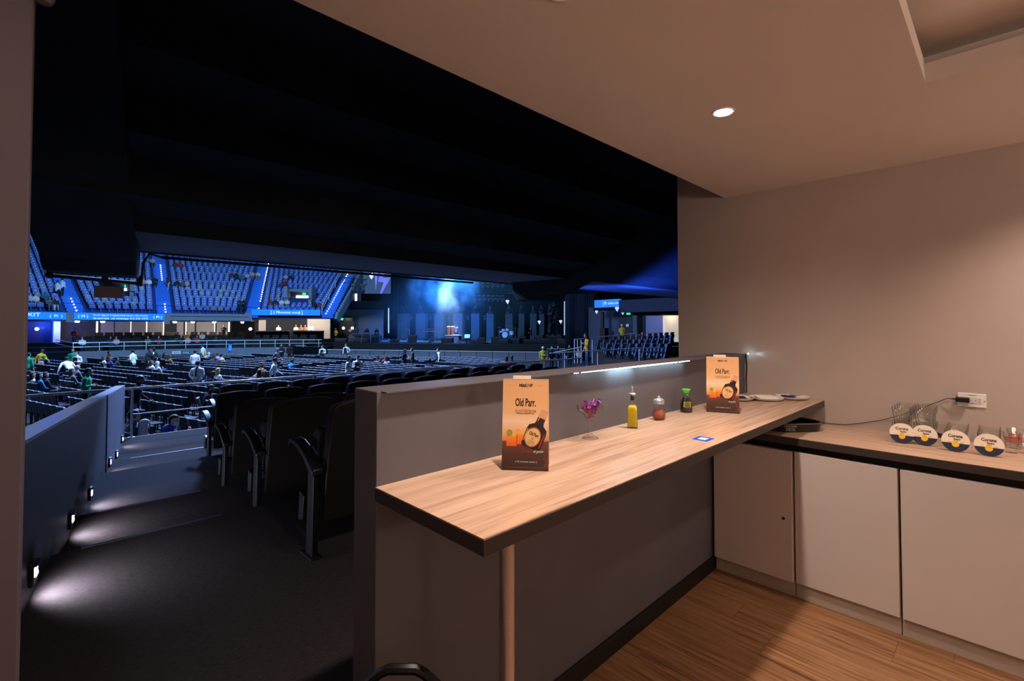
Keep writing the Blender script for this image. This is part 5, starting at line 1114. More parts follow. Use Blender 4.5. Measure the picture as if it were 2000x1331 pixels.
# guitars, microphone stands, stair rail at the left stage end
gt0 = None
for i, (px, tt) in enumerate(((776, 9), (786, 9.3), (1024, 9))):
    c = SX(0, ST(px, 664, tt), DZ); lab = 'electric guitar on a floor stand, %s from the left of the stage' % ORD[i]
    if gt0 is None:
        gt0 = thing('electric_guitar', lab, 'guitar', c, SRZ, 'guitars on stands')
        MB().prism([(-.17, .12), (-.1, .05), (.1, .05), (.17, .12), (.15, .28), (.10, .34), (.15, .48), (.05, .52), (-.06, .46), (-.10, .34), (-.15, .28)], -.03, .03, frame_M((0, 0, 0), (1, 0, 0), (0, .2, 1))).build('body', mat('guitar_brown', (120, 62, 34), .3), gt0, bevel=.01)
        MB().prism([(-.025, .44), (.025, .44), (.02, 1.0), (.045, 1.12), (-.035, 1.12), (-.02, 1.0)], -.015, .015, frame_M((0, 0, 0), (1, 0, 0), (0, .2, 1))).build('neck', mat('guitar_neck', (60, 40, 30), .4), gt0)
        for sx in (-1, 1): MB().tube([(sx * .2, -.15, 0), (0, .06, .5)], .015, 5).build('stand_leg', m_head, gt0)
        MB().tube([(0, .4, 0), (0, .06, .5)], .015, 5).build('stand_leg', m_head, gt0)
    else: dup(gt0, c, SRZ + .2 * i, lab)
ms0 = None
for i, (px, tt) in enumerate(((742, 7), (800, 7), (857, 8), (925, 6.5), (974, 7), (1012, 7.5))):
    c = SX(0, ST(px, 668, tt), DZ); lab = 'microphone on a boom stand on stage, %s from the left' % ORD[i]
    if ms0 is None:
        ms0 = thing('microphone_stand', lab, 'stand', c, SRZ, 'microphone stands on stage')
        MB().tube([(0, 0, .05), (0, 0, 1.35)], .02, 6).build('pole', m_chrome, ms0); MB().tube([(.1, 0, 1.3), (-.45, 0, 1.62)], .015, 6).build('boom', m_chrome, ms0); MB().sphere((-.5, 0, 1.65), (.045, .045, .06), 8, 6).build('microphone', m_head, ms0)
        for k in range(3): MB().tube([(0, 0, .1), (.3 * math.cos(k * 2.1), .3 * math.sin(k * 2.1), .01)], .015, 5).build('foot', m_chrome, ms0)
    else: dup(ms0, c, SRZ + i, lab)
t = thing('stage_stair_rail', 'thin handrail of the steps at the left stage end', 'handrail'); a = ST(681, 668, 3.6); b = ST(688, 652, 4.2); c = ST(742, 651, 5.2)
MB().tube([a, b, c], .035, 6).build('rail', m_box, t)
for px in (688, 706, 724, 742): q = ST(px, 651.5, 4.6); MB().tube([q, SX(0, q, DZ)], .03, 6).build('post', m_box, t)
# tower scaffold, white tubes, floods
q = ST(1081, 660, 12); t = thing('light_tower', 'dark scaffold light tower with lamps at the right of the stage', 'tower', SX(0, q, DZ), SRZ)
for sx in (-.5, .5):
    for sy in (-.4, .4): MB().tube([(sx, sy, 0), (sx, sy, 4.6)], .045, 6).build('upright', m_head, t)
for i in range(6):
    z = .5 + .75 * i; MB().tube([(-.5, -.4, z), (.5, -.4, z + .7)], .03, 5).build('brace', m_head, t); B(-.55, .55, -.45, .45, z, z + .05).build('rung', m_head, t)
for i in range(4): moving_head(q + SE * (.3 - .6 * (i % 2)) - SN * .5 + Vector((0, 0, DZ + 1.2 + 1.0 * i - q.z)), i, 'lamp clamped in the dark scaffold tower, %s from the bottom' % ORD[i], 'lamps in the scaffold tower', 1.3)
m_tube = mat('pale_tube', (225, 232, 245), 0.4, emit=0.35, vary=0)
for px, ya, yb, tt, lab in ((759, 602, 651, 8, 'thin pale vertical tube at the left of the stage'), (1102.5, 589, 655, 9, 'thin pale vertical tube at the right edge of the stage'), (1143, 592, 606, 10, 'short pale vertical tube high on the right curtain')):
    a, b = ST(px, ya, tt), ST(px, yb, tt); o = MB().tube([b, a], .06, 6).build('pale_tube', m_tube); tag(o, lab, 'tube')
m_flood = mat('flood_glow', (225, 228, 245), 0.4, emit=0.55, vary=0); m_floodb = mat('flood_bright', (255, 255, 255), 0.4, emit=14, vary=0)
for px, py, s, d, lab, mm in ((725, 539, 5.6, 40, 'bright white diamond floodlight above the stage, left of the banner bolts', m_floodb), (991, 590, 4.5, 38, 'pale diamond floodlight at the end of the right beam', m_flood), (1053, 630, 4, 44, 'pale diamond floodlight hanging over the right stage', m_flood), (1095, 629, 4, 44, 'pale diamond floodlight beside the right pale tube', m_flood), (1165, 610, 3.6, 40, 'pale diamond floodlight under the right ribbon screen', m_flood), (1205, 604, 5, 36, 'pale diamond floodlight at the right end of the right ribbon', m_flood), (1216, 611, 4.5, 36, 'pale diamond floodlight before the green board on the right', m_flood)):
    q = AD(px, py, d); r = s * .85 / FPX * d; t = thing('flood_light', lab, 'floodlight', q, YAW)
    MB().prism([(-r, r * .55), (-r * .5, r), (r * .6, r), (r, r * .5), (r * .15, -r * 1.25)], -.02, .02, frame_M((0, 0, 0), (1, 0, 0), (0, 0, 1))).build('lamp_face', mm, t); MB().cbox((0, .15, 0), (r * 1.3, .24, r * 1.2)).build('housing', m_head, t)
light('stage_beam_lamp', 'SPOT', ST(872, 470, 9) , 46000, (0.34, 0.60, 1.0), ST(874, 640, 9), 0.35, 22, 0.6)
light('stage_blue_lamp', 'SPOT', ST(880, 440, 7), 36000, (0.02, 0.22, 1.0), ST(860, 640, 11), 0.5, 80, 0.9)
light('podium_lamp', 'SPOT', ST(905, 480, 2), 26000, (0.85, 0.88, 1.0), ST(889, 650, 6.5), 0.3, 14, 0.6)
# left of stage: wall, door, boxes, banner, truss
def facing(px0, px1, py0, py1, d, m, nm, lab, cat, th=0.3, parent=None):
    a, b = AD(px0, py1, d), AD(px1, py1, d); z1 = AD(px0, py0, d).z; xd = (b - a); xd.z = 0; w = xd.length; xd.normalize(); M = frame_M(a, xd, (0, 0, 1))
    o = MB().box(0, w, 0, z1 - a.z, -th, 0, 0, M).build(nm, m, parent)
    if lab: tag(o, lab, cat)
    return o, M, w, z1 - a.z
struct(facing(648, 748, 604, 690, 63, mat('side_wall_grey', (84, 88, 104), 0.8, vary=0.06, vscale=1), 'stage_side_wall', None, None)[0])
t = thing('black_masking_box', 'long black draped box above the left stage doors', 'box'); facing(659, 745, 588, 605, 60, m_cloth, 'cloth', None, None, 1.0, t)
t = thing('double_door', 'dark double door with two round lit windows left of the stage', 'door'); _, M, w, h = facing(661, 693, 627, 669, 62.5, mat('door_dark', (22, 24, 36), 0.5), 'leaf', None, None, 0.1, t)
for u in (.30, .84):
    o = MB().lathe([(.001, .02), (.19, .02), (.19, 0)], 18).build('round_window', m_pane, t); o.data.transform(M @ Matrix.Translation((w * u, h * .66, 0.0)))
MB().box(w * .62, w * .78, h * .50, h * .60, 0, .02, 0, M).build('notice', m_wsign, t); MB().box(w * .5, w * .507, 0, h, 0, .02, 0, M).build('meeting_stile', m_black, t)
o, M, w, h = facing(663.5, 670, 621.5, 625.5, 62, mat('exit_green', (40, 220, 150), 0.4, emit=1.2, vary=0), 'exit_sign', 'small bright green exit sign above the double door', 'sign', .08)
t = thing('door_sign_board', 'dark green sign board above the double door', 'sign'); _, M, w, h = facing(672, 688, 617, 628, 62, mat('dark_green_board', (20, 84, 72), .5), 'board', None, None, .06, t); text('lettering', 'INGRESO\nMOSHER A\nPLATEA', m_wsign, h * .2, M @ Matrix.Translation((w / 2, h / 2, .01)), t)
t = thing('bolt_banner', 'grey hanging banner with two purple lightning shapes, left of the stage', 'banner'); _, M, w, h = facing(709, 763, 522, 574, 58, mat('banner_grey', (104, 104, 118), .7), 'cloth', None, None, .05, t)
m_bolt = mat('bolt_purple', (150, 130, 235), .6, emit=.25, vary=0)
u = lambda x, y: ((x / 5.556 + 640 - 709) / 54 * w, (574 - (y / 5.556 + 500)) / 52 * h)
MB().prism([u(*p) for p in ((503, 150), (550, 150), (522, 372))][::-1], 0.0, .02, M).build('bolt_shape', m_bolt, t)
MB().prism([u(*p) for p in ((580, 150), (640, 150), (596, 240), (682, 234), (586, 410), (566, 410), (606, 288), (545, 282))][::-1], 0.0, .02, M).build('bolt_shape', m_bolt, t)
truss(AD(669, 552, 48), AD(718, 556, 48), .5, 'side_truss', 'short dark truss with two lamps left of the grey banner', 8)
for i, px in enumerate((691, 709)): moving_head(AD(px, 556, 48), 1, 'lamp hanging under the short left truss, %s one' % ['left', 'right'][i], 'lamps on the short left truss', 1.3, True)
facing(677, 683, 574, 588, 61, m_pane, 'lit_window', 'narrow lit window by the stair wall, left one', 'window', .1); facing(693, 697, 574, 588, 61, m_pane, 'lit_window', 'narrow lit window by the stair wall, right one', 'window', .1)
struct(facing(655, 704, 500, 606, 64, mat('stair_back_grey', (88, 86, 96), .8), 'stair_back_wall', None, None)[0])
# ------------------------------------------------------------------ right of stage
RA, RBb = AD(1095, 660, 48), AD(1330, 660, 37); RX = (RBb - RA); RX.z = 0; RX.normalize(); RNn = Vector((RX.y, -RX.x, 0))
def RWp(px, py, off=0): d = ray(px, py); o = RA + RNn * off; k = (o - EYE).dot(RNn) / d.dot(RNn); return EYE + d * k
def rpanel(px0, px1, py0, py1, off, m, nm, parent=None, th=.2):
    a, b = RWp(px0, py1, off), RWp(px1, py1, off); c = RWp((px0 + px1) / 2, py1, off).z; z1 = RWp((px0 + px1) / 2, py0, off).z; w = (Vector((b.x, b.y, 0)) - Vector((a.x, a.y, 0))).length
    M = frame_M((a.x, a.y, c), RX, (0, 0, 1)); return MB().box(0, w, 0, z1 - c, -th, 0, 0, M).build(nm, m, parent), M, w, z1 - c
m_rw = mat('right_wall_grey', (70, 80, 100), .8, vary=.06, vscale=1)
struct(rpanel(1150, 1211, 600, 700, 0, m_rw, 'arena_wall')[0]); struct(rpanel(1205, 1262, 600, 700, -.3, mat('right_wall_dark', (34, 36, 50), .8), 'arena_wall')[0])
struct(rpanel(1236, 1244, 606, 700, .3, m_rw, 'arena_pillar')[0]); struct(rpanel(1262, 1296, 600, 700, -.1, mat('lavender_wall', (120, 120, 156), .7), 'arena_wall')[0])
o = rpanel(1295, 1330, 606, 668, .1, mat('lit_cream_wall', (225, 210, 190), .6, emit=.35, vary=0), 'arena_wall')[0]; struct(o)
p_ = RWp(1300, 617, .8); light('doorway_lamp', 'POINT', p_, 40, (1, .86, .7), size=.2)
t = thing('right_ceiling_lamp', 'small lit ceiling lamp by the cream wall at the right', 'lamp', p_ + Vector((0, 0, .25))); MB().lathe([(.001, -.05), (.12, -.05), (.14, .03)], 12).build('lamp_body', m_lampw, t)
t = thing('dark_exit_door', 'dark door below the green exit sign at the right', 'door'); _, M, w, h = rpanel(1209, 1235, 617, 660, .05, mat('door_dark', (22, 24, 36), .5), 'leaf', t, .08); MB().box(w * .5, w * .515, 0, h, 0, .02, 0, M).build('meeting_stile', m_black, t); MB().box(w * .55, w * .75, h * .5, h * .62, 0, .02, 0, M).build('notice', m_wsign, t)
o, _, _, _ = rpanel(1223.5, 1230.5, 610, 615, .4, mat('exit_green', (40, 220, 150), .4, emit=1.2, vary=0), 'exit_sign', None, .06); tag(o, 'small bright green exit sign above the dark right door', 'sign')
o, _, _, _ = rpanel(1211, 1222, 609.5, 616, .35, mat('dark_green_board', (20, 84, 72), .5), 'green_board', None, .05); tag(o, 'dark green board beside the exit sign at the right', 'sign')
t = thing('column_speaker', 'slim black column loudspeaker on a box by the right wall', 'speaker'); rpanel(1173, 1178, 610, 642, 1.0, m_black, 'column', t, .15); rpanel(1171.5, 1181, 641, 668, 1.1, m_black, 'bass_cabinet', t, .5)
t = thing('ribbon_screen', 'short blue ribbon screen at the right of the arena with a venue name', 'screen'); _, M, w, h = rpanel(1161, 1209, 585.5, 600.5, 1.5, m_ribbon, 'screen_face', t, .3); text('lettering', 'movistar arena', m_ribtxt, h * .46, M @ Matrix.Translation((w * .77, h * .5, .02)), t, sx=.62); text('lettering', '| M', m_ribtxt, h * .62, M @ Matrix.Translation((w * .43, h * .5, .02)), t, sx=.8)
struct(rpanel(1159, 1209, 601, 607, 1.4, m_dark, 'fascia_beam')[0])
struct(rpanel(1209, 1345, 583, 609, 4.5, mat('tier_edge_navy', (26, 30, 52), .9), 'tier_fascia', None, 1.5)[0]); struct(rpanel(1236, 1345, 609, 615, 3.5, m_dark, 'tier_fascia', None, 3.0)[0])
drape(AD(1104, 640, 46), AD(1161, 640, 45), .10, 44, FZ, 4.6, mat('side_drape', (40, 48, 66), .95, vary=.15, vscale=1, spec=.1), 'side_curtain', 'dark pleated curtain closing the right side of the stage')
struct(MB().hexa([AD(1085, 700, 60), AD(1170, 700, 60), AD(1170, 700, 61), AD(1085, 700, 61)] + [AD(1085, 540, 60), AD(1170, 540, 60), AD(1170, 540, 61), AD(1085, 540, 61)]).build('stage_wing_wall', m_dark))
# right-hand block of seats, rising rows, backs towards us
srz = math.atan2(0.98, -0.18) - PI / 2
cs0 = None
def block_seat(loc, rz, label):
    global cs0
    if cs0 is None:
        t = thing('stand_chair', label, 'seat', loc, rz, 'grey seats of the right block')
        MB().hexa([(-.25, -.05, .25), (.25, -.05, .25), (.25, .05, .25), (-.25, .05, .25), (-.25, -.25, 1.04), (.25, -.25, 1.04), (.25, -.16, 1.04), (-.25, -.16, 1.04)]).build('backrest', m_bseat, t, bevel=.02)
        MB().hexa([(-.24, .10, .38), (.24, .10, .38), (.24, .2, .38), (-.24, .2, .38), (-.24, .05, .8), (.24, .05, .8), (.24, .14, .8), (-.24, .14, .8)]).build('seat_pan', m_bseat, t); B(-.04, .04, -.05, .15, 0, .4).build('pedestal', m_std, t)
        B(-.30, -.26, -.05, .3, .58, .63).build('armrest', m_arm, t); cs0 = t
    else: dup(cs0, loc, rz, label)
m_bseat = mat('block_seat_fabric', (90, 98, 122), .8, vary=.08)
brows = [([(1186, 672), (1300, 671)], 36, 25, 9, 'front'), ([(1168, 664), (1306, 664)], 40, 29, 13, 'second'), ([(1198, 658), (1308, 654)], 41, 32, 11, 'third'), ([(1232, 653), (1308, 649)], 39, 34, 8, 'fourth')]
for ri, (ends, da, db, n, rn) in enumerate(brows):
    bases = []
    for i in range(n):
        f = i / (n - 1); px = ends[0][0] + (ends[1][0] - ends[0][0]) * f; py = ends[0][1] + (ends[1][1] - ends[0][1]) * f; d = 1 / (1 / da + (1 / db - 1 / da) * f)
        q = AD(px, py, d); q.z -= 1.04; bases.append(q)
        block_seat(q, srz - .25 + .1 * f, 'grey seat seen from behind, %s in the %s row of the right block' % ((ORD + ['eleventh', 'twelfth', 'thirteenth'])[i], rn))
    mb = MB()
    for i in range(n - 1):
        a, b = bases[i], bases[i + 1]; dd = (b - a); dd.z = 0; dd.normalize(); nr = Vector((-dd.y, dd.x, 0))
        A = [a - dd * .3 - nr * .5, b + dd * .3 - nr * .5, b + dd * .3 + nr * .8, a - dd * .3 + nr * .8]
        for k, z in enumerate((a.z, b.z, b.z, a.z)): A[k].z = z - .002
        mb.hexa([SX(0, p, -2.4) for p in A] + A)
    struct(mb.build('block_step', m_carpet))
rr = thing('block_railing', 'steel railing running in front of the right block of seats', 'railing')
ra = AD(1074, 690.5, 22.5); rb = AD(1232, 681.5, 24.5); rc = AD(1345, 676.5, 27)
MB().tube([ra, rb, rc], .026, 8).build('top_rail', m_rail, rr, True)
for px in (1101, 1164, 1247): 
    f = (px - 1074) / (1232 - 1074); q = ra.lerp(rb, min(f, 1)) if f <= 1 else rb.lerp(rc, (px - 1232) / (1345 - 1232)); MB().tube([SX(0, q, q.z - 1.0), q], .024, 8).build('post', m_rail, rr, True)
r2 = thing('block_railing', 'pale sloping railing from the floor up beside the right block', 'railing')
a = AD(1082, 689, 33); b = AD(1137, 678, 33.5); c2 = AD(1240, 651.5, 40); a2 = AD(1122, 663.5, 35)
MB().tube([a, b], .035, 6).build('lower_rail', m_rail, r2); MB().tube([a2, c2], .035, 6).build('upper_rail', m_rail, r2)
for px in (1122, 1128, 1135, 1157): q = AD(px, 664, 35); MB().tube([q, SX(0, q, q.z - 1.7)], .035, 6).build('post', m_rail, r2)
g = thing('steel_gate', 'silver crowd fence gate beside the hard-hat worker', 'barrier', AZ(1069, 705, FZ)); a = AZ(1069, 703, FZ); b = AZ(1107, 703, FZ); g.location = a; g.rotation_euler = (0, 0, math.atan2((b - a).y, (b - a).x)); w = (b - a).length
MB().tube([(0, 0, 0), (0, 0, 1.05), (w, 0, 1.05), (w, 0, 0)], .03, 6).build('frame', m_rail, g)
for i in range(1, 9): MB().tube([(w * i / 9, 0, .1), (w * i / 9, 0, 1.05)], .016, 5).build('bar', m_rail, g)
q = AZ(1107, 704, FZ); t = thing('blue_cooler', 'bright blue cooler box by the crowd fence gate', 'box', q, .4); B(-.3, .3, -.2, .2, 0, .34).build('body', mat('cooler_blue', (24, 110, 210), .4), t, bevel=.02); B(-.31, .31, -.21, .21, .34, .42).build('lid', m_wsign, t, bevel=.02)

# ------------------------------------------------------------------ haze and smoke over the stage
def haze(nm, c, size, rz, dens, nscale, lo, hi, label, fall=True):
    o = MB().box(-.5, .5, -.5, .5, -.5, .5).build(nm, None); o.data.materials.clear(); o.location = c; o.scale = size; o.rotation_euler = (0, 0, rz)
    m = bpy.data.materials.new(nm); m.use_nodes = True; nt = m.node_tree; n = nt.nodes; L = nt.links; n.remove(n['Principled BSDF'])
    v = n.new('ShaderNodeVolumeScatter'); v.inputs['Color'].default_value = (0.75, 0.86, 1, 1); v.inputs['Anisotropy'].default_value = 0.1
    tc = n.new('ShaderNodeTexCoord'); nz = n.new('ShaderNodeTexNoise'); nz.inputs['Scale'].default_value = nscale; nz.inputs['Detail'].default_value = 4; nz.inputs['Roughness'].default_value = .6
    mp = n.new('ShaderNodeMapping'); mp.inputs['Scale'].default_value = (size[0] / size[2], size[1] / size[2], .7); L.new(tc.outputs['Object'], mp.inputs[0]); L.new(mp.outputs[0], nz.inputs['Vector'])
    mr = n.new('ShaderNodeMapRange'); mr.inputs[1].default_value = lo; mr.inputs[2].default_value = hi; mr.inputs[3].default_value = 0.0; mr.inputs[4].default_value = dens; L.new(nz.outputs[0], mr.inputs[0])
    ln = n.new('ShaderNodeVectorMath'); ln.operation = 'LENGTH'; L.new(tc.outputs['Object'], ln.inputs[0])
    fo = n.new('ShaderNodeMapRange'); fo.interpolation_type = 'SMOOTHSTEP'; fo.inputs[1].default_value = .5; fo.inputs[2].default_value = .2; L.new(ln.outputs['Value'], fo.inputs[0])
    mu = n.new('ShaderNodeMath'); mu.operation = 'MULTIPLY'; L.new(mr.outputs[0], mu.inputs[0]); L.new(fo.outputs[0], mu.inputs[1]); L.new(mu.outputs[0], v.inputs['Density'])
    L.new(v.outputs[0], n['Material Output'].inputs['Volume']); o.data.materials.append(m); return tag(o, label, 'haze', None, 'stuff')
haze('beam_smoke', ST(876, 566, 9), (12, 6, 6.4), SRZ, .55, 3.2, .46, .72, 'drifting cloud of smoke in the bright blue beam over the stage')
haze('stage_haze', ST(868, 590, 9), (28, 11, 13), SRZ, .035, 2.0, .30, .75, 'thin blue haze hanging over the whole stage')
# ================================================================== PEOPLE
m_skin = mat('skin', (196, 146, 122), 0.55, vary=0.05); m_skin2 = mat('skin_tan', (150, 104, 84), 0.55, vary=0.05)
m_shoe = mat('shoe_black', (20, 20, 22), 0.5)
CL = {'white': (226, 228, 236), 'black': (20, 21, 26), 'dark': (34, 37, 48), 'navy': (24, 34, 72), 'grey': (92, 96, 106), 'greytee': (66, 70, 82), 'green': (14, 142, 104), 'red': (190, 44, 40), 'orange': (206, 74, 34), 'blue': (24, 70, 190), 'teal': (22, 104, 146),
      'mustard': (176, 122, 34), 'olive': (70, 84, 70), 'yellow': (196, 180, 40), 'pink': (206, 150, 160), 'maroon': (110, 44, 60), 'tan': (160, 112, 62), 'jeans': (40, 62, 104), 'cream': (204, 190, 180), 'lilac': (170, 160, 200), 'royal': (22, 62, 150), 'khaki': (150, 130, 100)}
HR = {'black': (20, 17, 17), 'brown': (66, 44, 32), 'blond': (170, 140, 92), 'grey': (176, 176, 186), 'white': (225, 225, 235), 'auburn': (110, 52, 34)}
def cm(c): return mat('cloth_' + c, CL[c], 0.85, vary=0.14, vscale=14, bump=0.25, bscale=40)
def hm(c): return mat('hair_' + c, HR[c], 0.6, vary=0.25, vscale=60)
def bone(mb, a, b, r0, r1, seg=8):
    a, b = Vector(a), Vector(b); d = (b - a).normalized(); pts = [a - d * r0 * .7, a - d * r0 * .35, a, b, b + d * r1 * .35, b + d * r1 * .7]
    mb.tube(pts, [r0 * .5, r0 * .85, r0, r1, r1 * .85, r1 * .5], seg)
def ring_loft(mb, rings, n=12):   # rings: (center, xaxis*rx, yaxis*ry)
    vs = []; fs = []
    for c, ax, ay in rings:
        for j in range(n): w = 2 * PI * j / n; vs.append(Vector(c) + Vector(ax) * math.cos(w) + Vector(ay) * math.sin(w))
    for i in range(len(rings) - 1):
        for j in range(n): q = (j + 1) % n; fs.append((i * n + j, i * n + q, (i + 1) * n + q, (i + 1) * n + j))
    fs.append(tuple(range(n - 1, -1, -1))); fs.append(tuple(range((len(rings) - 1) * n, len(rings) * n))); mb.add(vs, fs)
def fingers(mb, w, d, side, curl, s=1.0):
    """palm and five unequal bent fingers, from wrist w along d; side = direction towards the thumb"""
    d = Vector(d).normalized(); side = Vector(side); side = (side - d * side.dot(d)).normalized(); nrm = d.cross(side)
    w = Vector(w); mb.tube([w - d * .015, w + d * .03, w + d * .085], [(.026, .017), (.040, .016), (.040, .013)], 8)
    for i, (o, L_) in enumerate(((.030, .070), (.010, .080), (-.010, .074), (-.030, .058))):
        p = w + d * .080 + side * o; q = p + d * L_ * .45 + nrm * curl * .012; e = q + d * L_ * .5 * (1 - curl * .5) + nrm * curl * .035
        mb.tube([p, q, e], [.0095, .0088, .0065], 6)
    p = w + d * .025 + side * .032; mb.tube([p, p + side * .028 + d * .022, p + side * .036 + d * .058 + nrm * .01], [.012, .0105, .008], 6)
BODY = {}
def body(pose, female=False, vox=0.022):
    """one continuous figure; returns mesh and head frame"""
    key = (pose, female, vox)
    if key in BODY: return BODY[key]
    P = dict(lean=4, twist=0, sit=False, la=((-.24, .02, -.27), (-.24, .10, -.51)), ra=((.24, .02, -.27), (.24, .10, -.51)), head=(0, 0), legs=None, reach=1)
    P.update({'stand': {}, 'behind': dict(lean=-2, la=((-.27, -.08, -.26), (-.05, -.17, -.46)), ra=((.27, -.08, -.26), (.05, -.17, -.46))),
              'front': dict(la=((-.25, -.02, -.27), (-.10, .24, -.24)), ra=((.25, -.02, -.27), (.10, .24, -.22))), 'hip': dict(la=((-.36, -.02, -.22), (-.19, .06, -.42)), ra=((.24, .02, -.27), (.2, .16, -.48))),
              'phone': dict(la=((-.22, .06, -.26), (-.04, .28, -.10)), ra=((.24, .02, -.27), (.22, .14, -.5)), head=(14, 0)), 'bend': dict(lean=48, la=((-.34, .12, -.2), (-.4, .3, -.34)), ra=((.34, .12, -.2), (.36, .36, -.3)), head=(-20, 0)),
              'walk': dict(lean=8, la=((-.25, .12, -.25), (-.2, .34, -.36)), ra=((.25, -.10, -.26), (.26, -.06, -.5)), legs=((-.1, .22), (.1, -.2))),
              'sit': dict(sit=True, lean=-6, la=((-.23, .08, -.28), (-.09, .30, -.38)), ra=((.23, .08, -.28), (.09, .30, -.38))), 'sitlean': dict(sit=True, lean=22, la=((-.23, .14, -.25), (-.1, .34, -.22)), ra=((.23, .14, -.25), (.1, .34, -.22)), head=(6, 0)),
              'sitchin': dict(sit=True, lean=14, la=((-.22, .14, -.25), (-.1, .3, -.36)), ra=((.27, .24, -.16), (.15, .30, .06)), head=(4, -35)), 'arms_up': dict(lean=10, la=((-.24, .2, -.06), (-.12, .36, .08)), ra=((.24, .2, -.06), (.12, .36, .08)), head=(20, 0))}[pose])
    mb = MB(); segs = []
    hz = 0.50 if P['sit'] else 0.93
    L_ = math.radians(P['lean']); Rm = Matrix.Rotation(-L_, 3, 'X'); base = Vector((0, -0.05 if P['sit'] else -0.02, hz))
    def T(v): return base + Rm @ Vector(v)
    fx = 0.92 if female else 1.0
    X = Rm @ Vector((1, 0, 0)); Y = Rm @ Vector((0, 1, 0))
    tr = [(-.12, .145, .112), (-.05, .180, .130), (.05, .176, .126), (.16, .162 * (.92 if female else 1), .116), (.30, .184, .130), (.40, .205, .125), (.47, .195, .098), (.505, .12, .078), (.53, .062, .060), (.60, .054, .056)]
    ring_loft(mb, [(T((0, 0, z)), X * rx * fx, Y * ry) for z, rx, ry in tr], 14)
    segs += [(T((0, 0, -.05)), T((0, 0, .50)), .15, 1), (T((0, 0, .56)), T((0, 0, .60)), .05, 0)]
    hp, hyaw = P['head']; Hm = Rm @ Matrix.Rotation(math.radians(-hp), 3, 'X') @ Matrix.Rotation(L_ * .8, 3, 'X') @ Matrix.Rotation(math.radians(hyaw), 3, 'Z')
    nb = T((0, 0, .555)); hc = nb + Hm @ Vector((0, .028, .118))
    hd = MB(); hd.sphere((0, 0, .02), (.076, .096, .103), 14, 10).sphere((0, .022, -.045), (.058, .066, .072), 12, 8)
    hd.tube([(0, .09, .025), (0, .104, -.002), (0, .098, -.016)], [.010, .014, .010], 6).tube([(0, .078, -.054), (0, .088, -.056), (0, .09, -.06)], [.024, .02, .01], 6).tube([(-.035, .082, .03), (.035, .082, .03)], .011, 6)
    for sx in (-1, 1): hd.sphere((sx * .077, -.008, .0), (.010, .020, .030), 7, 6)
    mb.add([hc + Hm @ Vector(v) for v in hd.v], hd.f); bone(mb, nb - Hm @ Vector((0, 0, .04)), nb + Hm @ Vector((0, .012, .06)), .055, .05)
    segs += [(hc - Hm @ Vector((0, 0, .08)), hc + Hm @ Vector((0, 0, .06)), .09, 0)]
    hands = []
    for sx, arm in ((-1, P['la']), (1, P['ra'])):
        s = T((sx * .200 * fx, 0, .435)); so = Vector((0, 0, .435)); e = T(so + Vector(arm[0]) * Vector((1, 1, 1)).x); w = T(so + Vector(arm[1]))
        d1 = (e - s); e = s + d1.normalized() * .285; d2 = (w - e); w = e + d2.normalized() * .235
        bone(mb, s, e, .064, .052); bone(mb, e, w, .050, .036); segs += [(s, e, .05, 1), (e, w, .04, 1)]
        hd_ = (w - e).normalized(); hands.append((w + hd_ * .01, hd_, Vector((-sx, 0, 0)) * .6 + Vector((0, 0.6, 0.5))))
        segs.append((w + hd_ * .03, w + hd_ * .12, .04, 0))
    for i, sx in enumerate((-1, 1)):
        h = T((sx * .085, 0, -.04)) if not P['sit'] else base + Vector((sx * .09, 0.0, -.02))
        if P['sit']: k = Vector((sx * .12, .42, .50)); a = Vector((sx * .12, .40, .09)); fd = Vector((0, 1, 0))
        else:
            off = P['legs'][i][1] if P['legs'] else 0.0; a = Vector((sx * .11, off - .03, .09)); k = (h + a) / 2 + Vector((sx * .005, .035 + max(0, off) * .1, 0)); fd = Vector((sx * .2, 1, 0)).normalized()
        bone(mb, h, k, .096, .068); bone(mb, k, a, .066, .050); segs += [(h, k, .08, 2), (k, a, .05, 2)]
        bone(mb, a + Vector((0, -.02, -.04)), a + fd * .15 + Vector((0, 0, -.055)), .042, .034); segs.append((a + Vector((0, 0, -.05)), a + fd * .16 + Vector((0, 0, -.06)), .04, 3))
    o = mb.build('body_source', m_skin); r = o.modifiers.new('r', 'REMESH'); r.mode = 'VOXEL'; r.voxel_size = vox
    sm_ = o.modifiers.new('s', 'SMOOTH'); sm_.iterations = 2; sm_.factor = .5
    dg = bpy.context.evaluated_depsgraph_get(); me = bpy.data.meshes.new_from_object(o.evaluated_get(dg)); bpy.data.objects.remove(o)
    # hands with separate fingers join the same mesh
    hb = MB()
    for w, d, sd in hands: fingers(hb, w, d, sd, .6)
    bm = bmesh.new(); bm.from_mesh(me); n0 = len(bm.faces)
    vv = [bm.verts.new(v) for v in hb.v]
    for f in hb.f:
        try: bm.faces.new([vv[i] for i in f])
        except ValueError: pass
    bm.faces.ensure_lookup_table()
    for i, f in enumerate(bm.faces):
        f.smooth = True
        if i >= n0: f.material_index = 0; continue
        c = f.calc_center_median(); best = (9, 1)
        for a, b, rr, mi in segs:
            t_ = max(0, min(1, (c - a).dot(b - a) / max(1e-6, (b - a).length_squared))); dd = (c - (a + (b - a) * t_)).length - rr
            if dd < best[0]: best = (dd, mi)
        f.material_index = best[1]
    me.materials.clear()
    for _ in range(4): me.materials.append(m_skin)
    bm.to_mesh(me); bm.free(); me.name = 'body_' + pose
    BODY[key] = (me, hc.copy(), Hm.copy(), nb.copy()); return BODY[key]
HAIR = {}
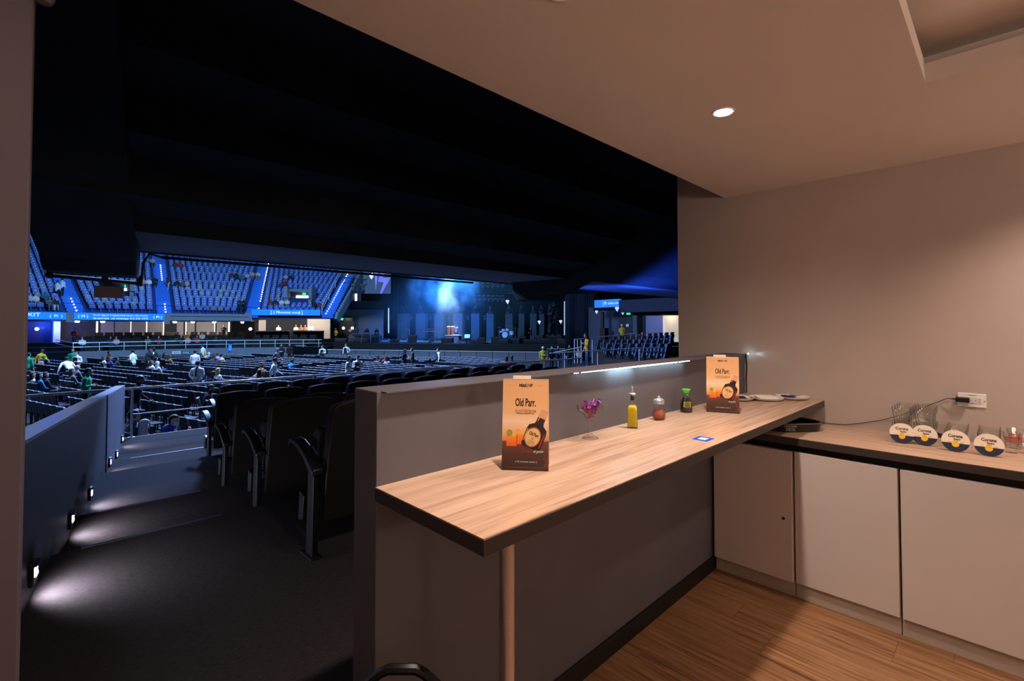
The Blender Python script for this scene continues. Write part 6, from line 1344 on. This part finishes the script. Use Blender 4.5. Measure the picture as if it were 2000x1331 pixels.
def hair_mesh(style):
    if style in HAIR: return HAIR[style]
    mb = MB()
    if style in ('hardhat', 'cap'):
        mb.sphere((0, -.005, .045), (.098, .118, .095), 14, 8); mb.v = [(x, y, max(z, .035)) for x, y, z in mb.v]
        mb.lathe([(.10, .03), (.125, .028), (.125, .036), (.10, .045)], 16, cap=False) if style == 'hardhat' else mb.box(-.07, .07, .08, .17, .035, .045)
    else:
        vs, fs = [], []; s = MB().sphere((0, -.012, .028), (.088, .108, .108), 16, 12)
        keep = lambda v: (v[2] > .075 or v[1] < (.045 if v[2] > .03 else .0)) and (v[2] > -.03 or (v[1] < -.02 and v[2] > -.07))
        ok = [keep(v) for v in s.v]; mp = {}
        for f in s.f:
            if all(ok[i] for i in f):
                for i in f: mp.setdefault(i, len(mp))
                fs.append(tuple(mp[i] for i in f))
        vs = [None] * len(mp)
        for i, k in mp.items(): vs[k] = s.v[i]
        mb.add(vs, fs)
        if style in ('long', 'bob'):
            b = -.34 if style == 'long' else -.17; n = 9; rows = []
            for z, rx, ry, y0 in ((.05, .092, .10, -.012), (-.04, .098, .10, -.02), (-.12, .105, .095, -.03), (b * .75, .12, .085, -.05), (b, .10, .07, -.06)):
                rows.append([(rx * math.sin(w), y0 - ry * math.cos(w), z) for w in [(-1.9 + 3.8 * i / (n - 1)) for i in range(n)]])
            o = [v for r in rows for v in r]; mb.add(o, [(i * n + j, i * n + j + 1, (i + 1) * n + j + 1, (i + 1) * n + j) for i in range(len(rows) - 1) for j in range(n - 1)])
        if style == 'bun': mb.sphere((0, -.12, .06), .045, 10, 7)
    HAIR[style] = mb; return mb
hair_cache = {}
def hair_obj(style, color, parent, hc, Hm):
    key = (style, color)
    if key not in hair_cache:
        mm = mat('hat_' + color, CL.get(color, HR.get(color, (200, 200, 200))), .45, vary=.04) if style in ('hardhat', 'cap') else hm(color)
        hair_cache[key] = hair_mesh(style).mesh('hair', mm, True)
    o = bpy.data.objects.new({'hardhat': 'hard_hat', 'cap': 'cap'}.get(style, 'hair'), hair_cache[key]); C.objects.link(o); o.parent = parent
    o.matrix_basis = Matrix.Translation(hc) @ Hm.to_4x4()
    if style not in ('hardhat', 'cap'): s = o.modifiers.new('solid', 'SOLIDIFY'); s.thickness = .006; s.offset = 1
    return o
eye_me = MB().sphere((-.033, .083, .018), .011, 8, 6).sphere((.033, .083, .018), .011, 8, 6).mesh('eyes', mat('eye_dark', (40, 34, 34), .2), True)
mask_me = MB().add([(-.06, .06, -.01), (0, .118, 0), (.06, .06, -.01), (-.055, .05, -.085), (0, .105, -.09), (.055, .05, -.085)], [(0, 1, 4, 3), (1, 2, 5, 4)]).mesh('face_mask', mat('mask_blue', (140, 190, 220), .7))
def person(pose, loc, rz, top, bottom, hair, label, extra=(), skin=0, female=False, vox=.022, h=1.72, group=None):
    me, hc, Hm, nb = body(pose, female, vox); sk = m_skin2 if skin else m_skin
    o = bpy.data.objects.new('person', me); 
    C.objects.link(o); o.location = loc; o.rotation_euler = (0, 0, rz); s = h / 1.72; o.scale = (s, s, s); tag(o, label, 'person', group)
    for i, mm in enumerate((sk, cm(top), cm(bottom), m_shoe)): o.material_slots[i].link = 'OBJECT'; o.material_slots[i].material = mm
    if hair: hair_obj(hair[0], hair[1], o, hc, Hm)
    e = bpy.data.objects.new('eyes', eye_me); C.objects.link(e); e.parent = o; e.matrix_basis = Matrix.Translation(hc) @ Hm.to_4x4(); e['kind'] = 'stuff'
    Rm = Matrix.Translation(nb)
    for x in extra:
        if x == 'mask': q = bpy.data.objects.new('face_mask', mask_me); C.objects.link(q); q.matrix_basis = Matrix.Translation(hc) @ Hm.to_4x4()
        elif x == 'vest': q = MB().hexa([(-.13, .10, -.58), (.13, .10, -.58), (.13, .16, -.58), (-.13, .16, -.58), (-.10, .08, -.12), (.10, .08, -.12), (.10, .135, -.12), (-.10, .135, -.12)]).build('vest_front', cm('black')); q.location = nb
        elif x == 'tie_back': q = MB().hexa([(-.022, -.155, -.42), (.022, -.155, -.42), (.022, -.10, -.42), (-.022, -.10, -.42), (-.026, -.10, -.03), (.026, -.10, -.03), (.026, -.05, -.03), (-.026, -.05, -.03)]).build('strap', cm('black')); q.location = nb
        elif x == 'tray': q = B(-.16, .16, .22, .42, -.20, -.17).build('held_tray', cm('tan')); q.location = nb
        elif x == 'hood': q = MB().sphere((0, -.09, -.03), (.13, .08, .09), 12, 8).build('hood', cm(top), smooth=True); q.location = nb
        elif x == 'beard': q = MB().sphere((0, .028, -.058), (.060, .072, .058), 12, 8).build('beard', hm('black'), smooth=True); q.matrix_basis = Matrix.Translation(hc) @ Hm.to_4x4()
        elif x == 'stripes': q = MB().box(-.17, .17, .06, .14, -.40, -.34).box(-.17, .17, -.14, -.06, -.40, -.34).build('reflective_band', mat('reflective', (210, 215, 220), .4)); q.location = nb
        elif x == 'stripe_back': q = MB().box(-.10, .10, -.135, -.10, -.22, -.18).box(-.08, .0, -.135, -.10, -.14, -.11).build('white_print', m_wsign, kind='stuff'); q.location = nb
        elif x == 'phone': q = B(-.07, .0, .26, .275, -.16, -.04).build('held_phone', mat('phone_glow', (190, 220, 255), .4, emit=2, vary=0)); q.location = nb
        else: continue
        q.parent = o
    return o
VD = Vector((.963, .27, 0)); UD = Vector((-.27, .963, 0))
def yaw_to(v): return math.atan2(v.y, v.x) - PI / 2
STG = yaw_to(VD); AWAY = yaw_to(_fh); RIGHT = yaw_to(_R); LEFTW = yaw_to(-_R); TOCAM = yaw_to(-_fh)
# (px, head-top py, pose, yaw, top, bottom, hair, extras, female, skin, label)   people on the arena floor
FLOOR = [
 (170, 721, 'front', RIGHT + .5, 'green', 'black', ('short', 'black'), ('stripe_back',), 0, 0, 'person in a bright green jacket with white back print, standing by the left seats'),
 (137, 703, 'bend', LEFTW - .4, 'white', 'black', ('short', 'black'), (), 0, 0, 'person in a white shirt bending over a row with both arms spread'),
 (151, 687, 'front', TOCAM, 'white', 'black', ('short', 'black'), ('vest', 'mask'), 0, 0, 'person in white shirt and black vest facing us, left floor seats'),
 (143, 682, 'stand', TOCAM + .4, 'green', 'black', ('short', 'brown'), (), 0, 0, 'person in a green jacket just behind the white-shirted one at left'),
 (260, 684, 'front', LEFTW, 'white', 'black', ('short', 'black'), ('tray', 'mask'), 0, 0, 'waiter in a white shirt holding a small tray near the far wall'),
 (381, 685, 'stand', AWAY + .3, 'white', 'black', ('short', 'black'), (), 0, 0, 'person in a white shirt walking away, right above the one with clasped hands'),
 (387, 706, 'behind', AWAY + .1, 'white', 'black', ('bun', 'black'), ('tie_back',), 0, 0, 'person in a white shirt with hands clasped behind the back, black strap'),
 (397, 674, 'front', LEFTW, 'white', 'black', ('short', 'black'), ('mask',), 0, 0, 'waiter in a white shirt beside the aisle lamps of the low wall'),
 (266, 736, 'walk', RIGHT + .6, 'dark', 'lilac', ('cap', 'navy'), (), 0, 1, 'person in a dark jacket and cap walking behind the railing post'),
 (404, 754, 'sitchin', RIGHT + .5, 'dark', 'dark', ('short', 'black'), ('beard',), 0, 0, 'bearded man in a dark jacket seated beside the end armrests'),
 (410, 727, 'sitchin', RIGHT + .5, 'navy', 'dark', ('short', 'black'), (), 0, 1, 'seated man in navy with a hand at his face, above the bearded man'),
 (430, 720, 'sit', STG, 'white', 'dark', ('long', 'blond'), (), 1, 0, 'seated blond woman in white near the right end of the floor rows'),
 (300, 705, 'sit', STG, 'white', 'jeans', ('bob', 'brown'), (), 1, 0, 'left of two seated people in white tops, middle of the floor'),
 (312, 707, 'sit', STG, 'cream', 'jeans', ('bob', 'grey'), (), 1, 0, 'right of two seated people in pale tops, middle of the floor'),
 (308, 698, 'sit', STG, 'dark', 'jeans', ('short', 'black'), (), 0, 0, 'dark-clad person seated behind the two pale-topped ones'),
 (70, 728, 'sit', STG, 'cream', 'dark', ('long', 'brown'), (), 1, 0, 'long-haired woman in cream, leftmost of the seated trio at far left'),
 (83, 729, 'sit', STG, 'teal', 'dark', ('long', 'black'), (), 1, 0, 'woman in teal, middle of the seated trio at far left'),
 (95, 728, 'sit', STG, 'black', 'dark', ('bob', 'black'), (), 1, 0, 'person in black, rightmost of the seated trio at far left'),
 (146, 721, 'sit', STG, 'grey', 'dark', ('long', 'brown'), (), 1, 0, 'seated woman in a grey jacket left of the green-jacketed person'),
 (156, 714, 'sit', STG, 'grey', 'dark', None, (), 0, 0, 'bald seated man in grey beyond the green-jacketed person'),
 (67, 698, 'sit', STG, 'grey', 'dark', ('short', 'brown'), (), 0, 0, 'seated person in grey at the far left near the steps'),
 (76, 698, 'sitlean', STG, 'pink', 'dark', ('long', 'black'), (), 1, 0, 'seated woman in pink at the far left near the steps'),
 (55, 690, 'stand', AWAY, 'green', 'black', ('short', 'black'), (), 0, 0, 'person in a green jacket at the very left edge, cut by the wall'),
 (80, 683, 'walk', RIGHT, 'yellow', 'black', ('cap', 'navy'), ('stripes',), 0, 0, 'person in a yellow reflective vest on the far left steps'),
 (206, 696, 'sit', STG, 'white', 'dark', ('long', 'brown'), (), 1, 0, 'left one of the seated cluster before the far wall, in white'),
 (216, 687, 'sit', STG, 'dark', 'dark', ('short', 'black'), (), 0, 0, 'rear one of the seated cluster before the far wall, black hair'),
 (219, 697, 'sit', STG, 'blue', 'dark', ('bob', 'auburn'), (), 1, 0, 'person in a bright blue top in the seated cluster before the far wall'),
 (232, 698, 'sit', STG, 'dark', 'dark', ('short', 'black'), (), 0, 0, 'right one of the seated cluster before the far wall, in dark clothes'),
 (291, 681, 'phone', RIGHT, 'dark', 'black', ('short', 'black'), ('phone',), 0, 0, 'left of two dark-clad people standing before the far wall'),
 (302, 680, 'stand', LEFTW, 'dark', 'black', ('short', 'black'), (), 0, 0, 'right of two dark-clad people standing before the far wall'),
 (324, 690, 'sit', STG, 'black', 'dark', ('bob', 'black'), (), 1, 0, 'seated person in black left of the white and green wall signs'),
 (334, 693, 'sit', STG, 'tan', 'dark', ('long', 'brown'), (), 1, 0, 'seated person in tan left of the white and green wall signs'),
 (404, 688, 'sit', STG, 'cream', 'dark', ('long', 'blond'), (), 1, 0, 'first from the left in the seated row by the low wall, blond'),
 (411, 689, 'sit', STG, 'dark', 'dark', ('long', 'grey'), (), 1, 0, 'second from the left in the seated row by the low wall, dark top'),
 (421, 691, 'sit', STG, 'maroon', 'dark', ('long', 'brown'), (), 1, 0, 'third from the left in the seated row by the low wall, maroon top'),
 (428, 690, 'sit', STG, 'lilac', 'dark', ('short', 'brown'), (), 0, 0, 'fourth from the left in the seated row by the low wall, lilac top'),
 (436, 692, 'sit', STG, 'cream', 'dark', ('short', 'black'), (), 0, 0, 'fifth from the left in the seated row by the low wall, cream top'),
 (534, 700, 'walk', RIGHT + .4, 'white', 'black', ('short', 'black'), ('tie_back',), 0, 0, 'person in a white shirt with dark strap, above the nearest black seats'),
 (507, 709, 'sit', TOCAM - .6, 'tan', 'dark', ('bob', 'auburn'), (), 1, 0, 'woman in a tan top turned towards us, above the nearest black seats'),
 (511, 723, 'sit', STG, 'dark', 'dark', ('bob', 'black'), (), 0, 0, 'dark-haired head just above the nearest black seat backs'),
 (548, 706, 'sit', STG, 'dark', 'dark', ('short', 'black'), (), 0, 0, 'seated person in dark clothes right of the white-shirted one'),
 (565, 703, 'sitlean', STG, 'teal', 'dark', ('short', 'black'), (), 0, 0, 'seated person in a teal top right of the white-shirted one'),
 (539, 681, 'walk', RIGHT, 'grey', 'black', ('cap', 'grey'), (), 0, 0, 'person in grey walking before the low wall, left of the crowd fence'),
 (550, 673, 'front', TOCAM, 'black', 'black', ('short', 'black'), ('stripes',), 0, 0, 'person in black with a reflective band left of the crowd fence'),
 (566, 672, 'stand', TOCAM, 'black', 'black', ('short', 'black'), (), 0, 0, 'person in black standing right beside the crowd fence'),
 (630, 675, 'front', TOCAM, 'white', 'black', ('short', 'black'), ('vest', 'mask'), 0, 0, 'waiter in white shirt and black vest at the left barricade end'),
 (676, 672, 'hip', TOCAM - .2, 'white', 'black', ('short', 'brown'), ('vest', 'mask'), 0, 0, 'waiter in white shirt with a hand on the hip at the barricade'),
 (680.5, 696, 'front', RIGHT, 'white', 'black', ('long', 'black'), ('mask',), 1, 0, 'left of two waiters in white shirts talking in front of the barricade'),
 (699, 694.5, 'front', TOCAM, 'white', 'black', ('short', 'brown'), ('vest', 'mask'), 0, 0, 'right of two waiters in white shirts talking in front of the barricade'),
 (741, 694, 'sit', STG, 'maroon', 'dark', ('long', 'brown'), (), 1, 0, 'left of three people seated low before the barricade, maroon top'),
 (749, 695, 'sitlean', STG, 'maroon', 'dark', ('long', 'auburn'), (), 1, 0, 'middle of three people seated low before the barricade, maroon top'),
 (758, 697, 'sit', STG, 'lilac', 'dark', ('bob', 'black'), (), 1, 0, 'right of three people seated low before the barricade, lilac top'),
 (790, 683, 'front', RIGHT - .2, 'dark', 'jeans', ('short', 'black'), ('hood',), 0, 0, 'person in a dark hooded jacket talking to the one in an olive coat'),
 (805.5, 681, 'front', LEFTW, 'olive', 'dark', ('short', 'brown'), (), 0, 0, 'person in a long olive coat before the metal barricade'),
 (857, 681, 'stand', LEFTW + .4, 'white', 'black', ('short', 'black'), ('mask', 'vest'), 0, 0, 'waiter in a white shirt alone before the barricade, right of the olive coat'),
 (841, 702, 'sit', STG, 'black', 'dark', ('short', 'black'), (), 0, 0, 'dark head just over the near seats, below the lone waiter'),
 (991, 697, 'sit', STG, 'red', 'dark', ('bob', 'black'), (), 1, 0, 'seated person in a red top before the right barricade panels'),
 (1001.5, 696, 'sit', STG, 'black', 'dark', ('short', 'black'), (), 0, 0, 'seated dark-haired person right of the one in red'),
 (1060.5, 678, 'stand', TOCAM, 'yellow', 'khaki', ('hardhat', 'white'), ('stripes',), 0, 0, 'worker in a white hard hat and yellow vest before the barricade end'),
 (1077, 677, 'stand', TOCAM + .5, 'dark', 'black', ('short', 'black'), ('mask',), 0, 0, 'person in dark clothes right of the hard-hat worker'),
 (1090, 676, 'front', TOCAM, 'black', 'black', ('short', 'black'), (), 0, 0, 'person in black behind the pale sloping railing, middle one'),
 (1112, 675, 'stand', TOCAM, 'black', 'black', ('short', 'black'), (), 0, 0, 'person in black left of the woman in the mustard jacket'),
 (1131, 681, 'sit', TOCAM, 'cream', 'dark', ('short', 'black'), (), 0, 0, 'person in pale clothes low beside the woman in the mustard jacket'),
]
CHAIRS_AT = []; AVOID = []
for f in FLOOR:
    px, py, pose, yaw, top, bot, hair, ex, fem, sk, lab = f
    hh = head_h(pose); q = AZ(px, py, FZ + hh); q.z = FZ
    if q.length > 70: q = AD(px, py, 55); q.z = FZ
    h = 1.72
    if 'sit' in pose: CHAIRS_AT.append((q.copy(), yaw))
    AVOID.append(q.copy())
    person(pose, q, yaw, top, bot, hair, lab, ex, sk, bool(fem), .02 if q.length < 24 else .03)
# three people right behind the railing, seen from behind
for px, py, pose, yaw, top, hair, ex, fem, lab, sk, dep in (
  (272, 803, 'sit', AWAY - .5, 'greytee', ('short', 'black'), (), 0, 'man in a dark grey t-shirt seated just beyond the railing post', 1, 10.1),
  (292, 821, 'sit', AWAY - .4, 'black', ('long', 'grey'), (), 1, 'woman with long grey hair seated just beyond the railing', 0, 10.0),
  (327, 815, 'sitchin', AWAY - 1.0, 'royal', ('short', 'black'), ('hood', 'mask'), 0, 'man in a blue hooded top leaning on his hand beyond the railing', 0, 10.3)):
    q = AD(px, py, dep); q.z -= head_h(pose) 
    if q.y < 12.15: q += _fh * ((12.15 - q.y) / _fh.y)
    z0 = q.z
    person(pose, q, yaw, top, 'dark', hair, lab, ex, sk, bool(fem), .016); CHAIRS_AT.append((q.copy(), yaw)); AVOID.append(q.copy())
# people on other levels: (px, head py, depth, pose, yaw, ...)
IN = TOCAM
OTHER = [
 (1147, 652.5, 24, 'phone', LEFTW + .2, 'mustard', 'jeans', ('long', 'brown'), ('hood',), 1, 'woman in a mustard hooded jacket standing at the block railing'),
 (1215, 634.5, 40, 'phone', AWAY, 'yellow', 'black', ('hardhat', 'white'), (), 0, 'worker in a yellow jacket and white hard hat by the dark right door'),
 (1253, 649.5, 36, 'sit', LEFTW, 'black', 'dark', ('short', 'black'), (), 0, 'first from the left of four seated at the top of the right block'),
 (1263, 652, 36.5, 'sit', LEFTW, 'red', 'dark', ('short', 'black'), (), 0, 'person in a red top among the four seated on the right block'),
 (1274.5, 651, 36, 'sit', LEFTW, 'black', 'dark', ('short', 'brown'), (), 0, 'third from the left of four seated at the top of the right block'),
 (1286, 650, 35.5, 'sit', LEFTW + .3, 'black', 'dark', ('short', 'black'), (), 0, 'fourth from the left of four seated at the top of the right block'),
 (656, 642, 61, 'front', TOCAM, 'yellow', 'black', ('hardhat', 'white'), (), 0, 'guard in a yellow jacket and white helmet beside the double door'),
]
for px, py, d, pose, yaw, top, bot, hair, ex, fem, lab in OTHER:
    q = AD(px, py, d); q.z -= head_h(pose); person(pose, q, yaw, top, bot, hair, lab, ex, 0, bool(fem), .03)
q = SX(0, ST(891, 640, 8.2), ST(886, 634.5, 8.2).z - 1.68); person('arms_up', q, SRZ + PI, 'white', 'dark', ('cap', 'red'), 'performer in white with a red and white hat behind the podium', (), 0, False, .03)
struct(B(-.5, .5, -.4, .4, DZ - q.z if q.z > DZ else 0, 0).build('stage_riser', m_deck, loc=q))
q = SX(0, ST(1037, 637, 7), DZ); q.z = DZ; qq = ST(1037, 637, 7); person('front', q, LEFTW, 'black', 'grey', ('short', 'brown'), 'technician in black standing on the right part of the stage', (), 0, False, .03)
# people behind the far railing and at the counters
for px, py, R, pose, top, hair, lab in (
  (146, 642, R0 + 3.5, 'front', 'orange', ('short', 'black'), 'person in an orange-red top standing behind the left end of the railing'),
  (152, 653, R0 + 2.9, 'sit', 'dark', ('short', 'brown'), 'dark-clad person seated below the one in orange-red'), (161, 657, R0 + 1.0, 'sit', 'white', ('short', 'brown'), 'person in white seated behind the left end of the railing'),
  (216, 668, R0 + 1.0, 'sit', 'dark', ('short', 'brown'), 'left of two people low behind the railing, dark top'), (227, 668, R0 + 1.0, 'sit', 'pink', ('long', 'brown'), 'right of two people low behind the railing, pale pink top'),
  (289, 668, R0 + 1.0, 'sit', 'grey', ('short', 'black'), 'grey-clad person seated low behind the railing'), (310, 661, R0 + 1.0, 'sit', 'maroon', ('short', 'black'), 'person in maroon seated behind the railing, arms on it'),
  (344, 654, R0 + 2.9, 'sit', 'black', ('long', 'black'), 'person in black at the left of the busy lounge rows'), (354, 660, R0 + 1.0, 'sit', 'dark', ('short', 'brown'), 'dark-clad person left of the pink-topped one in the lounge'),
  (367, 659.5, R0 + 1.0, 'sit', 'pink', ('short', 'brown'), 'person in pink leaning at the railing, lounge front row'), (385, 658, R0 + 1.0, 'sit', 'red', ('short', 'brown'), 'person in red leaning at the railing, lounge front row'),
  (365, 650, R0 + 2.9, 'sit', 'mustard', ('short', 'black'), 'person in mustard in the second lounge row'), (379, 651, R0 + 2.9, 'sit', 'dark', ('short', 'black'), 'dark-clad person in the second lounge row, left of the white one'),
  (395, 649, R0 + 2.9, 'sit', 'cream', ('short', 'black'), 'pale-topped person at the right of the second lounge row'), (437, 641, R0 + 4.8, 'front', 'black', ('short', 'black'), 'dark figure standing before the grey panels, left of the dark door'),
  (544, 642, R0 + 5.8, 'front', 'white', ('short', 'black'), 'person in white behind the long box counter'), (578, 644, R0 + 5.6, 'front', 'white', ('long', 'blond'), 'blond person in white behind the shorter box counter'),
  (588, 646, R0 + 5.6, 'front', 'tan', ('short', 'brown'), 'left of two people in tan behind the shorter box counter'), (596, 646, R0 + 5.6, 'front', 'tan', ('short', 'black'), 'right of two people in tan behind the shorter box counter')):
    q = ACIRC(px, py, CC, R); q.z = -.72 if R < R0 + 2.2 else (-.36 if R < R0 + 4.2 else 0.0); person(pose, q, yaw_to(Vector((CC[0] - q.x, CC[1] - q.y, 0))), top, 'dark', hair, lab, (), 0, False, .035)
for px, py, pose, top, bot, hair, yaw, lab in UP:
    yaw = {'A': AWAY, 'L': LEFTW, 'C': TOCAM}.get(yaw)
    q = on_tier(px, py, head_h(pose))
    if 'sit' in pose:
        so = bpy.data.objects.new('arena_seat', sm_open); C.objects.link(so); so.location = q; so.rotation_euler = (0, 0, -math.atan2(q.x - CC[0], q.y - CC[1])); tag(so, 'blue plastic seat lowered under a seated spectator of the far stand', 'seat', 'occupied blue seats of the far stand')
    person(pose, q, yaw if yaw is not None else yaw_to(Vector((CC[0] - q.x, CC[1] - q.y, 0))), top, bot, hair, lab, (), 0, False, .035)

# ================================================================== FLOOR CHAIRS
m_fc = mat('floor_chair_black', (26, 28, 36), .4, vary=.06); m_fglint = mat('floor_chair_glint', (158, 166, 182), .3, 0, vary=0)
def floor_chair():
    mb = MB(); w = .235
    for i in range(2):
        x0, x1 = -w + w * i, w * i; y0, y1 = (-.18, -.225) if i == 0 else (-.225, -.18)
        mb.hexa([(x0, y0 + .03, .45), (x1, y1 + .03, .45), (x1, y1 + .06, .45), (x0, y0 + .06, .45), (x0, y0 - .06, .865), (x1, y1 - .06, .865), (x1, y1 - .03, .865), (x0, y0 - .03, .865)])
        mb.hexa([(x0, y0 - .075, .862), (x1, y1 - .075, .862), (x1, y1 - .02, .862), (x0, y0 - .02, .862), (x0, y0 - .07, .882), (x1, y1 - .07, .882), (x1, y1 - .03, .882), (x0, y0 - .03, .882)], 1)  # pale strip paints the light reflected along the back's top edge
    mb.box(-w, w, -.17, .24, .43, .46)
    for sx in (-1, 1):
        mb.hexa([(sx * .2 - .015, -.20, 0), (sx * .2 + .015, -.20, 0), (sx * .2 + .015, -.17, 0), (sx * .2 - .015, -.17, 0), (sx * .2 - .015, -.19, .52), (sx * .2 + .015, -.19, .52), (sx * .2 + .015, -.16, .52), (sx * .2 - .015, -.16, .52)])
        mb.box(sx * .2 - .012, sx * .2 + .012, .19, .215, 0, .44)
    return mb
fcb = floor_chair(); fcm = fcb.mesh('floor_chair', [m_fc, m_fglint])
O_ = Vector((CC[0], CC[1], FZ)); cand = []
ca_, cb__ = -24.0, 0
a = -28.0; row = 0
while a < 26:
    row += 1
    b = -24.0; 
    while b < 27:
        b += .52
        blk = (b + 24.0) % 10.4
        if blk > 9.0: continue
        q = O_ + VD * a + UD * b
        if (Vector((q.x - CC[0], q.y - CC[1]))).length > R0 - 8.3: continue
        if q.y < 12.8 or (q - PB).dot(SN) > -9.0: continue
        pr = PROJ(q + Vector((0, 0, .87)))
        if pr is None or not (44 < pr[0] < 1180): continue
        if q.x < 1.8 and pr[0] < 235 and pr[1] > 868 - (pr[0] - 50) * .58: continue
        if pr[0] > 445 and pr[1] > 752: continue
        if pr[0] > 1010 and q.y < 24: continue
        if any((q - v).length < .62 for v in AVOID): continue
        cand.append((pr[2], q, STG + .0))
    a += .92 if row % 9 else 2.3
cand.sort(key=lambda t_: t_[0])
def place_chair(q, rz):
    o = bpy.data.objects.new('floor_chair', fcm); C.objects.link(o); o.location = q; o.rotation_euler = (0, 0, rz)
    return tag(o, 'black floor chair with a painted top-edge glint in the nearer stage-facing rows', 'chair', 'nearer black floor chairs')
for q, rz in CHAIRS_AT: place_chair(q, rz)
nmax = 300 - len(CHAIRS_AT); mass = MB()
for i, (dz, q, rz) in enumerate(cand):
    if i < nmax: place_chair(q, rz)
    else:
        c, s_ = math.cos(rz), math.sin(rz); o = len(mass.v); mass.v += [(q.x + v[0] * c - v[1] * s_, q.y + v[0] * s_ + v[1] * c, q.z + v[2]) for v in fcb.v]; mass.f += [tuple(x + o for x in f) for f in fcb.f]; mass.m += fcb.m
o = mass.build('floor_chair_mass', [m_fc, m_fglint]); tag(o, 'dense rows of further black floor chairs facing the stage', 'chairs', None, 'stuff')
print('floor chairs', len(cand), 'seats', nind, len(stuffb.f) // 19)
